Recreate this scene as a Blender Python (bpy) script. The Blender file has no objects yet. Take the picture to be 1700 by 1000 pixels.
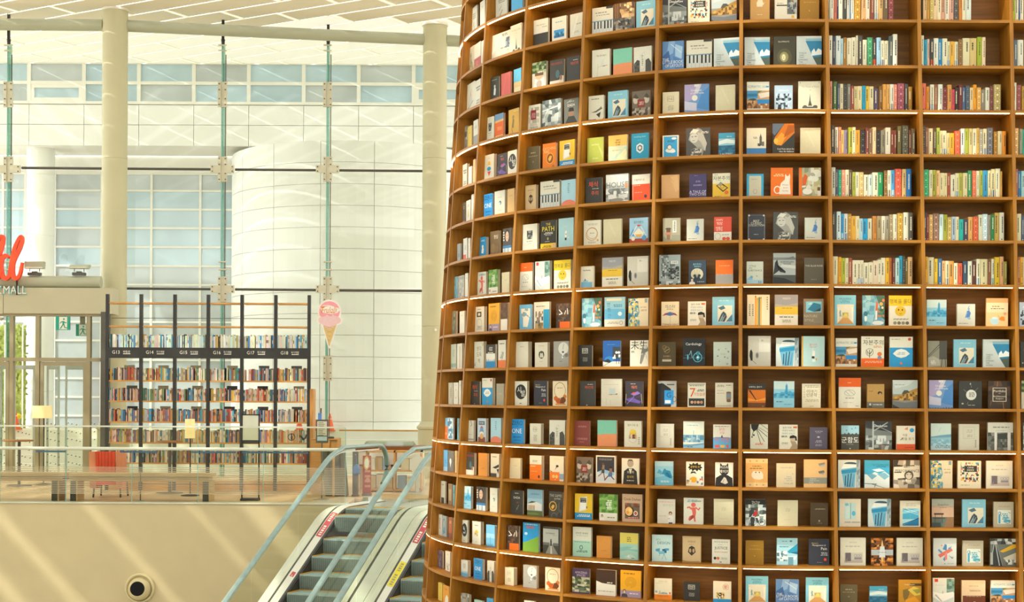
import bpy, math, random, re
from mathutils import Vector, Matrix

# ------------------------------------------------------------------ camera, world, sun, exposure
sc = bpy.context.scene
C = sc.collection
H = 6.83                      # eye height above the lower floor
F = 2472.1                    # focal length for a 1700 px wide frame
HZ = 656.1                    # row of the horizon
ROLL = .005
cam_d = bpy.data.cameras.new('camera'); cam = bpy.data.objects.new('camera', cam_d); C.objects.link(cam)
cam_d.sensor_width = 36; cam_d.lens = F/1700*36; cam_d.shift_y = (HZ-500)/1700
cam_d.clip_start = .1; cam_d.clip_end = 400
cam.matrix_world = Matrix.Translation((0, 0, H)) @ Matrix.Rotation(math.pi/2, 4, 'X') @ Matrix.Rotation(ROLL, 4, 'Z')
sc.camera = cam
sc.view_settings.view_transform = 'Standard'; sc.view_settings.look = 'None'
sc.view_settings.gamma = 1; sc.view_settings.use_curve_mapping = False
sc.view_settings.exposure = EXPO = 0.0
sc.cycles.use_denoising = True
sc.cycles.max_bounces = 8; sc.cycles.transparent_max_bounces = 24; sc.cycles.sample_clamp_indirect = 6
sc.cycles.caustics_reflective = False; sc.cycles.caustics_refractive = False

w = bpy.data.worlds.new('world'); sc.world = w; w.use_nodes = True
nt = w.node_tree; bg = nt.nodes['Background']
tc = nt.nodes.new('ShaderNodeTexCoord'); sx = nt.nodes.new('ShaderNodeSeparateXYZ'); rp = nt.nodes.new('ShaderNodeValToRGB')
nt.links.new(tc.outputs['Generated'], sx.inputs[0]); nt.links.new(sx.outputs['Z'], rp.inputs[0]); nt.links.new(rp.outputs[0], bg.inputs[0])
rp.color_ramp.elements[0].color = (1, .99, .945, 1); rp.color_ramp.elements[1].color = (.93, .96, 1, 1)
bg.inputs[1].default_value = 3.9
sun_d = bpy.data.lights.new('sun', 'SUN'); sun = bpy.data.objects.new('sun', sun_d); C.objects.link(sun)
sun_d.energy = 2.9; sun_d.angle = math.radians(.55); sun_d.color = (1, .96, .86)
SUN_DIR = Vector((1.5, 1, -1.5)).normalized()
sun.rotation_euler = SUN_DIR.to_track_quat('-Z', 'Y').to_euler(); sun.location = (-8, -4, 22)

# ------------------------------------------------------------------ helpers
def lin(h):
    if len(h) == 3: h = ''.join(c*2 for c in h)
    o = []
    for i in (0, 2, 4):
        c = int(h[i:i+2], 16)/255
        o.append(c/12.92 if c <= .04045 else ((c+.055)/1.055)**2.4)
    return tuple(o)+(1.,)
def P(x, y, Y):               # the point that shows at photo pixel x, y when it stands Y metres away
    dx, dy = x-850, y-HZ
    ux = dx+ROLL*dy; uy = dy-ROLL*dx
    return Vector((ux/F*Y, Y, H-uy/F*Y))
MATS = {}
def pm(name, hexc, rough=.55, var=.05, scale=6., metal=0., bump=0., stretch=(1, 1, 1), spec=.4, emit=0.):
    if name in MATS: return MATS[name]
    m = bpy.data.materials.new(name); m.use_nodes = True; n = m.node_tree; b = n.nodes['Principled BSDF']
    t = n.nodes.new('ShaderNodeTexCoord'); mp = n.nodes.new('ShaderNodeMapping'); mp.inputs['Scale'].default_value = stretch
    nz = n.nodes.new('ShaderNodeTexNoise'); nz.inputs['Scale'].default_value = scale; nz.inputs['Detail'].default_value = 4
    r = n.nodes.new('ShaderNodeValToRGB'); c = lin(hexc)
    r.color_ramp.elements[0].position = .3; r.color_ramp.elements[1].position = .7
    r.color_ramp.elements[0].color = tuple(v*(1-var) for v in c[:3])+(1,); r.color_ramp.elements[1].color = tuple(min(1, v*(1+var)) for v in c[:3])+(1,)
    L = n.links.new
    L(t.outputs['Object'], mp.inputs[0]); L(mp.outputs[0], nz.inputs[0]); L(nz.outputs['Fac'], r.inputs[0]); L(r.outputs[0], b.inputs['Base Color'])
    b.inputs['Roughness'].default_value = rough; b.inputs['Metallic'].default_value = metal; b.inputs['Specular IOR Level'].default_value = spec
    if bump:
        bp = n.nodes.new('ShaderNodeBump'); bp.inputs['Strength'].default_value = bump; bp.inputs['Distance'].default_value = .01
        L(nz.outputs['Fac'], bp.inputs['Height']); L(bp.outputs[0], b.inputs['Normal'])
    if emit:
        L(r.outputs[0], b.inputs['Emission Color']); b.inputs['Emission Strength'].default_value = emit
    MATS[name] = m; return m
def wood(name, hexc, hexd, stretch, rough=.5):
    m = pm(name, hexc, rough, .0, 5, 0, 0, stretch); r = [x for x in m.node_tree.nodes if x.type == 'VALTORGB'][0]
    r.color_ramp.elements[0].color = lin(hexd); r.color_ramp.elements[1].color = lin(hexc)
    return m
def print_mat(name, rough):
    m = bpy.data.materials.new(name); m.use_nodes = True; n = m.node_tree; b = n.nodes['Principled BSDF']
    a = n.nodes.new('ShaderNodeAttribute'); a.attribute_name = 'Col'
    t = n.nodes.new('ShaderNodeTexCoord'); nz = n.nodes.new('ShaderNodeTexNoise'); nz.inputs['Scale'].default_value = 60
    mx = n.nodes.new('ShaderNodeMixRGB'); mx.blend_type = 'MULTIPLY'; mx.inputs[0].default_value = .12
    n.links.new(t.outputs['Object'], nz.inputs[0]); n.links.new(a.outputs['Color'], mx.inputs[1]); n.links.new(nz.outputs['Fac'], mx.inputs[2])
    n.links.new(mx.outputs[0], b.inputs['Base Color']); b.inputs['Roughness'].default_value = rough; b.inputs['Specular IOR Level'].default_value = .3
    return m
PRINT = print_mat('printed_paper', .5)
def glass_mat(name, hexc, refl=.08, tint=1., haze=0.):
    m = bpy.data.materials.new(name); m.use_nodes = True; n = m.node_tree
    for x in list(n.nodes):
        if x.type != 'OUTPUT_MATERIAL': n.nodes.remove(x)
    out = [x for x in n.nodes if x.type == 'OUTPUT_MATERIAL'][0]
    tr = n.nodes.new('ShaderNodeBsdfTransparent'); gl = n.nodes.new('ShaderNodeBsdfGlossy'); mx = n.nodes.new('ShaderNodeMixShader'); fr = n.nodes.new('ShaderNodeLayerWeight')
    c = lin(hexc); tr.inputs[0].default_value = c; gl.inputs['Roughness'].default_value = .03
    pw = n.nodes.new('ShaderNodeMath'); pw.operation = 'POWER'; pw.inputs[1].default_value = 4; ma = n.nodes.new('ShaderNodeMath'); ma.operation = 'MULTIPLY_ADD'; ma.inputs[1].default_value = .6; ma.inputs[2].default_value = refl*.5
    n.links.new(fr.outputs['Facing'], pw.inputs[0]); n.links.new(pw.outputs[0], ma.inputs[0])
    n.links.new(ma.outputs[0], mx.inputs[0]); n.links.new(tr.outputs[0], mx.inputs[1]); n.links.new(gl.outputs[0], mx.inputs[2])
    if haze:
        df = n.nodes.new('ShaderNodeBsdfDiffuse'); df.inputs[0].default_value = (.62, .55, .4, 1); m2 = n.nodes.new('ShaderNodeMixShader'); m2.inputs[0].default_value = haze
        n.links.new(mx.outputs[0], m2.inputs[1]); n.links.new(df.outputs[0], m2.inputs[2]); n.links.new(m2.outputs[0], out.inputs[0])
    else: n.links.new(mx.outputs[0], out.inputs[0])
    return m

class MB:
    def __init__(s): s.v = []; s.f = []; s.m = []; s.c = []
    def face(s, pts, col=None, mi=0):
        k = len(s.v); s.v += [tuple(p) for p in pts]; s.f.append(tuple(range(k, k+len(pts)))); s.m.append(mi); s.c.append(col)
    def hexa(s, p, col=None, mi=0):    # eight points: bottom ring 0-3, top ring 4-7 (counter-clockwise from above)
        k = len(s.v); s.v += [tuple(q) for q in p]
        for a in ((3, 2, 1, 0), (4, 5, 6, 7), (0, 1, 5, 4), (1, 2, 6, 5), (2, 3, 7, 6), (3, 0, 4, 7)):
            s.f.append(tuple(k+i for i in a)); s.m.append(mi); s.c.append(col)
    def box(s, x0, x1, y0, y1, z0, z1, col=None, mi=0):
        s.hexa([(x0, y0, z0), (x1, y0, z0), (x1, y1, z0), (x0, y1, z0), (x0, y0, z1), (x1, y0, z1), (x1, y1, z1), (x0, y1, z1)], col, mi)
    def prism(s, pts, z0, z1, col=None, mi=0):   # polygon in plan, counter-clockwise
        k = len(s.v); n = len(pts); s.v += [(p[0], p[1], z0) for p in pts]+[(p[0], p[1], z1) for p in pts]
        s.f.append(tuple(k+i for i in range(n-1, -1, -1))); s.f.append(tuple(k+n+i for i in range(n)))
        for i in range(n): j = (i+1) % n; s.f.append((k+i, k+j, k+n+j, k+n+i))
        s.m += [mi]*(n+2); s.c += [col]*(n+2)
    def tube(s, pts, r, n=10, col=None, mi=0, cap=True, ry=None):
        pts = [Vector(p) for p in pts]; rings = []; up0 = Vector((0, 0, 1)); k = len(s.v)
        for i, p in enumerate(pts):
            t = (pts[min(i+1, len(pts)-1)]-pts[max(i-1, 0)]).normalized()
            a = t.cross(up0)
            if a.length < 1e-3: a = t.cross(Vector((0, 1, 0)))
            a.normalize(); b = a.cross(t)
            rr = r[i] if isinstance(r, (list, tuple)) else r
            for j in range(n):
                an = 2*math.pi*j/n; s.v.append(tuple(p+a*math.cos(an)*rr+b*math.sin(an)*(ry or rr)))
        for i in range(len(pts)-1):
            for j in range(n):
                q = (j+1) % n; s.f.append((k+i*n+j, k+i*n+q, k+(i+1)*n+q, k+(i+1)*n+j)); s.m.append(mi); s.c.append(col)
        if cap:
            s.f.append(tuple(k+j for j in range(n-1, -1, -1))); s.f.append(tuple(k+(len(pts)-1)*n+j for j in range(n))); s.m += [mi]*2; s.c += [col]*2
    def lathe(s, prof, cx=0, cy=0, n=20, col=None, mi=0, axis='Z'):
        k = len(s.v)
        for r, z in prof:
            for j in range(n):
                a = 2*math.pi*j/n
                if axis == 'Z': s.v.append((cx+r*math.cos(a), cy+r*math.sin(a), z))
                else: s.v.append((cx+r*math.cos(a), -z, cy+r*math.sin(a)))   # axis points to -Y
        for i in range(len(prof)-1):
            for j in range(n):
                q = (j+1) % n; s.f.append((k+i*n+j, k+i*n+q, k+(i+1)*n+q, k+(i+1)*n+j)); s.m.append(mi); s.c.append(col)
        s.f.append(tuple(k+j for j in range(n-1, -1, -1))); s.f.append(tuple(k+(len(prof)-1)*n+j for j in range(n))); s.m += [mi]*2; s.c += [col]*2
    def mesh(s, name, mats, smooth=False):
        me = bpy.data.meshes.new(name); me.from_pydata(s.v, [], s.f)
        for m in (mats if isinstance(mats, (list, tuple)) else [mats]): me.materials.append(m)
        me.polygons.foreach_set('material_index', s.m)
        if smooth: me.polygons.foreach_set('use_smooth', [True]*len(s.f))
        if any(c is not None for c in s.c):
            at = me.color_attributes.new('Col', 'FLOAT_COLOR', 'CORNER'); buf = []
            for f, c in zip(s.f, s.c): buf += list(c or (.5, .5, .5, 1))*len(f)
            at.data.foreach_set('color', buf)
        me.update(); return me
    def build(s, name, mats, parent=None, smooth=False, loc=None, rz=None):
        o = bpy.data.objects.new(name, s.mesh(name, mats, smooth)); C.objects.link(o)
        if smooth:
            md = o.modifiers.new('edge', 'EDGE_SPLIT'); md.split_angle = math.radians(38)
        if parent: o.parent = parent
        if loc is not None: o.location = loc
        if rz is not None: o.rotation_euler = (0, 0, rz)
        return o
def tag(o, label=None, cat=None, group=None, kind=None):
    if label: o['label'] = label
    if cat: o['category'] = cat
    if group: o['group'] = group
    if kind: o['kind'] = kind
    return o
def empty(name, loc=(0, 0, 0), rz=0, label=None, cat=None, group=None, kind=None):
    o = bpy.data.objects.new(name, None); C.objects.link(o); o.location = loc; o.rotation_euler = (0, 0, rz); o.empty_display_size = .1
    return tag(o, label, cat, group, kind)
def inst(name, me, parent=None, loc=(0, 0, 0), rz=0):
    o = bpy.data.objects.new(name, me); C.objects.link(o); o.location = loc; o.rotation_euler = (0, 0, rz)
    if parent: o.parent = parent
    return o

# lettering: glyph outlines turned into plain polygons
TEXT = {}
def prepare_text(strings):
    objs = []
    for s in sorted(set(strings)):
        cu = bpy.data.curves.new('t', 'FONT'); cu.body = s; cu.align_x = 'CENTER'; cu.resolution_u = 2; cu.size = 1
        o = bpy.data.objects.new('t', cu); C.objects.link(o); objs.append((s, o))
    bpy.context.view_layer.update(); dg = bpy.context.evaluated_depsgraph_get()
    for s, o in objs:
        ev = o.evaluated_get(dg); me = ev.to_mesh()
        vs = [(v.co.x, v.co.y) for v in me.vertices]; fs = [tuple(p.vertices) for p in me.polygons]
        ev.to_mesh_clear()
        if vs:
            xs = [v[0] for v in vs]; ys = [v[1] for v in vs]; x0, x1, y0, y1 = min(xs), max(xs), min(ys), max(ys)
            TEXT[s] = ([((x-(x0+x1)/2), (y-(y0+y1)/2)) for x, y in vs], fs, x1-x0, y1-y0)
    for s, o in objs:
        cu = o.data; bpy.data.objects.remove(o); bpy.data.curves.remove(cu)
def put_text(mb, s, fx, cap, maxw, col, mi=0, thick=None):   # fx maps (x, y) to a 3D point
    if s not in TEXT: return
    vs, fs, tw, th = TEXT[s]; k = cap/th
    sxx = min(k, maxw/tw)
    for f in fs: mb.face([fx(vs[i][0]*sxx, vs[i][1]*k) for i in f], col, mi)

# ------------------------------------------------------------------ data: cover designs, books, spines
DESIGNS = {}
for _l in r'''amazing|6f7a58|N 0 .05 1 .66 6 7 1 4a5a38,8a9468,a8a890,5c6c58,c8c4ac,3c4a34;R 0 .66 1 1 453a58;T .5 .84 .085 b8aac0 AMAZING;T .5 .73 .085 b8aac0 SPACES;R 0 0 1 .06 4a3c5c
antique|ddd8c0|T .5 .83 .05 a8a490 ANTIQUE;M .2 .8 .66 .72 1 b8b4a0;R .16 .1 .88 .46 c9c3b4;R .16 .1 .88 .2 b9aca0;R .2 .16 .42 .46 6e6468;P 8a8080 .2 .16 .3 .3 .26 .12;R .55 .22 .84 .3 8e888c;O .6 .36 .06 .035 .012 8e888c;O .7 .36 .06 .035 .012 8e888c;O .8 .36 .05 .035 .012 8e888c
balloon|34362f|P 5c6c80 0 1 .55 1 .1 .62 0 .7;P c8721c .08 .36 .4 .3 1 .7 .98 1 .55 1 .1 .56;P e89a30 .06 .42 .2 .32 .4 .32 .62 .6 .4 .72;E .16 .45 .1 .09 f0b440;P a85a18 .5 .55 .98 .75 .98 .95 .7 .95;T .6 .2 .05 e8e4d8 Cool_Facts_about_the;T .64 .12 .05 e8e4d8 Hot_Air_Balloon
bicycle|a8b4b0|N 0 0 1 .8 7 7 3 b8c4c0,8a9894,5c6864,d4dcd4,3c4444;R 0 .8 1 1 24241f;T .5 .9 .055 e8e4d0 The_True;T .5 .83 .055 e8e4d0 Bicycle_Life;O .36 .14 .16 .12 .02 20201e;O .8 .14 .16 .12 .02 20201e;P 38443c .46 .3 .6 .3 .66 .1 .56 .12 .5 .24;P a8302c .34 .36 .52 .36 .62 .48 .54 .6 .42 .52;E .56 .67 .06 .05 5c4030
blk_blue|e0dece|R 0 .62 1 1 36342e;M .3 .7 .72 .9 3 c8c4b4;M .2 .8 .63 .68 1 e8e4d4;R 0 0 1 .28 2488c0;W 0 1 .28 .42 5 2 8aa8b4
blk_redscript|3b3a35|T .46 .75 .2 e0562c 채식;T .56 .42 .16 e0562c 주의;M .42 .8 .57 .6 1 c8c0b0;R .42 .03 .5 .05 d8d4c4
blk_redtitle|3d3d39|T .6 .75 .11 e05430 제3인류;M .5 .85 .85 .88 1 d8d4c8;R .42 .03 .5 .06 d8d4c8
blk_white|45473f|P d8dcd8 .38 .28 .6 .26 .66 .5 .52 .62 .42 .5;E .52 .62 .1 .06 c8ccc8;M .2 .8 .86 .9 1 a8a898
blonde|4e4f4a|P 9a9a90 .1 .6 .2 .9 .5 1 .66 .92 .84 .5 .8 .2 .5 .3;E .33 .66 .17 .17 c4c4b8;P d8d6c8 .14 .8 .3 .97 .54 .93 .4 .82 .26 .84;P b8b6a8 .46 .86 .7 .78 .86 .46 .78 .22 .62 .5 .5 .6;P 8c8c80 .16 0 .3 .3 .6 .36 .72 .2 .66 0;N .2 .02 .64 .28 8 6 5 c8c8bc,60605a,a0a096,484844;R .22 .69 .3 .71 383834;R .36 .7 .44 .72 383834;R .26 .56 .36 .575 5c4c48;M .6 .92 .8 .88 2 d8d4c8
blu_illus|b8c8d4|R .16 .72 .84 .88 46505c;T .5 .8 .1 e8e8e0 원더랜드;P c8543c .3 .6 .5 .68 .7 .6 .5 .56;P 6c98b8 .2 .3 .34 .6 .66 .6 .8 .3;E .5 .34 .26 .1 e0dccc;R .1 0 .9 .2 8c4c34;E .5 .24 .2 .12 d8a868
blu_people|b4c8d8|M .24 .76 .77 .83 1 e8ecec;N .08 .08 .92 .68 8 7 8 b4c8d8,46545c,c8d8e0,64747c,b4c8d8,2c3438
blue_cream|6cb0d4|N .14 .5 .86 .84 5 4 4 e4e0cc,a8a498,e4e0cc,6cb0d4;P e4e0cc .3 .12 .66 .1 .8 .46 .56 .56 .3 .5;P 9aa098 .2 .56 .4 .5 .44 .7 .3 .72
blue_frame|c5bfa6|R 0 0 .14 1 38a4c8;R .86 0 1 1 38a4c8;R 0 .92 1 1 38a4c8;R 0 0 1 .07 38a4c8;T .45 .77 .06 6c7470 Dog_Days;O .5 .25 .11 .09 .015 6c7470
blue_framed|e2decb|R .08 .06 .92 .95 3c9fcf;M .25 .75 .7 .78 2 2c5a80;E .72 .86 .16 .05 e0e4dc;E .48 .34 .3 .1 dcdcd0;E .44 .48 .13 .09 e4dccc;O .44 .48 .14 .1 .03 40382c;E .62 .3 .2 .07 e8e8e0
blue_hill|2c97d0|P 7ca83c 0 .3 .3 .36 1 .56 1 0 0 0;M .2 .7 .8 .9 2 e05040;M .12 .9 .93 .96 1 e8e8e0;E .2 .62 .1 .05 b8dce8
blue_illus|9cc4d8|T .5 .83 .11 2c3a48 원더랜드;P 5a9cc4 0 .3 .2 .6 .3 .3;P d04838 .36 .7 .5 .74 .66 .7 .5 .66;P e8e0c8 .2 .4 .5 .6 .8 .4 .7 .3 .3 .3;P e0a848 .3 .36 .7 .36 .6 .26 .4 .26;R 0 0 1 .2 a8482c;E .8 .22 .12 .1 5a98c0;E .2 .2 .1 .08 e4d8bc;K .1 .3 .4 .7 .03 f0ece0;K .9 .3 .62 .66 .03 f0ece0
blue_interior|a8d4dc|M .25 .5 .87 .9 1 2c5c6c;E .68 .89 .07 .03 388898;P 2c98b8 .5 .5 1 .8 1 .5 .6 .44;P 1c6c8c .6 .46 1 .5 1 .4;N 0 .14 .5 .52 5 4 2 c8dcdc,7a9ca4,e0e8e4,4c7884;P e4ece8 .2 .3 .96 .34 .9 .2 .3 .2;R .55 0 .8 .3 6c9cac;M .1 .6 .66 .7 2 4c7c8c
blue_plain|4ba6d4|M .2 .8 .8 .86 1 2c74a8
blue_white|2f93cb|P e8e4d8 .3 .2 .6 .18 .7 .4 .5 .5 .36 .4;E .5 .52 .14 .09 e8e4d8;M .2 .8 .78 .86 2 c8e0e8
bluesky|5ca0cc|P 3c4c58 .4 .5 .6 .56 .5 .46;P 3c4c58 .5 .4 .7 .44 .6 .36;R 0 0 1 .2 8cbcd4
bluetan|d8b878|R 0 .5 1 1 5cb0cc;R .1 .1 .9 .3 e0d4a8;K .3 .6 .6 .8 .04 88c4d4
blugrey|b4c0c4|M .2 .8 .3 .5 3 8c989c
bluphoto|9cbcc8|N 0 .05 1 .95 5 8 6 7aa4b8,c8d4d4,4c7c94,e0e4dc
br_dark|5a4a34|R 0 0 1 .2 b06438;M .2 .8 .7 .85 2 a89878
br_orange|b8622c|M .2 .8 .7 .85 2 e0b080;R 0 0 1 .25 8c4420
br_tan|8c6c44|R .2 .2 .8 .75 b89868
br_title|6f5530|T .62 .76 .16 e0d8bc 명심;E .3 .3 .26 .2 846838;E .7 .24 .22 .16 7c6034
br_white|dcdcce|P 3d2a1c 0 .56 .3 .48 1 .44 1 1 0 1;M .56 .84 .48 .54 1 d8d0c0;M .1 .9 .14 .2 1 a8a498
bridge|cfd2c0|M .18 .7 .83 .87 1 7cacc0;R .0 .24 1 .5 8cb0bc;N 0 .22 1 .48 11 3 4 b0c4c4,6c94a8,88acb8,4c7c94;R 0 0 1 .14 7ca4b4;P 5c8ca4 0 .1 1 .2 1 .14 0 .04;K .5 .46 .5 .66 .02 6c94a8;M .2 .5 .03 .07 1 2c4c60
bw_city|9aa6a4|R .1 .3 .42 1 6c7674;R .5 .2 .75 .8 5c6664;N .1 .24 .45 .96 6 12 2 8c9694,4c5654,b8c0bc,646e6c;N .45 .2 .95 .62 6 9 5 3c4442,6c7472,9aa29e,2c3432;R .54 .7 .9 .8 d0d4cc;T .72 .75 .06 343a38 구해줘;N 0 0 1 .14 9 2 7 c4c8c0,5c6462,8c9490,2c3432
bw_sea|a7ada8|R 0 0 1 .3 4c524f;R .0 .78 1 .86 7c8482;P 34383a .0 .3 .08 .7 .18 .8 .3 .4 .55 .36 .55 .42 .3 .46;P 2c3032 0 0 0 .24 .5 .2 1 .04 1 0;P c4c8c0 .3 .56 1 .5 1 .6 .4 .64;P 6c7472 .5 .82 .9 .9 1 .8;T .62 .72 .05 2c3030 NORWEGIAN;T .62 .66 .05 2c3030 WOOD
cardiology|23272a|T .48 .79 .12 e8e4dc Cardiology;K .1 .4 .3 .42 .015 4c98b0;K .3 .42 .36 .56 .015 9cdce4;K .36 .56 .42 .3 .015 9cdce4;O .66 .32 .19 .16 .03 58c0d4;P 3c9cb4 .58 .3 .68 .42 .78 .32 .68 .2;E .67 .32 .05 .04 c8f0f0;K 0 .3 1 .3 .012 4c90a8;O .68 .47 .08 .06 .02 4cacc0;E .22 .33 .03 .1 6cb8cc
cat_orange|e8731c|P ece4d0 .38 .1 .9 .1 .9 .2 .86 .5 .88 .7 .86 .8 .8 .72 .72 .72 .66 .8 .64 .6 .46 .48 .4 .3;O .3 .25 .14 .12 .05 ece4d0;M .12 .6 .7 .8 2 f0c890;T .66 .42 .05 a86c3c Winter;T .66 .32 .05 a86c3c Special;T .66 .22 .05 a86c3c Stories
cmyk|e0d8b8|N .12 .24 .9 .94 15 13 9 e0d8b8,48a0b4,d86850,e0d8b8,e0d8b8,d8b848,444440,e0d8b8,e0d8b8;R .28 .6 .82 .82 36362f;T .55 .755 .06 e8e4d0 CMYK;T .55 .665 .06 e8e4d0 INDEX;M .14 .5 .1 .14 1 a8a088
comic|e0dcc4|P 201e1a .1 .74 .2 .84 .16 .92 .32 .88 .4 .96 .5 .9 .64 .97 .7 .88 .86 .9 .82 .82 .94 .76 .82 .72 .86 .62 .7 .68 .62 .6 .5 .68 .36 .6 .3 .7 .16 .64 .2 .72;T .5 .79 .09 e0b030 공부의_신;E .42 .46 .2 .13 e8dcc4;P 2c2822 .24 .5 .3 .6 .5 .6 .6 .5 .42 .54;E .42 .26 .22 .12 e0a830;N .6 .05 .95 .4 4 4 3 6c88a8,e0dcc4,c8684c,e0dcc4;N .04 .02 .3 .25 3 3 5 4c8cb0,e0dcc4,d8a848
cook|c3a283|T .5 .82 .09 3c3028 Cook_Dishes;R .14 .12 .88 .68 6a5844;E .36 .38 .24 .2 2c2822;E .34 .38 .19 .16 e8b468;E .4 .42 .08 .06 f0c880;E .28 .34 .07 .06 d89848;E .68 .32 .11 .09 dcd4c8;E .68 .32 .07 .06 b85428;N .14 .54 .88 .68 7 2 2 584838,7c684c,8c3c2c,6a5844;M .3 .8 .13 .19 1 d88c8c
coral|d4625a|K .2 .2 .5 .9 .06 dc7068
cr_bluetext|d9ceaa|M .2 .85 .8 .84 1 9ca8a0;T .84 .57 .05 6c94b0 &;T .64 .44 .05 6c94b0 THIS_IS;T .6 .36 .05 6c94b0 THE_FIRST;T .68 .28 .05 6c94b0 DAY_OF;T .62 .16 .06 6c94b0 YOUR_LIFE
cr_brown|dcc29c|R .04 0 1 .38 6e3a22;M .3 .7 .76 .79 1 a8906c;T .55 .58 .06 6c5840 TERRARIUM;M .2 .85 .34 .36 1 d8c4a0;R .5 .05 .58 .14 d8c4a0
cr_foliage|e0d0ae|O .5 .62 .38 .32 .03 7a6848;M .3 .7 .7 .74 1 8c7858;E .22 .3 .14 .1 c86428;E .42 .2 .2 .11 b4581e;E .74 .24 .18 .12 8c4c1c;E .84 .38 .12 .08 c8742c;P 6c3c18 .5 .1 .6 .34 .8 .36 .9 .2 .8 .1;R .2 .04 .9 .1 cc8848
cr_people|e0d6ba|R 0 0 1 .16 2c90c4;R .55 .6 .84 .86 ddd0b4;O .7 .74 .16 .14 .015 c85c40;M .6 .8 .66 .82 3 c85c40;N .2 .18 .62 .46 6 5 7 3c3c30,a8582c,e0d6ba,5c7034,e0d6ba,d0a838
cr_spoon|e3d8ba|T .5 .87 .09 d8c0a0 사피엔스;P 3a3a30 .36 .44 .56 .58 .6 .64 .5 .6;E .54 .6 .1 .05 3a3a30;P 5c5c50 .02 .44 .2 .36 .1 .34;R 0 0 .7 .36 e8782c;E .28 .18 .1 .07 e8c068;E .5 .18 .1 .07 e8c068;R .7 .08 1 .3 8ca4b4;T .4 .06 .06 f0dcb0 2권
crane|8b8a78|R .6 .3 1 1 4e4e46;K 0 .42 .66 .9 .04 44443c;K 0 .36 .66 .8 .025 3c3c34;P a8a694 0 0 .66 .06 .6 .3 .3 .42 0 .36;K .7 0 .76 .36 .03 34342e;K .95 0 .9 .36 .03 34342e;M .12 .4 .1 .26 3 dcd8c8
cream_plain|dbcfa8|M .3 .7 .6 .66 2 c8bc94
cup|c9d4cc|P 6cb0cc .14 .66 .82 .74 .74 .02 .28 .02;P 2c8cb4 .14 .62 .82 .7 .82 .56 .16 .5;E .56 .86 .3 .07 3c5460;P e4e8e0 .26 .86 .86 .84 .82 .74 .14 .68;K .34 .44 .32 .08 .04 2c4454;K .46 .5 .42 .04 .04 2c4454;K .6 .52 .52 .04 .04 2c4454;K .72 .48 .64 .06 .035 5c8ca4;R .82 0 1 1 9cacac;N .84 0 .98 1 2 9 2 9cacac,788c90,b8c4c0
dada_man|6a6a60|E .5 .48 .2 .18 8c6c50;P 34342e .1 .1 .3 .34 .7 .34 .9 .1 .9 0 .1 0;P 24241f .3 .52 .36 .66 .64 .66 .7 .52;T .5 .76 .09 e0dccc DADA;M .3 .7 .88 .92 1 b8b4a4;K .2 .86 .5 .96 .05 9c9c90
dada_spray|3d3c37|T .5 .7 .09 d8d4c4 DADA;M .34 .66 .86 .9 1 c8c4b4;K .5 .2 .66 .4 .04 8c8a80;K .4 .1 .5 .3 .025 6c6a60;E .56 .5 .08 .03 8c4434
design_chair|c2dcd8|T .3 .82 .07 5c8c94 ST_I;T .58 .7 .1 4c6c74 DESIGN;P 4c9cc0 .18 .46 .4 .5 .38 .36 .2 .38;P 2c6484 .5 .46 .74 .5 .72 .32 .54 .34;P 7cbcd0 .3 .38 .6 .4 .66 .28 .36 .28;K .6 .28 .5 .08 .015 4c8ca4;K .6 .28 .72 .06 .015 4c8ca4;K .4 .3 .36 .2 .015 4c8ca4;R .66 .42 .84 .5 4c98bc
dk_light|43402f|E .5 .34 .34 .27 565238;E .48 .33 .2 .17 8c8658;E .46 .32 .1 .11 c8c088;E .46 .32 .045 .08 f4ecc4;R .445 .26 .47 .36 3c3826;T .46 .83 .045 d8d4c0 ILLUMINATE
dk_moon|3a3c38|E .54 .5 .23 .19 d4d4c8;M .4 .7 .42 .6 4 74746c;K .2 .7 .34 .6 .02 7c7c74;K .84 .76 .7 .64 .02 7c7c74;K .54 .76 .54 .84 .02 7c7c74;K .4 .24 .36 .14 .02 7c7c74;E .16 .18 .05 .03 a8a89c;M .4 .7 .11 .14 1 b8b8ac;E .5 .9 .03 .04 a0a094
dk_redtitle|46443c|T .5 .86 .1 c8402c 레드브레스트;R 0 0 1 .22 e0d4c0;R .7 0 1 .36 d8c8b0;E .56 .45 .14 .16 4c6c74;E .8 .3 .1 .1 8c7058
dk_white|5c5c54|E .5 .5 .16 .14 d8d8cc;P d8d8cc .4 .4 .6 .4 .5 .2
dkbrown|4a3b24|M .2 .85 .72 .76 2 b8a888;R .47 .2 .55 .27 a89878;M .38 .68 .13 .15 1 a09070
dkbrown_line|4c4128|O .5 .68 .16 .13 .02 a8803c;O .36 .78 .1 .08 .02 a8803c;K .36 .6 .62 .72 .015 d0c8b4;M .3 .7 .41 .44 1 c8bca0;M .3 .7 .34 .36 1 c86c34;R .24 .2 .76 .29 bcb49c
dkbrown_white|dddac8|R 0 .42 1 1 573d22;N 0 .5 1 .95 4 4 2 573d22,64482a,4c341c
dkpurple|383339|T .5 .76 .13 dc7848 해리;M .3 .6 .88 .91 1 c8b8a0;P 6c54a0 0 .3 .4 .36 .9 .2 .8 .12 .2 .2;P 8468b4 .3 .5 .7 .6 .86 .52 .5 .42;K .1 .1 .5 .4 .02 a890c8;K .9 .5 .96 .12 .02 c8b8a0;K .06 .5 .02 .14 .02 c8b8a0;R .42 .5 .58 .56 dc5030;K .1 .3 .9 .4 .02 4c3c78
dokkaebi|453329|N 0 .28 1 1 7 8 4 453329,54402f,382820,644c34,453329;K .2 .76 .44 .6 .05 e0d8c8;K .44 .6 .2 .56 .05 e0d8c8;K .6 .56 .7 .72 .04 e0d8c8;K .84 .56 .8 .8 .045 e0d8c8;R .26 0 1 .27 e8641c
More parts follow.
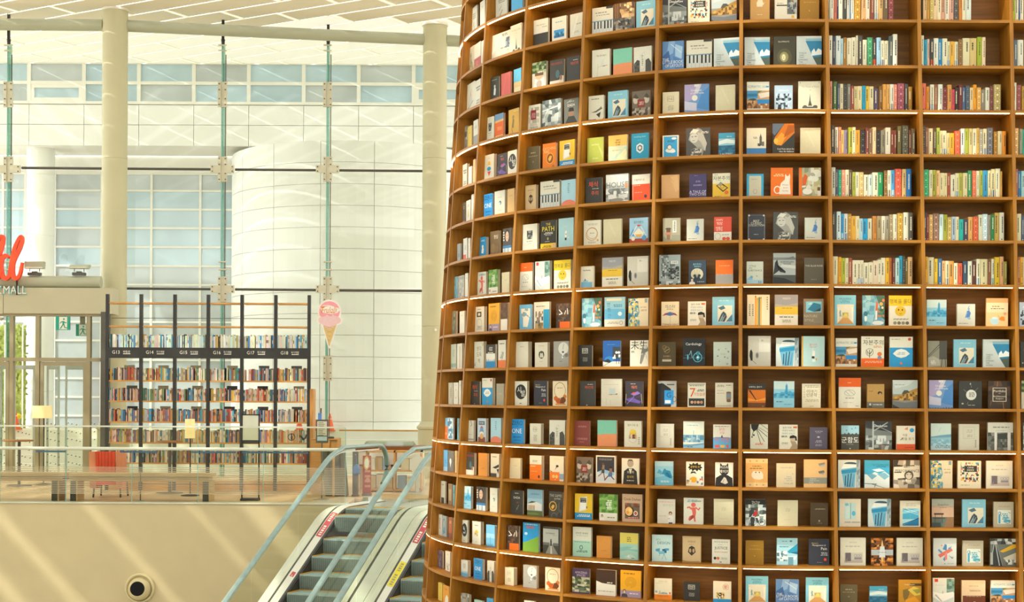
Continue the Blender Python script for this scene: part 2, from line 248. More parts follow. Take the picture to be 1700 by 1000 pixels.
eiffel|dcd7bc|P 54544c .44 .18 .49 .34 .52 .58 .55 .34 .62 .18;R .18 .1 .86 .15 54544c;E .3 .16 .09 .04 5c5c54;E .76 .16 .1 .04 5c5c54;T .52 .82 .055 a8a490 The_Music_of_Paris;R .5 .7 .56 .72 a8a490;E .08 .95 .02 .015 5c5c54;E .93 .95 .02 .015 5c5c54;E .08 .05 .02 .015 5c5c54;E .93 .05 .02 .015 5c5c54
empire|ddd7bc|R 0 0 1 .26 3f7fb4;P 5a5c54 .66 .36 .66 .66 .7 .74 .72 .82 .74 .74 .78 .66 .78 .36;R .56 .34 .66 .44 6c6e64;R .78 .34 .9 .5 6c6e64;E .66 .38 .08 .05 4c4e46;M .32 .56 .6 .68 2 8c8a7c
escal|6c7068|P 34383a 0 0 .1 .8 .22 .8 .5 0;K .02 .1 .14 .8 .03 b8bcb4;K .36 .02 .2 .8 .035 b8bcb4;K .48 .02 .26 .8 .02 8c9088;P d8a824 .36 .54 1 .86 1 .68 .5 .5;P c8c0a8 .5 .3 1 .5 1 .2 .7 .1;N 0 .8 1 1 7 2 4 54585a,a8aca4,343834,c8c8bc;N .6 .06 1 .24 5 2 5 8c9088,d8d8cc,5c605a;R 0 .06 .1 .5 a4a89c
fishbowl|e4bc84|E .38 .2 .2 .14 a8ccd0;E .38 .3 .13 .03 c8dcd8;P d8822c .56 .26 .7 .36 .84 .34 .86 .2 .7 .2;K .54 .4 .62 .3 .02 d8822c;E .86 .46 .07 .06 e0906c;R .0 .5 1 .84 e8cca0;M .26 .6 .69 .73 1 5c5440;M .2 .82 .61 .65 1 5c5440;R 0 .84 1 1 dcae74
flowers|a8a488|R 0 0 .14 1 e0701c;N .14 0 1 1 6 7 5 c8c4a8,8c9070,dcd8c4,a8a890,b4ac7c;E .38 .2 .22 .11 e4e0d0;E .7 .62 .2 .1 dcdcc8;E .8 .86 .16 .08 e0dcc8;P d0602c .16 .4 .3 .4 .4 .7 .26 .8 .16 .6;E .8 .3 .14 .08 c8c090;R .84 .22 .97 .34 6c4c20;E .44 .34 .12 .08 d8d4bc
future_man|e0dcc6|T .42 .88 .085 24241f 일의_미래;R .76 .86 .96 .93 d86438;T .5 .76 .08 4c7ca0 무엇이_바뀌고;T .5 .64 .08 4c7ca0 무엇이_오는가;M .1 .46 .48 .56 2 3c3c34;T .3 .24 .09 24241f 선대인;E .76 .4 .17 .13 c4b094;P 24221e .56 .44 .58 .54 .76 .58 .94 .52 .97 .34 .88 .36 .86 .46;P a89478 .6 .34 .9 .3 1 .14 1 0 .56 0 .7 .16
g_arch|99a09a|N 0 0 1 1 6 8 7 a8b0aa,747c78,c4c8c0,54605c,8c9490;K 0 .64 1 .76 .05 d8dcd4;T .6 .76 .07 e4e4dc Glasshouse;K .3 .7 .1 .4 .03 e0e0d8
g_blue|a8a69e|P 24221f 0 .95 .3 .9 .7 .7 .84 .4 .7 0 0 0;R .36 .1 .86 .64 2488c4;T .6 .46 .2 34464c G;R .4 .14 .7 .26 e0e0d8;M .02 .2 .9 .94 1 e0e0d8;R .5 .84 .9 .88 4c4c46;O .9 .3 .1 .1 .03 54544c
g_bluering|a8b0ac|O .5 .5 .34 .34 .06 5c6c70;P 3498c4 .3 .1 .6 .14 .66 .4 .46 .5
g_feather|cbc7b5|R .48 .48 .96 .92 dad6c6;R .0 .0 1 .46 c2bfae;P 2c2c28 .08 .5 .14 .56 .2 .46 .2 .2 .12 .18 .06 .34;K .18 .2 .36 .08 .015 2c2c28;E .4 .36 .07 .1 8c8c88;E .4 .36 .03 .06 64646a;M .56 .7 .82 .88 2 8c8a7c
g_floral|a09c8c|N 0 0 1 1 5 6 8 a09c8c,787468,c4c0b0,8c8878
g_interior|6e7470|N 0 0 1 .5 8 6 3 6e7470,8c948f,545a56,a4aaa4,464c48;P 34383a 0 .76 1 .62 1 1 0 1;K .28 .0 .28 1 .06 a8aea8;K .3 .66 .84 .96 .04 9ca29c;K .3 .9 1 .6 .03 8c928c;T .56 .84 .075 e0e0d8 Glasshouse;R .6 .1 .66 .14 c86438;N .4 .2 .9 .5 8 3 2 c0c6c0,8c948f,c0c6c0
g_moon|9f9e94|E .64 .72 .33 .24 d4d4c8;K .6 .68 .68 .92 .02 3c3c38;P e0e4e0 .54 .34 .64 .34 .66 .52 .58 .56;E .62 .58 .06 .04 48443c;P 4c8cb0 .58 .44 .66 .44 .64 .36;E .84 .46 .12 .08 74746c;M .4 .6 .2 .24 1 74746c
g_photo|9c9484|N 0 0 1 1 4 6 4 9c9484,7c7468,b8b0a0,8c8478;R .2 .6 .8 .8 5c5848
g_road|b4b6ac|R 0 0 1 .36 46463f;P 8c8c82 .4 .36 .56 .36 .9 0 .16 0;P c8c8bc .46 .36 .5 .36 .56 0 .44 0;P 2c2a26 .44 .3 .52 .3 .52 .5 .44 .5;E .48 .53 .035 .03 2c2a26;R 0 .32 .4 .42 6c6e66;R .6 .32 1 .42 6c6e66;T .44 .77 .055 6c6c64 PATHFINDER;M .6 .84 .69 .71 1 74746c;R 0 .94 1 1 3c3c38;R .92 0 1 1 3c3c38
g_sketch|c8c6b4|M .2 .8 .6 .8 3 8c8a7c;K .3 .1 .6 .36 .04 54544c;K .3 .36 .5 .5 .03 74746c
garden|74acba|N 0 0 1 1 6 8 11 74acba,8cc0cc,5c94a4,98c4c8,649cac;P 486c5c .6 1 1 1 1 .2 .84 .3 .8 .6;E .84 .72 .08 .06 e0a858;E .94 .84 .06 .05 d8783c;E .9 .6 .05 .04 e8d4a0;P d8643c .58 .5 .68 .5 .7 .78 .62 .8;P e4dccc .56 .2 .66 .2 .66 .5 .6 .5;E .7 .1 .26 .07 dce4dc;E .14 .24 .06 .1 dce8e4;N .7 .3 .98 .56 4 4 4 3c6454,68845c,c87448,4c7868;M .08 .36 .78 .9 3 9ccccc;E .14 .4 .1 .08 3c7484
green_girl|c8bfa8|N 0 .6 1 1 6 4 3 5c7444,3c5830,84945c,a8ac84;E .5 .5 .26 .16 d0aa84;P e0dccc .1 0 .2 .4 .5 .34 .84 .44 .96 0;E .5 .2 .2 .14 b8a898;R .2 .5 .8 .62 6c5438;M .4 .84 .6 .66 2 e8e4d4
green_white|6c9c44|N 0 .3 1 1 6 6 3 6c9c44,548434,84ac58,4c7c30;R 0 0 1 .3 dedbc8;M .4 .7 .46 .8 5 dce4c8;T .5 .64 .12 e4ecd8 풀꽃;T .56 .46 .12 e4ecd8 읽다;H .16 .02 .22 4c3c2c d0aa88 e8e4dc;M .45 .9 .1 .16 1 8c8a7c
greenblue|a4c8b8|M .2 .8 .6 .8 2 5c8c80
greygreen|7e8472|N .1 .1 .9 .9 4 6 3 7e8472,949a88,646a5a
greyyel|ddd8c2|R 0 .62 1 1 98989a;P 98989a 0 .62 1 .7 1 .6;R 0 .36 1 .62 e0b83a;P b0a890 0 .7 .5 .66 1 .74 1 .64 0 .6;T .5 .88 .065 d8d8d0 여덟단어;M .3 .75 .55 .58 1 8c7c34;M .2 .8 .26 .3 1 3c3c34;M .3 .7 .1 .2 3 a09c88
gunham|4a4a42|R 0 .64 1 1 94bcc4;W .1 .95 .62 .72 4 8 4a4a42;T .5 .4 .24 eceadc 군함도;E .3 .8 .03 .02 3c4c50;E .6 .86 .03 .02 3c4c50;E .8 .9 .03 .02 3c4c50;M .3 .7 .2 .23 1 8c8c80;E .5 .04 .04 .03 c8c4b4
gw_pattern|b6b4a4|N .08 .05 .92 .95 5 8 6 b6b4a4,94928a,c8c6b8,a4a298
hands_blue|83bccb|R .24 .12 .9 .7 dcd4b8;P 4c6c7c .26 .62 .5 .7 .6 .6 .4 .54;P 3c4c54 .26 .14 .4 .4 .5 .5 .62 .42 .66 .3 .56 .14;P 4c8098 .62 .14 .9 .4 .9 .14;P 6c8c94 .3 .14 .44 .34 .52 .3 .44 .14;M .3 .75 .84 .9 1 a8d4d8;K .36 .16 .5 .4 .02 a8b0a8;K .46 .16 .58 .36 .02 a8b0a8
hanja|dcd8c4|T .5 .82 .34 24241f 未生;P 8c8c84 .56 .1 .62 .4 .76 .56 .9 .4 .96 .2 .84 .5 .7 .2 .62 .08;P 74746c .6 .5 .7 .8 .96 .76 1 .6 .8 .5;E .84 .74 .1 .07 c4c2b4;M .06 .24 .52 .6 2 54544c;K .56 .12 .64 .5 .03 44443c
horses|8cc0d0|P 2c88ac .36 .46 .5 .68 .56 .7 .62 .64 .84 .6 .96 .36 .9 .2 .66 .3 .5 .46;P 4ca0c0 .12 .5 .22 .66 .3 .64 .4 .56 .34 .44 .24 .5;R 0 0 1 .28 4c98bc;P 6cb4cc 0 .3 .5 .4 1 .26 1 0 0 0;R 0 .8 1 1 a4c8d0;M .3 .8 .12 .2 2 c8e0e0;P 1c6c94 .56 .5 .7 .56 .9 .36 .8 .3
house_sky|9cbcc8|R 0 .66 1 1 84acc0;R 0 0 1 .2 5c6c3c;P dcd8cc .0 .46 .6 .54 .95 .46 .95 .22 0 .22;P b0987c .05 .22 .5 .22 .5 .4 .05 .4;K .12 .22 .12 .4 .03 ddd0b8;K .25 .22 .25 .4 .03 ddd0b8;K .38 .22 .38 .4 .03 ddd0b8;P 3c4c34 0 .46 .3 .56 .6 .54 .4 .5;M .2 .8 .8 .86 2 5c8098;E .4 .08 .4 .05 748448
house_style|b6b8b0|N 0 0 1 .5 6 5 7 c4c6bc,9ca09a,dcdcd2,7c807a;P d8d8ce 0 .7 .3 .6 .7 .6 1 .74 1 1 0 1;R .1 .14 .46 .3 dcdcd4;R .56 .16 .96 .34 c8c8be;R .48 .3 .62 .5 6c6c64;E .5 .1 .3 .06 8c8c84;T .5 .63 .19 74767a HOUSE;T .5 .38 .19 74767a STYLE;R .86 .5 .97 .66 c88a54;R .2 .9 .8 .97 e0e0d8
justice|dcd9c6|T .5 .63 .14 24241f JUSTICE;M .12 .88 .88 .92 1 8c8a7c;M .36 .6 .77 .79 1 8c8a7c;T .5 .48 .06 c8782c WHAT'S_RIGHT;E .17 .22 .08 .06 3c3c34;E .34 .22 .08 .06 d86c2c;M .46 .84 .18 .26 2 a8a490;R .44 .05 .54 .08 34342e
kraft_horse|b28c4e|P 2c2418 .6 .62 .68 .7 .84 .68 .88 .62 .86 .56 .8 .64 .7 .62 .68 .56;R 0 0 1 .26 6c6c60;H .18 .02 .2 b8b4a4 d0c4b4 48483f;M .35 .9 .12 .17 1 d8d4c4;M .1 .34 .68 .72 1 7c5c2c
lattice|8a5224|N 0 .6 1 1 8 5 3 c8782c,5c3418,e09848,8a5224,3c2414;N 0 0 1 .36 8 5 4 c8782c,5c3418,e09848,8a5224,3c2414;R 0 .38 1 .58 b4bcbc;P d8dcd8 .36 .3 .64 .3 .6 .7 .4 .7;M .3 .7 .47 .5 1 7c8484;P e8c078 .44 .7 .56 .7 .5 .95;P e8c078 .44 .3 .56 .3 .5 .05
layouts|5f88b8|P 84a8cc .3 1 .6 1 .5 .6 .2 .5;P 3c6498 0 .5 .3 .7 .4 .3 .1 .2;P 9cbcd4 .6 .9 .95 .8 .9 .4 .6 .5;P 4c78ac .5 .5 .9 .36 1 .1 .6 .06;T .16 .4 .08 dce4e4 THE;T .5 .31 .1 dce4e4 LITTLE_BOOK;T .56 .19 .1 dce4e4 OF_LAYOUTS;K .4 .9 .9 .6 .03 c4d8e0
lib_lights|7c6a54|N 0 .5 1 1 8 5 2 a08058,c8a06c,5c4430,dcb884,7c6040;N 0 0 1 .5 9 6 4 6c665c,545450,8c8478,3c3c3a,a89c84;E .7 .86 .06 .05 f0dca8;E .84 .74 .06 .05 f0dca8;E .55 .92 .05 .04 f0dca8;R .0 .5 .3 1 6c4c30;K .1 .5 .1 1 .02 a87c48;K .2 .5 .2 1 .02 a87c48
lime_plain|a5ad45|M .25 .75 .7 .76 2 c4cc7c;M .3 .7 .18 .24 2 c4cc7c;P b8bc68 .6 .8 1 .4 1 .1
london|8ec7d9|R 0 .7 1 1 c4dcd8;P 4ca4c8 0 .5 .08 .56 .3 .54 .36 .6 .5 .58 .56 .66 .58 .84 .62 .92 .66 .84 .68 .6 .8 .64 .9 .58 1 .6 1 .36 0 .36;N 0 .36 1 .52 9 2 5 3c8cb4,4ca4c8,6cb8d0;P 3c94bc .57 .5 .57 .82 .62 .92 .67 .82 .67 .5;M .12 .45 .2 .25 1 3c6c84;M .5 .92 .11 .14 1 4c8ca4
ltblue_fig|a2c9cd|T .45 .72 .06 d8d0c4 피아노;P e4e4dc .42 .36 .54 .36 .56 .54 .44 .56;E .5 .54 .06 .04 e4e4dc;R .42 .26 .54 .34 2c3438;E .66 .34 .03 .03 e0dcc8;R .46 .44 .54 .48 c89048
ltblue_rabbit|b3d5d1|R 0 0 .06 1 d8a020;T .5 .72 .08 d86c5c 봄이야;M .34 .66 .63 .66 1 d88c7c;E .52 .48 .07 .05 ece8dc;P ece8dc .46 .3 .58 .3 .58 .46 .46 .46;R .44 .27 .56 .34 2c3030;E .64 .24 .03 .04 d8a020;K .49 .5 .48 .6 .02 ece8dc;R .46 .16 .6 .24 dcece4
ltblue_text|8cc2d4|R 0 0 1 .26 dcd8c6;R .1 .88 .84 .95 e4d4b4;R .02 .26 .98 .6 64b0d4;T .2 .76 .13 3c7498 언;T .22 .58 .13 3c7498 젠;T .24 .38 .13 3c7498 간;M .4 .86 .66 .76 2 4c88a8;E .76 .44 .1 .07 d4e8e8;M .1 .7 .1 .18 2 a8a490;O .82 .14 .07 .06 .015 4c4c44
mark|dccfb4|R 0 0 .04 1 3c94b0;R .26 .26 .78 .86 b8d0c8;R .52 .28 .56 .86 7cacb4;E .68 .48 .09 .09 58acc8;E .36 .8 .09 .05 78b8c8;R .3 .3 .5 .74 c4d8cc;T .62 .16 .06 3c7ca0 MARK_DESIGN
maroon|84423b|M .2 .8 .74 .8 2 b48074;M .15 .85 .24 .32 3 b48074;M .35 .65 .14 .17 1 b48074
modern|7cc0d2|T .5 .88 .065 3c6c84 MODERN;T .5 .8 .07 3c6c84 LIVING;M .3 .7 .74 .76 1 4c8094;R .12 .06 .9 .7 dcd6bc;P c89858 .12 .06 .9 .06 .64 .26 .38 .26;R .36 .26 .66 .44 d4bc6c;R .38 .34 .62 .42 94a474;K .14 .5 .36 .3 .03 b8b09c;R .16 .14 .2 .6 ece8d8;R .8 .14 .86 .6 ece8d8;E .52 .36 .08 .05 e0c860;R .24 .3 .3 .5 7ca4a0
money_ora|ded9c2|R 0 0 1 .28 e8641c;T .52 .8 .17 3c3c34 자본주의;M .2 .4 .92 .95 1 4c4c44;K .36 .3 .36 .56 .03 5c5c52;K .36 .42 .2 .56 .02 5c5c52;K .36 .42 .52 .58 .02 5c5c52;K .3 .4 .24 .5 .02 5c5c52;O .36 .48 .16 .12 .02 74746a;K .36 .4 .46 .5 .02 5c5c52;E .8 .42 .1 .07 e0783c;E .8 .3 .09 .065 7c84a0;M .5 .9 .62 .7 2 d8a080;M .12 .9 .12 .2 2 f0b088
money_yel|dcd8bc|R 0 0 1 .58 dab43a;T .5 .8 .17 44443a 자본주의;M .1 .3 .92 .95 1 44443a;P 34342c .2 .5 .5 .62 .9 .4 .6 .24;P dab43a .28 .5 .5 .57 .82 .4 .6 .3;P 8c8c7c .3 .54 .46 .66 .6 .58 .42 .48;O .56 .46 .1 .06 .02 3c3c34;E .8 .22 .12 .08 dc6c2c;M .12 .5 .05 .09 1 8c7428
navy_frame|393d45|R .07 .03 .94 .035 a8a898;R .07 .96 .94 .965 a8a898;R .06 .03 .075 .965 a8a898;R .935 .03 .95 .965 a8a898;T .5 .74 .08 c8c4b0 BEST;T .5 .66 .08 c8c4b0 CLASSIC;T .5 .58 .07 c8c4b0 COLLECTION;M .36 .64 .22 .25 1 a8a898;E .1 .05 .05 .035 c8c4b0;E .9 .05 .05 .035 c8c4b0;E .1 .95 .05 .035 c8c4b0;E .9 .95 .05 .035 c8c4b0
navy_moon|31404e|E .48 .44 .36 .24 c4bc9c;P 28343e .26 .2 .36 .4 .48 .34 .6 .4 .7 .2;E .36 .38 .1 .06 28343e;E .6 .38 .1 .06 28343e;K .48 .3 .3 .6 .02 8c8c78;K .48 .3 .66 .6 .02 8c8c78;K .48 .3 .48 .64 .02 8c8c78;T .5 .84 .07 8cc4c8 물리학자는;T .5 .75 .07 8cc4c8 영화에서;R 0 0 1 .14 2c3a46;H .2 .02 .3 3c3428 dcc4ac e0dcd0;M .5 .9 .1 .16 1 8c9a98
night_city|1f5799|R 0 0 1 .2 d8d8cc;R .56 .3 1 .76 343c44;E .36 .28 .26 .12 2c78b8;E .78 .54 .07 .05 e8e4d0;E .92 .54 .07 .05 e8e4d0;K .78 .1 .78 .5 .025 1c2428;K .92 .1 .92 .5 .025 1c2428;P 24303a 0 .2 .3 .3 .5 .2 .4 .14;N .56 .3 1 .46 5 2 3 d8d8cc,343c44,54606a;M .25 .7 .83 .87 1 4c80b4;K 0 .02 .5 .2 .02 5c6c74
ochre_fig|d0a23e|P 8c7434 .3 .3 .5 .3 .56 .6 .4 .66;E .46 .7 .1 .07 9c8440;M .5 .9 .9 .93 1 ece0b8;K .3 .3 .4 .1 .04 8c7434
ochre_map|b58425|P 74602c .18 .6 .5 .66 .46 .4 .3 .1 .2 .3;P d4b84c .4 .6 .66 .74 .9 .66 .96 .4 .7 .36;P dc9824 .3 .2 .7 .34 .96 .1 .8 0 .3 0;P 98943c .6 .6 .96 .66 .96 .5 .8 .44;R .5 .76 1 .86 4c3c1c;T .48 .81 .06 e8dcc0 Design_magazin
ochre_plain|9b721f|M .3 .7 .78 .8 1 c8a458;M .2 .82 .62 .66 1 b89048;E .5 .36 .03 .02 c8a458;M .4 .6 .1 .12 1 b89048
olive_plain|5c5236|M .3 .7 .72 .78 1 a89c7c;M .14 .86 .6 .63 1 a89c7c;R .46 .36 .54 .42 8c8060
ora_white|dddac6|R 0 .7 1 1 e2601c;M .4 .6 .82 .86 1 f0a878;O .5 .5 .24 .1 .015 8c8a80;K .3 .56 .5 .42 .015 8c8a80;K .44 .6 .7 .44 .015 8c8a80;M .3 .7 .3 .36 1 a8a498;M .2 .66 .16 .2 1 c0bcac;M .75 .92 .06 .08 1 6c6a60
orablue|7cacc8|R 0 0 1 .6 e0743c;R .2 .2 .8 .3 e8a878
orange_plain|d18f3f|M .3 .7 .3 .36 2 b87830
orangegrey|8f8b83|R 0 .42 1 1 e0691e;M .2 .8 .75 .78 1 f0b080;P a8a49a .36 .0 .5 .04 .7 0;W 0 1 .38 .44 4 5 98948c
outside|c3d4ca|R 0 .06 1 .5 8cb8c4;P 6c9cac 0 .5 .5 .56 1 .6 1 .48 0 .46;P 3c4c54 .4 .38 .7 .34 .6 .3;N 0 .14 1 .4 8 4 6 8cb8c4,a8ccd0,7cacbc;R 0 0 1 .16 b0ccd0;T .6 .12 .1 34484c OUTSIDE;K .4 .7 .5 .86 .012 8ca4a4
oval_blk|dcdac6|E .5 .56 .43 .31 2e3232;T .36 .64 .26 e8e6d8 시;T .68 .5 .26 e8e6d8 발;R .4 .07 .56 .1 54544c
pagoda|a59f86|P 54483c .14 .56 .2 .52 .42 .52 .48 .56 .42 .6 .2 .6;P 6c4c3c .2 .4 .44 .4 .44 .52 .2 .52;P b87c58 .14 .32 .5 .32 .44 .42 .2 .42;R .22 .05 .42 .32 8c6c50;R .56 .4 .78 .9 d8d4c4;M .62 .72 .46 .86 6 74746a;P 8c8c74 0 0 0 .28 .3 .1 1 .2 1 0;R .5 .08 1 .3 94947c
pain_navy|333640|T .3 .84 .055 d8b040 Bonica's;T .5 .75 .075 e4e0d4 Management_of;T .74 .63 .1 e4e0d4 Pain;M .56 .92 .36 .5 3 a8a8a4;E .8 .22 .07 .055 d8482c;M .4 .66 .1 .12 1 9c9c98
palace|8c8a7a|R 0 .5 1 1 b0bcb8;P c4ccc4 .1 .7 .6 .8 .9 1 0 1;P a8803c 0 .3 1 .3 1 .72 .8 .66 .5 .54 0 .38;N 0 .28 1 .42 11 2 3 7c5c2c,c89848,5c4424,a8803c;N .4 .42 1 .58 8 2 4 c89848,6c5028,b08c40;P 4c4c40 .36 .5 .46 .64 .6 .64 .7 .56;P 6c7070 0 0 1 0 1 .26 .5 .2 0 .26;P 3c3c34 0 0 .3 0 0 .14;M .08 .5 .82 .85 1 74807c
pale_bluefig|cbcdbd|P 4c7cb4 .5 .4 .7 .42 .76 .6 .66 .72 .54 .68;E .64 .78 .06 .06 8ca4b8;P 6c94bc .42 .36 .5 .4 .6 .64 .52 .6;K .6 .84 .7 .92 .03 7c98b0;P 8cacc4 .5 .4 .66 .3 .76 .34 .7 .42;M .1 .6 .12 .15 1 44443c
pale_plain|cfc7a2|K .3 .9 .7 .3 .1 d4ccaa
pale_plain2|d0c9a6|M .38 .62 .56 .7 4 bcb592;M .3 .7 .24 .26 1 bcb592
palegreen|b9c4b6|E .3 .68 .05 .035 8c9a90;E .7 .72 .03 .02 6c7a70;E .84 .6 .05 .04 7c8c84;E .24 .42 .05 .03 74847a;E .64 .38 .03 .025 3c4a44;E .8 .34 .05 .03 8c9a90;E .34 .2 .03 .02 8c9a90;E .78 .1 .07 .04 98a49a;M .4 .7 .46 .54 2 a4b0a2
peach|d3a46e|P dcb07c .5 .9 .9 1 1 .4 .8 .3;K .4 .95 .7 .7 .02 c8965c
peach_band|dfbb82|R 0 .14 1 .36 8c9286;T .4 .31 .055 dcdccc Pragmatic;T .46 .245 .055 dcdccc Experience_In;T .32 .175 .055 dcdccc Design;P 8c8878 .62 .86 .9 .9 .9 .82 .66 .78;P a8b4b8 .66 .78 .9 .84 .88 .76 .7 .74;P 74705f .62 .58 .86 .62 .9 .54 .66 .5;P 9ca8ac .66 .5 .88 .54 .84 .46
pen_orange|cf6f1a|R 0 .74 1 1 33302a;T .42 .86 .075 e0dccc 유혹하는_글쓰기;P 2c221a .04 .72 .14 .72 .5 .3 .56 .22 .46 .3;R 0 0 1 .2 6c4420;P e89838 0 .4 .5 .3 1 .42 1 .3 0 .26;M .8 .92 .04 .06 1 c8c0ac;P e8d8a0 .48 .3 .54 .24 .52 .32
pencils|dccfae|R .34 0 .41 .92 e08c28;R .42 0 .49 .9 c89c2c;R .5 0 .57 .92 5c7464;R .58 0 .64 .88 d8a43c;P 34342c .34 .92 .41 .92 .37 .98;P 34342c .58 .88 .64 .88 .61 .94;M .08 .14 .3 .7 6 7c7868;M .22 .28 .3 .7 6 7c7868;M .86 .92 .5 .95 6 8c8878
perform|8a8272|N 0 0 1 1 6 7 13 a89e88,5c564a,c8c0ac,3c382f,8a8272;P d0c8b0 0 .34 1 .4 1 .8 0 .76;E .58 .46 .18 .16 54493c;E .58 .44 .12 .12 c0b49c;T .52 .62 .1 24221c PERFORMANCE;T .5 .76 .08 24221c ART;T .5 .26 .09 e8e0cc WEEK;R .02 .55 .3 .58 24221c;R .5 .48 .56 .5 24221c;R .62 .48 .68 .5 24221c
phone_yel|deb82c|R 0 0 1 .26 2c8cc0;M .1 .9 .1 .2 2 d8e4e4;P d4d4c4 .24 .3 .66 .36 .72 .9 .3 .86;P e4e4d8 .28 .34 .62 .4 .68 .86 .34 .82;R .32 .66 .66 .84 44443c;T .5 .79 .05 e0dccc 스마트폰;T .5 .7 .05 e0dccc 손안에;E .7 .48 .03 .05 3c3c34
piano|d3cfba|M .16 .7 .78 .84 1 8c8a80;M .2 .84 .7 .74 1 8c8a80;R 0 0 1 .5 c8ccc4;R 0 .49 1 .53 7c98a4;R .1 .24 .16 .5 2c2e2e;R .26 .24 .32 .5 2c2e2e;R .4 .24 .46 .5 2c2e2e;R .58 .22 .65 .5 2c2e2e;R .73 .22 .8 .5 2c2e2e;R .88 .22 .94 .5 3c3e3e;R .05 0 .06 .5 8c9494;R .2 0 .21 .24 8c9494;R .35 0 .36 .24 8c9494;R .52 0 .53 .5 8c9494;R .68 0 .69 .24 8c9494;R .83 0 .84 .24 8c9494;R .68 .93 1 1 3c3a36
pool|d3cdb4|M .3 .7 .87 .9 1 9ca094;M .28 .8 .8 .83 1 8c9088;R .12 .05 .92 .7 4ca8c8;P 8cccd8 .12 .6 .92 .7 .92 .6 .12 .5;K .12 .66 .92 .46 .02 d0e8e8;P 2478a8 .12 .05 .92 .05 .92 .36;P a8d8dc .12 .12 .12 .3 .8 .3;K .3 .7 .92 .52 .02 d0e8e8;K .12 .1 .92 .34 .025 1c3c54;K .5 .7 .5 .3 .015 78b4c8
portfolio|3f342a|N 0 0 1 1 5 6 4 3f342a,4a3c2f,342a22,3f342a,5c4434;R .2 .26 .82 .76 d4ccb8;R .23 .28 .79 .74 453a30;T .51 .64 .085 dcd4c0 Portfolio;M .46 .56 .54 .56 1 b8b09c;T .51 .45 .065 dcd4c0 Architecture;T .51 .36 .065 dcd4c0 Designers;K .4 .8 .42 1 .02 a87c4c;K .7 0 .66 .26 .02 a87c4c;K .1 .1 .14 .3 .02 94603c
portrait_blue|44403a|P 2a2723 .2 .5 .26 .9 .5 .98 .74 .9 .8 .5;E .5 .68 .2 .2 c8a284;R .0 .22 1 .32 3474a4;R 0 0 1 .22 c4ccc8;R .2 0 .26 .22 3474a4;R .6 0 .66 .22 3474a4;R .38 .71 .46 .73 2a2723;R .56 .71 .64 .73 2a2723;M .04 .2 .5 .9 4 d8d4c4;R .44 .58 .56 .6 8c5448
purp_pat|5b4c5a|N .06 .06 .94 .94 5 7 6 5b4c5a,6c5c6c,4c3e4c,7c6c74
purplegrey|5d5867|M .3 .75 .8 .84 1 b0acb4;M .36 .64 .74 .77 1 b0acb4;P c8c4c8 .4 .56 .5 .6 .6 .56 .5 .52;M .3 .7 .3 .42 3 a8a4ac;M .3 .7 .14 .24 3 98949c
red_letters|d9d4c2|R 0 0 1 .46 5ca0c8;T .5 .8 .12 d86c60 모든;T .5 .66 .1 d86c60 요일;T .5 .36 .19 d8584c 의_여행;M .1 .9 .9 .93 1 44443c;R .1 .04 .36 .15 d85848;R .42 .04 .66 .15 d8b03c;E .82 .1 .08 .06 d85848;K .1 .46 .9 .46 .02 3c4c54;P 34444c .44 .46 .5 .58 .56 .46
red_low|dcd4c0|R 0 0 1 .64 d6481c;T .4 .8 .08 3c3a34 만들어진_신;M .1 .5 .58 .61 1 f0c0a0;M .15 .6 .32 .35 1 e89878;R .04 0 .06 1 c8bca4;E .76 .18 .08 .065 34302a
red_white|d5523d|R 0 0 1 .38 dcd6c2;M .1 .5 .84 .92 2 f0b8a8;M .1 .5 .66 .8 3 f0b8a8;T .3 .55 .1 f0e0d0 여름은;T .3 .46 .09 f0e0d0 속삭임;O .22 .2 .16 .13 .015 7c7a70;E .58 .1 .11 .07 d04c3c;E .8 .1 .11 .07 d04c3c;M .46 .86 .24 .28 1 8c887c
reddancer|d9d7c4|E .5 .74 .12 .09 d8665a;P d8665a .4 .64 .62 .64 .64 .44 .6 .3 .62 .1 .54 .1 .5 .3 .42 .34 .3 .3 .24 .18 .3 .12 .36 .26 .46 .38;P d8665a .6 .62 .76 .52 .86 .62 .82 .66 .74 .58 .62 .68;P d8665a .42 .62 .3 .68 .18 .66 .16 .6 .28 .62 .4 .54;M .14 .7 .84 .95 2 8cb4c4;T .66 .88 .07 54605c 행동경제학
ring_dark|46443c|O .3 .44 .26 .17 .05 d8a43c;P d8a43c .16 .4 .3 .5 .44 .46 .36 .36 .24 .32;T .52 .85 .1 b8b09c THE_GAMES;M .4 .9 .7 .76 1 a8a08c;O .4 .06 .2 .12 .03 74746c;K .3 .6 .7 .8 .02 8c887c;N .6 .1 .95 .6 3 4 4 46443c,54524a,3c3a34
ring_orange|d9781c|E .56 .42 .26 .2 8c4c14;O .56 .42 .26 .2 .04 e0b040;P e0b040 .42 .4 .54 .52 .7 .5 .62 .36 .5 .3;T .5 .8 .1 f0c080 CATCHING;T .3 .68 .1 f0c080 FIRE;E .8 .1 .1 .07 a85c14
sea_blue|4490ae|R 0 .44 1 .76 8cbcc8;P d4e0dc 0 .5 .5 .56 1 .52 1 .66 .5 .74 0 .64;R 0 0 1 .46 2c6c8c;N 0 .1 1 .44 5 4 4 2c6c8c,347898,24607c;R 0 .78 1 1 4498b8;T .5 .08 .09 d0dcd8 LAUTREC;M .5 .8 .82 .86 1 b0d4d8
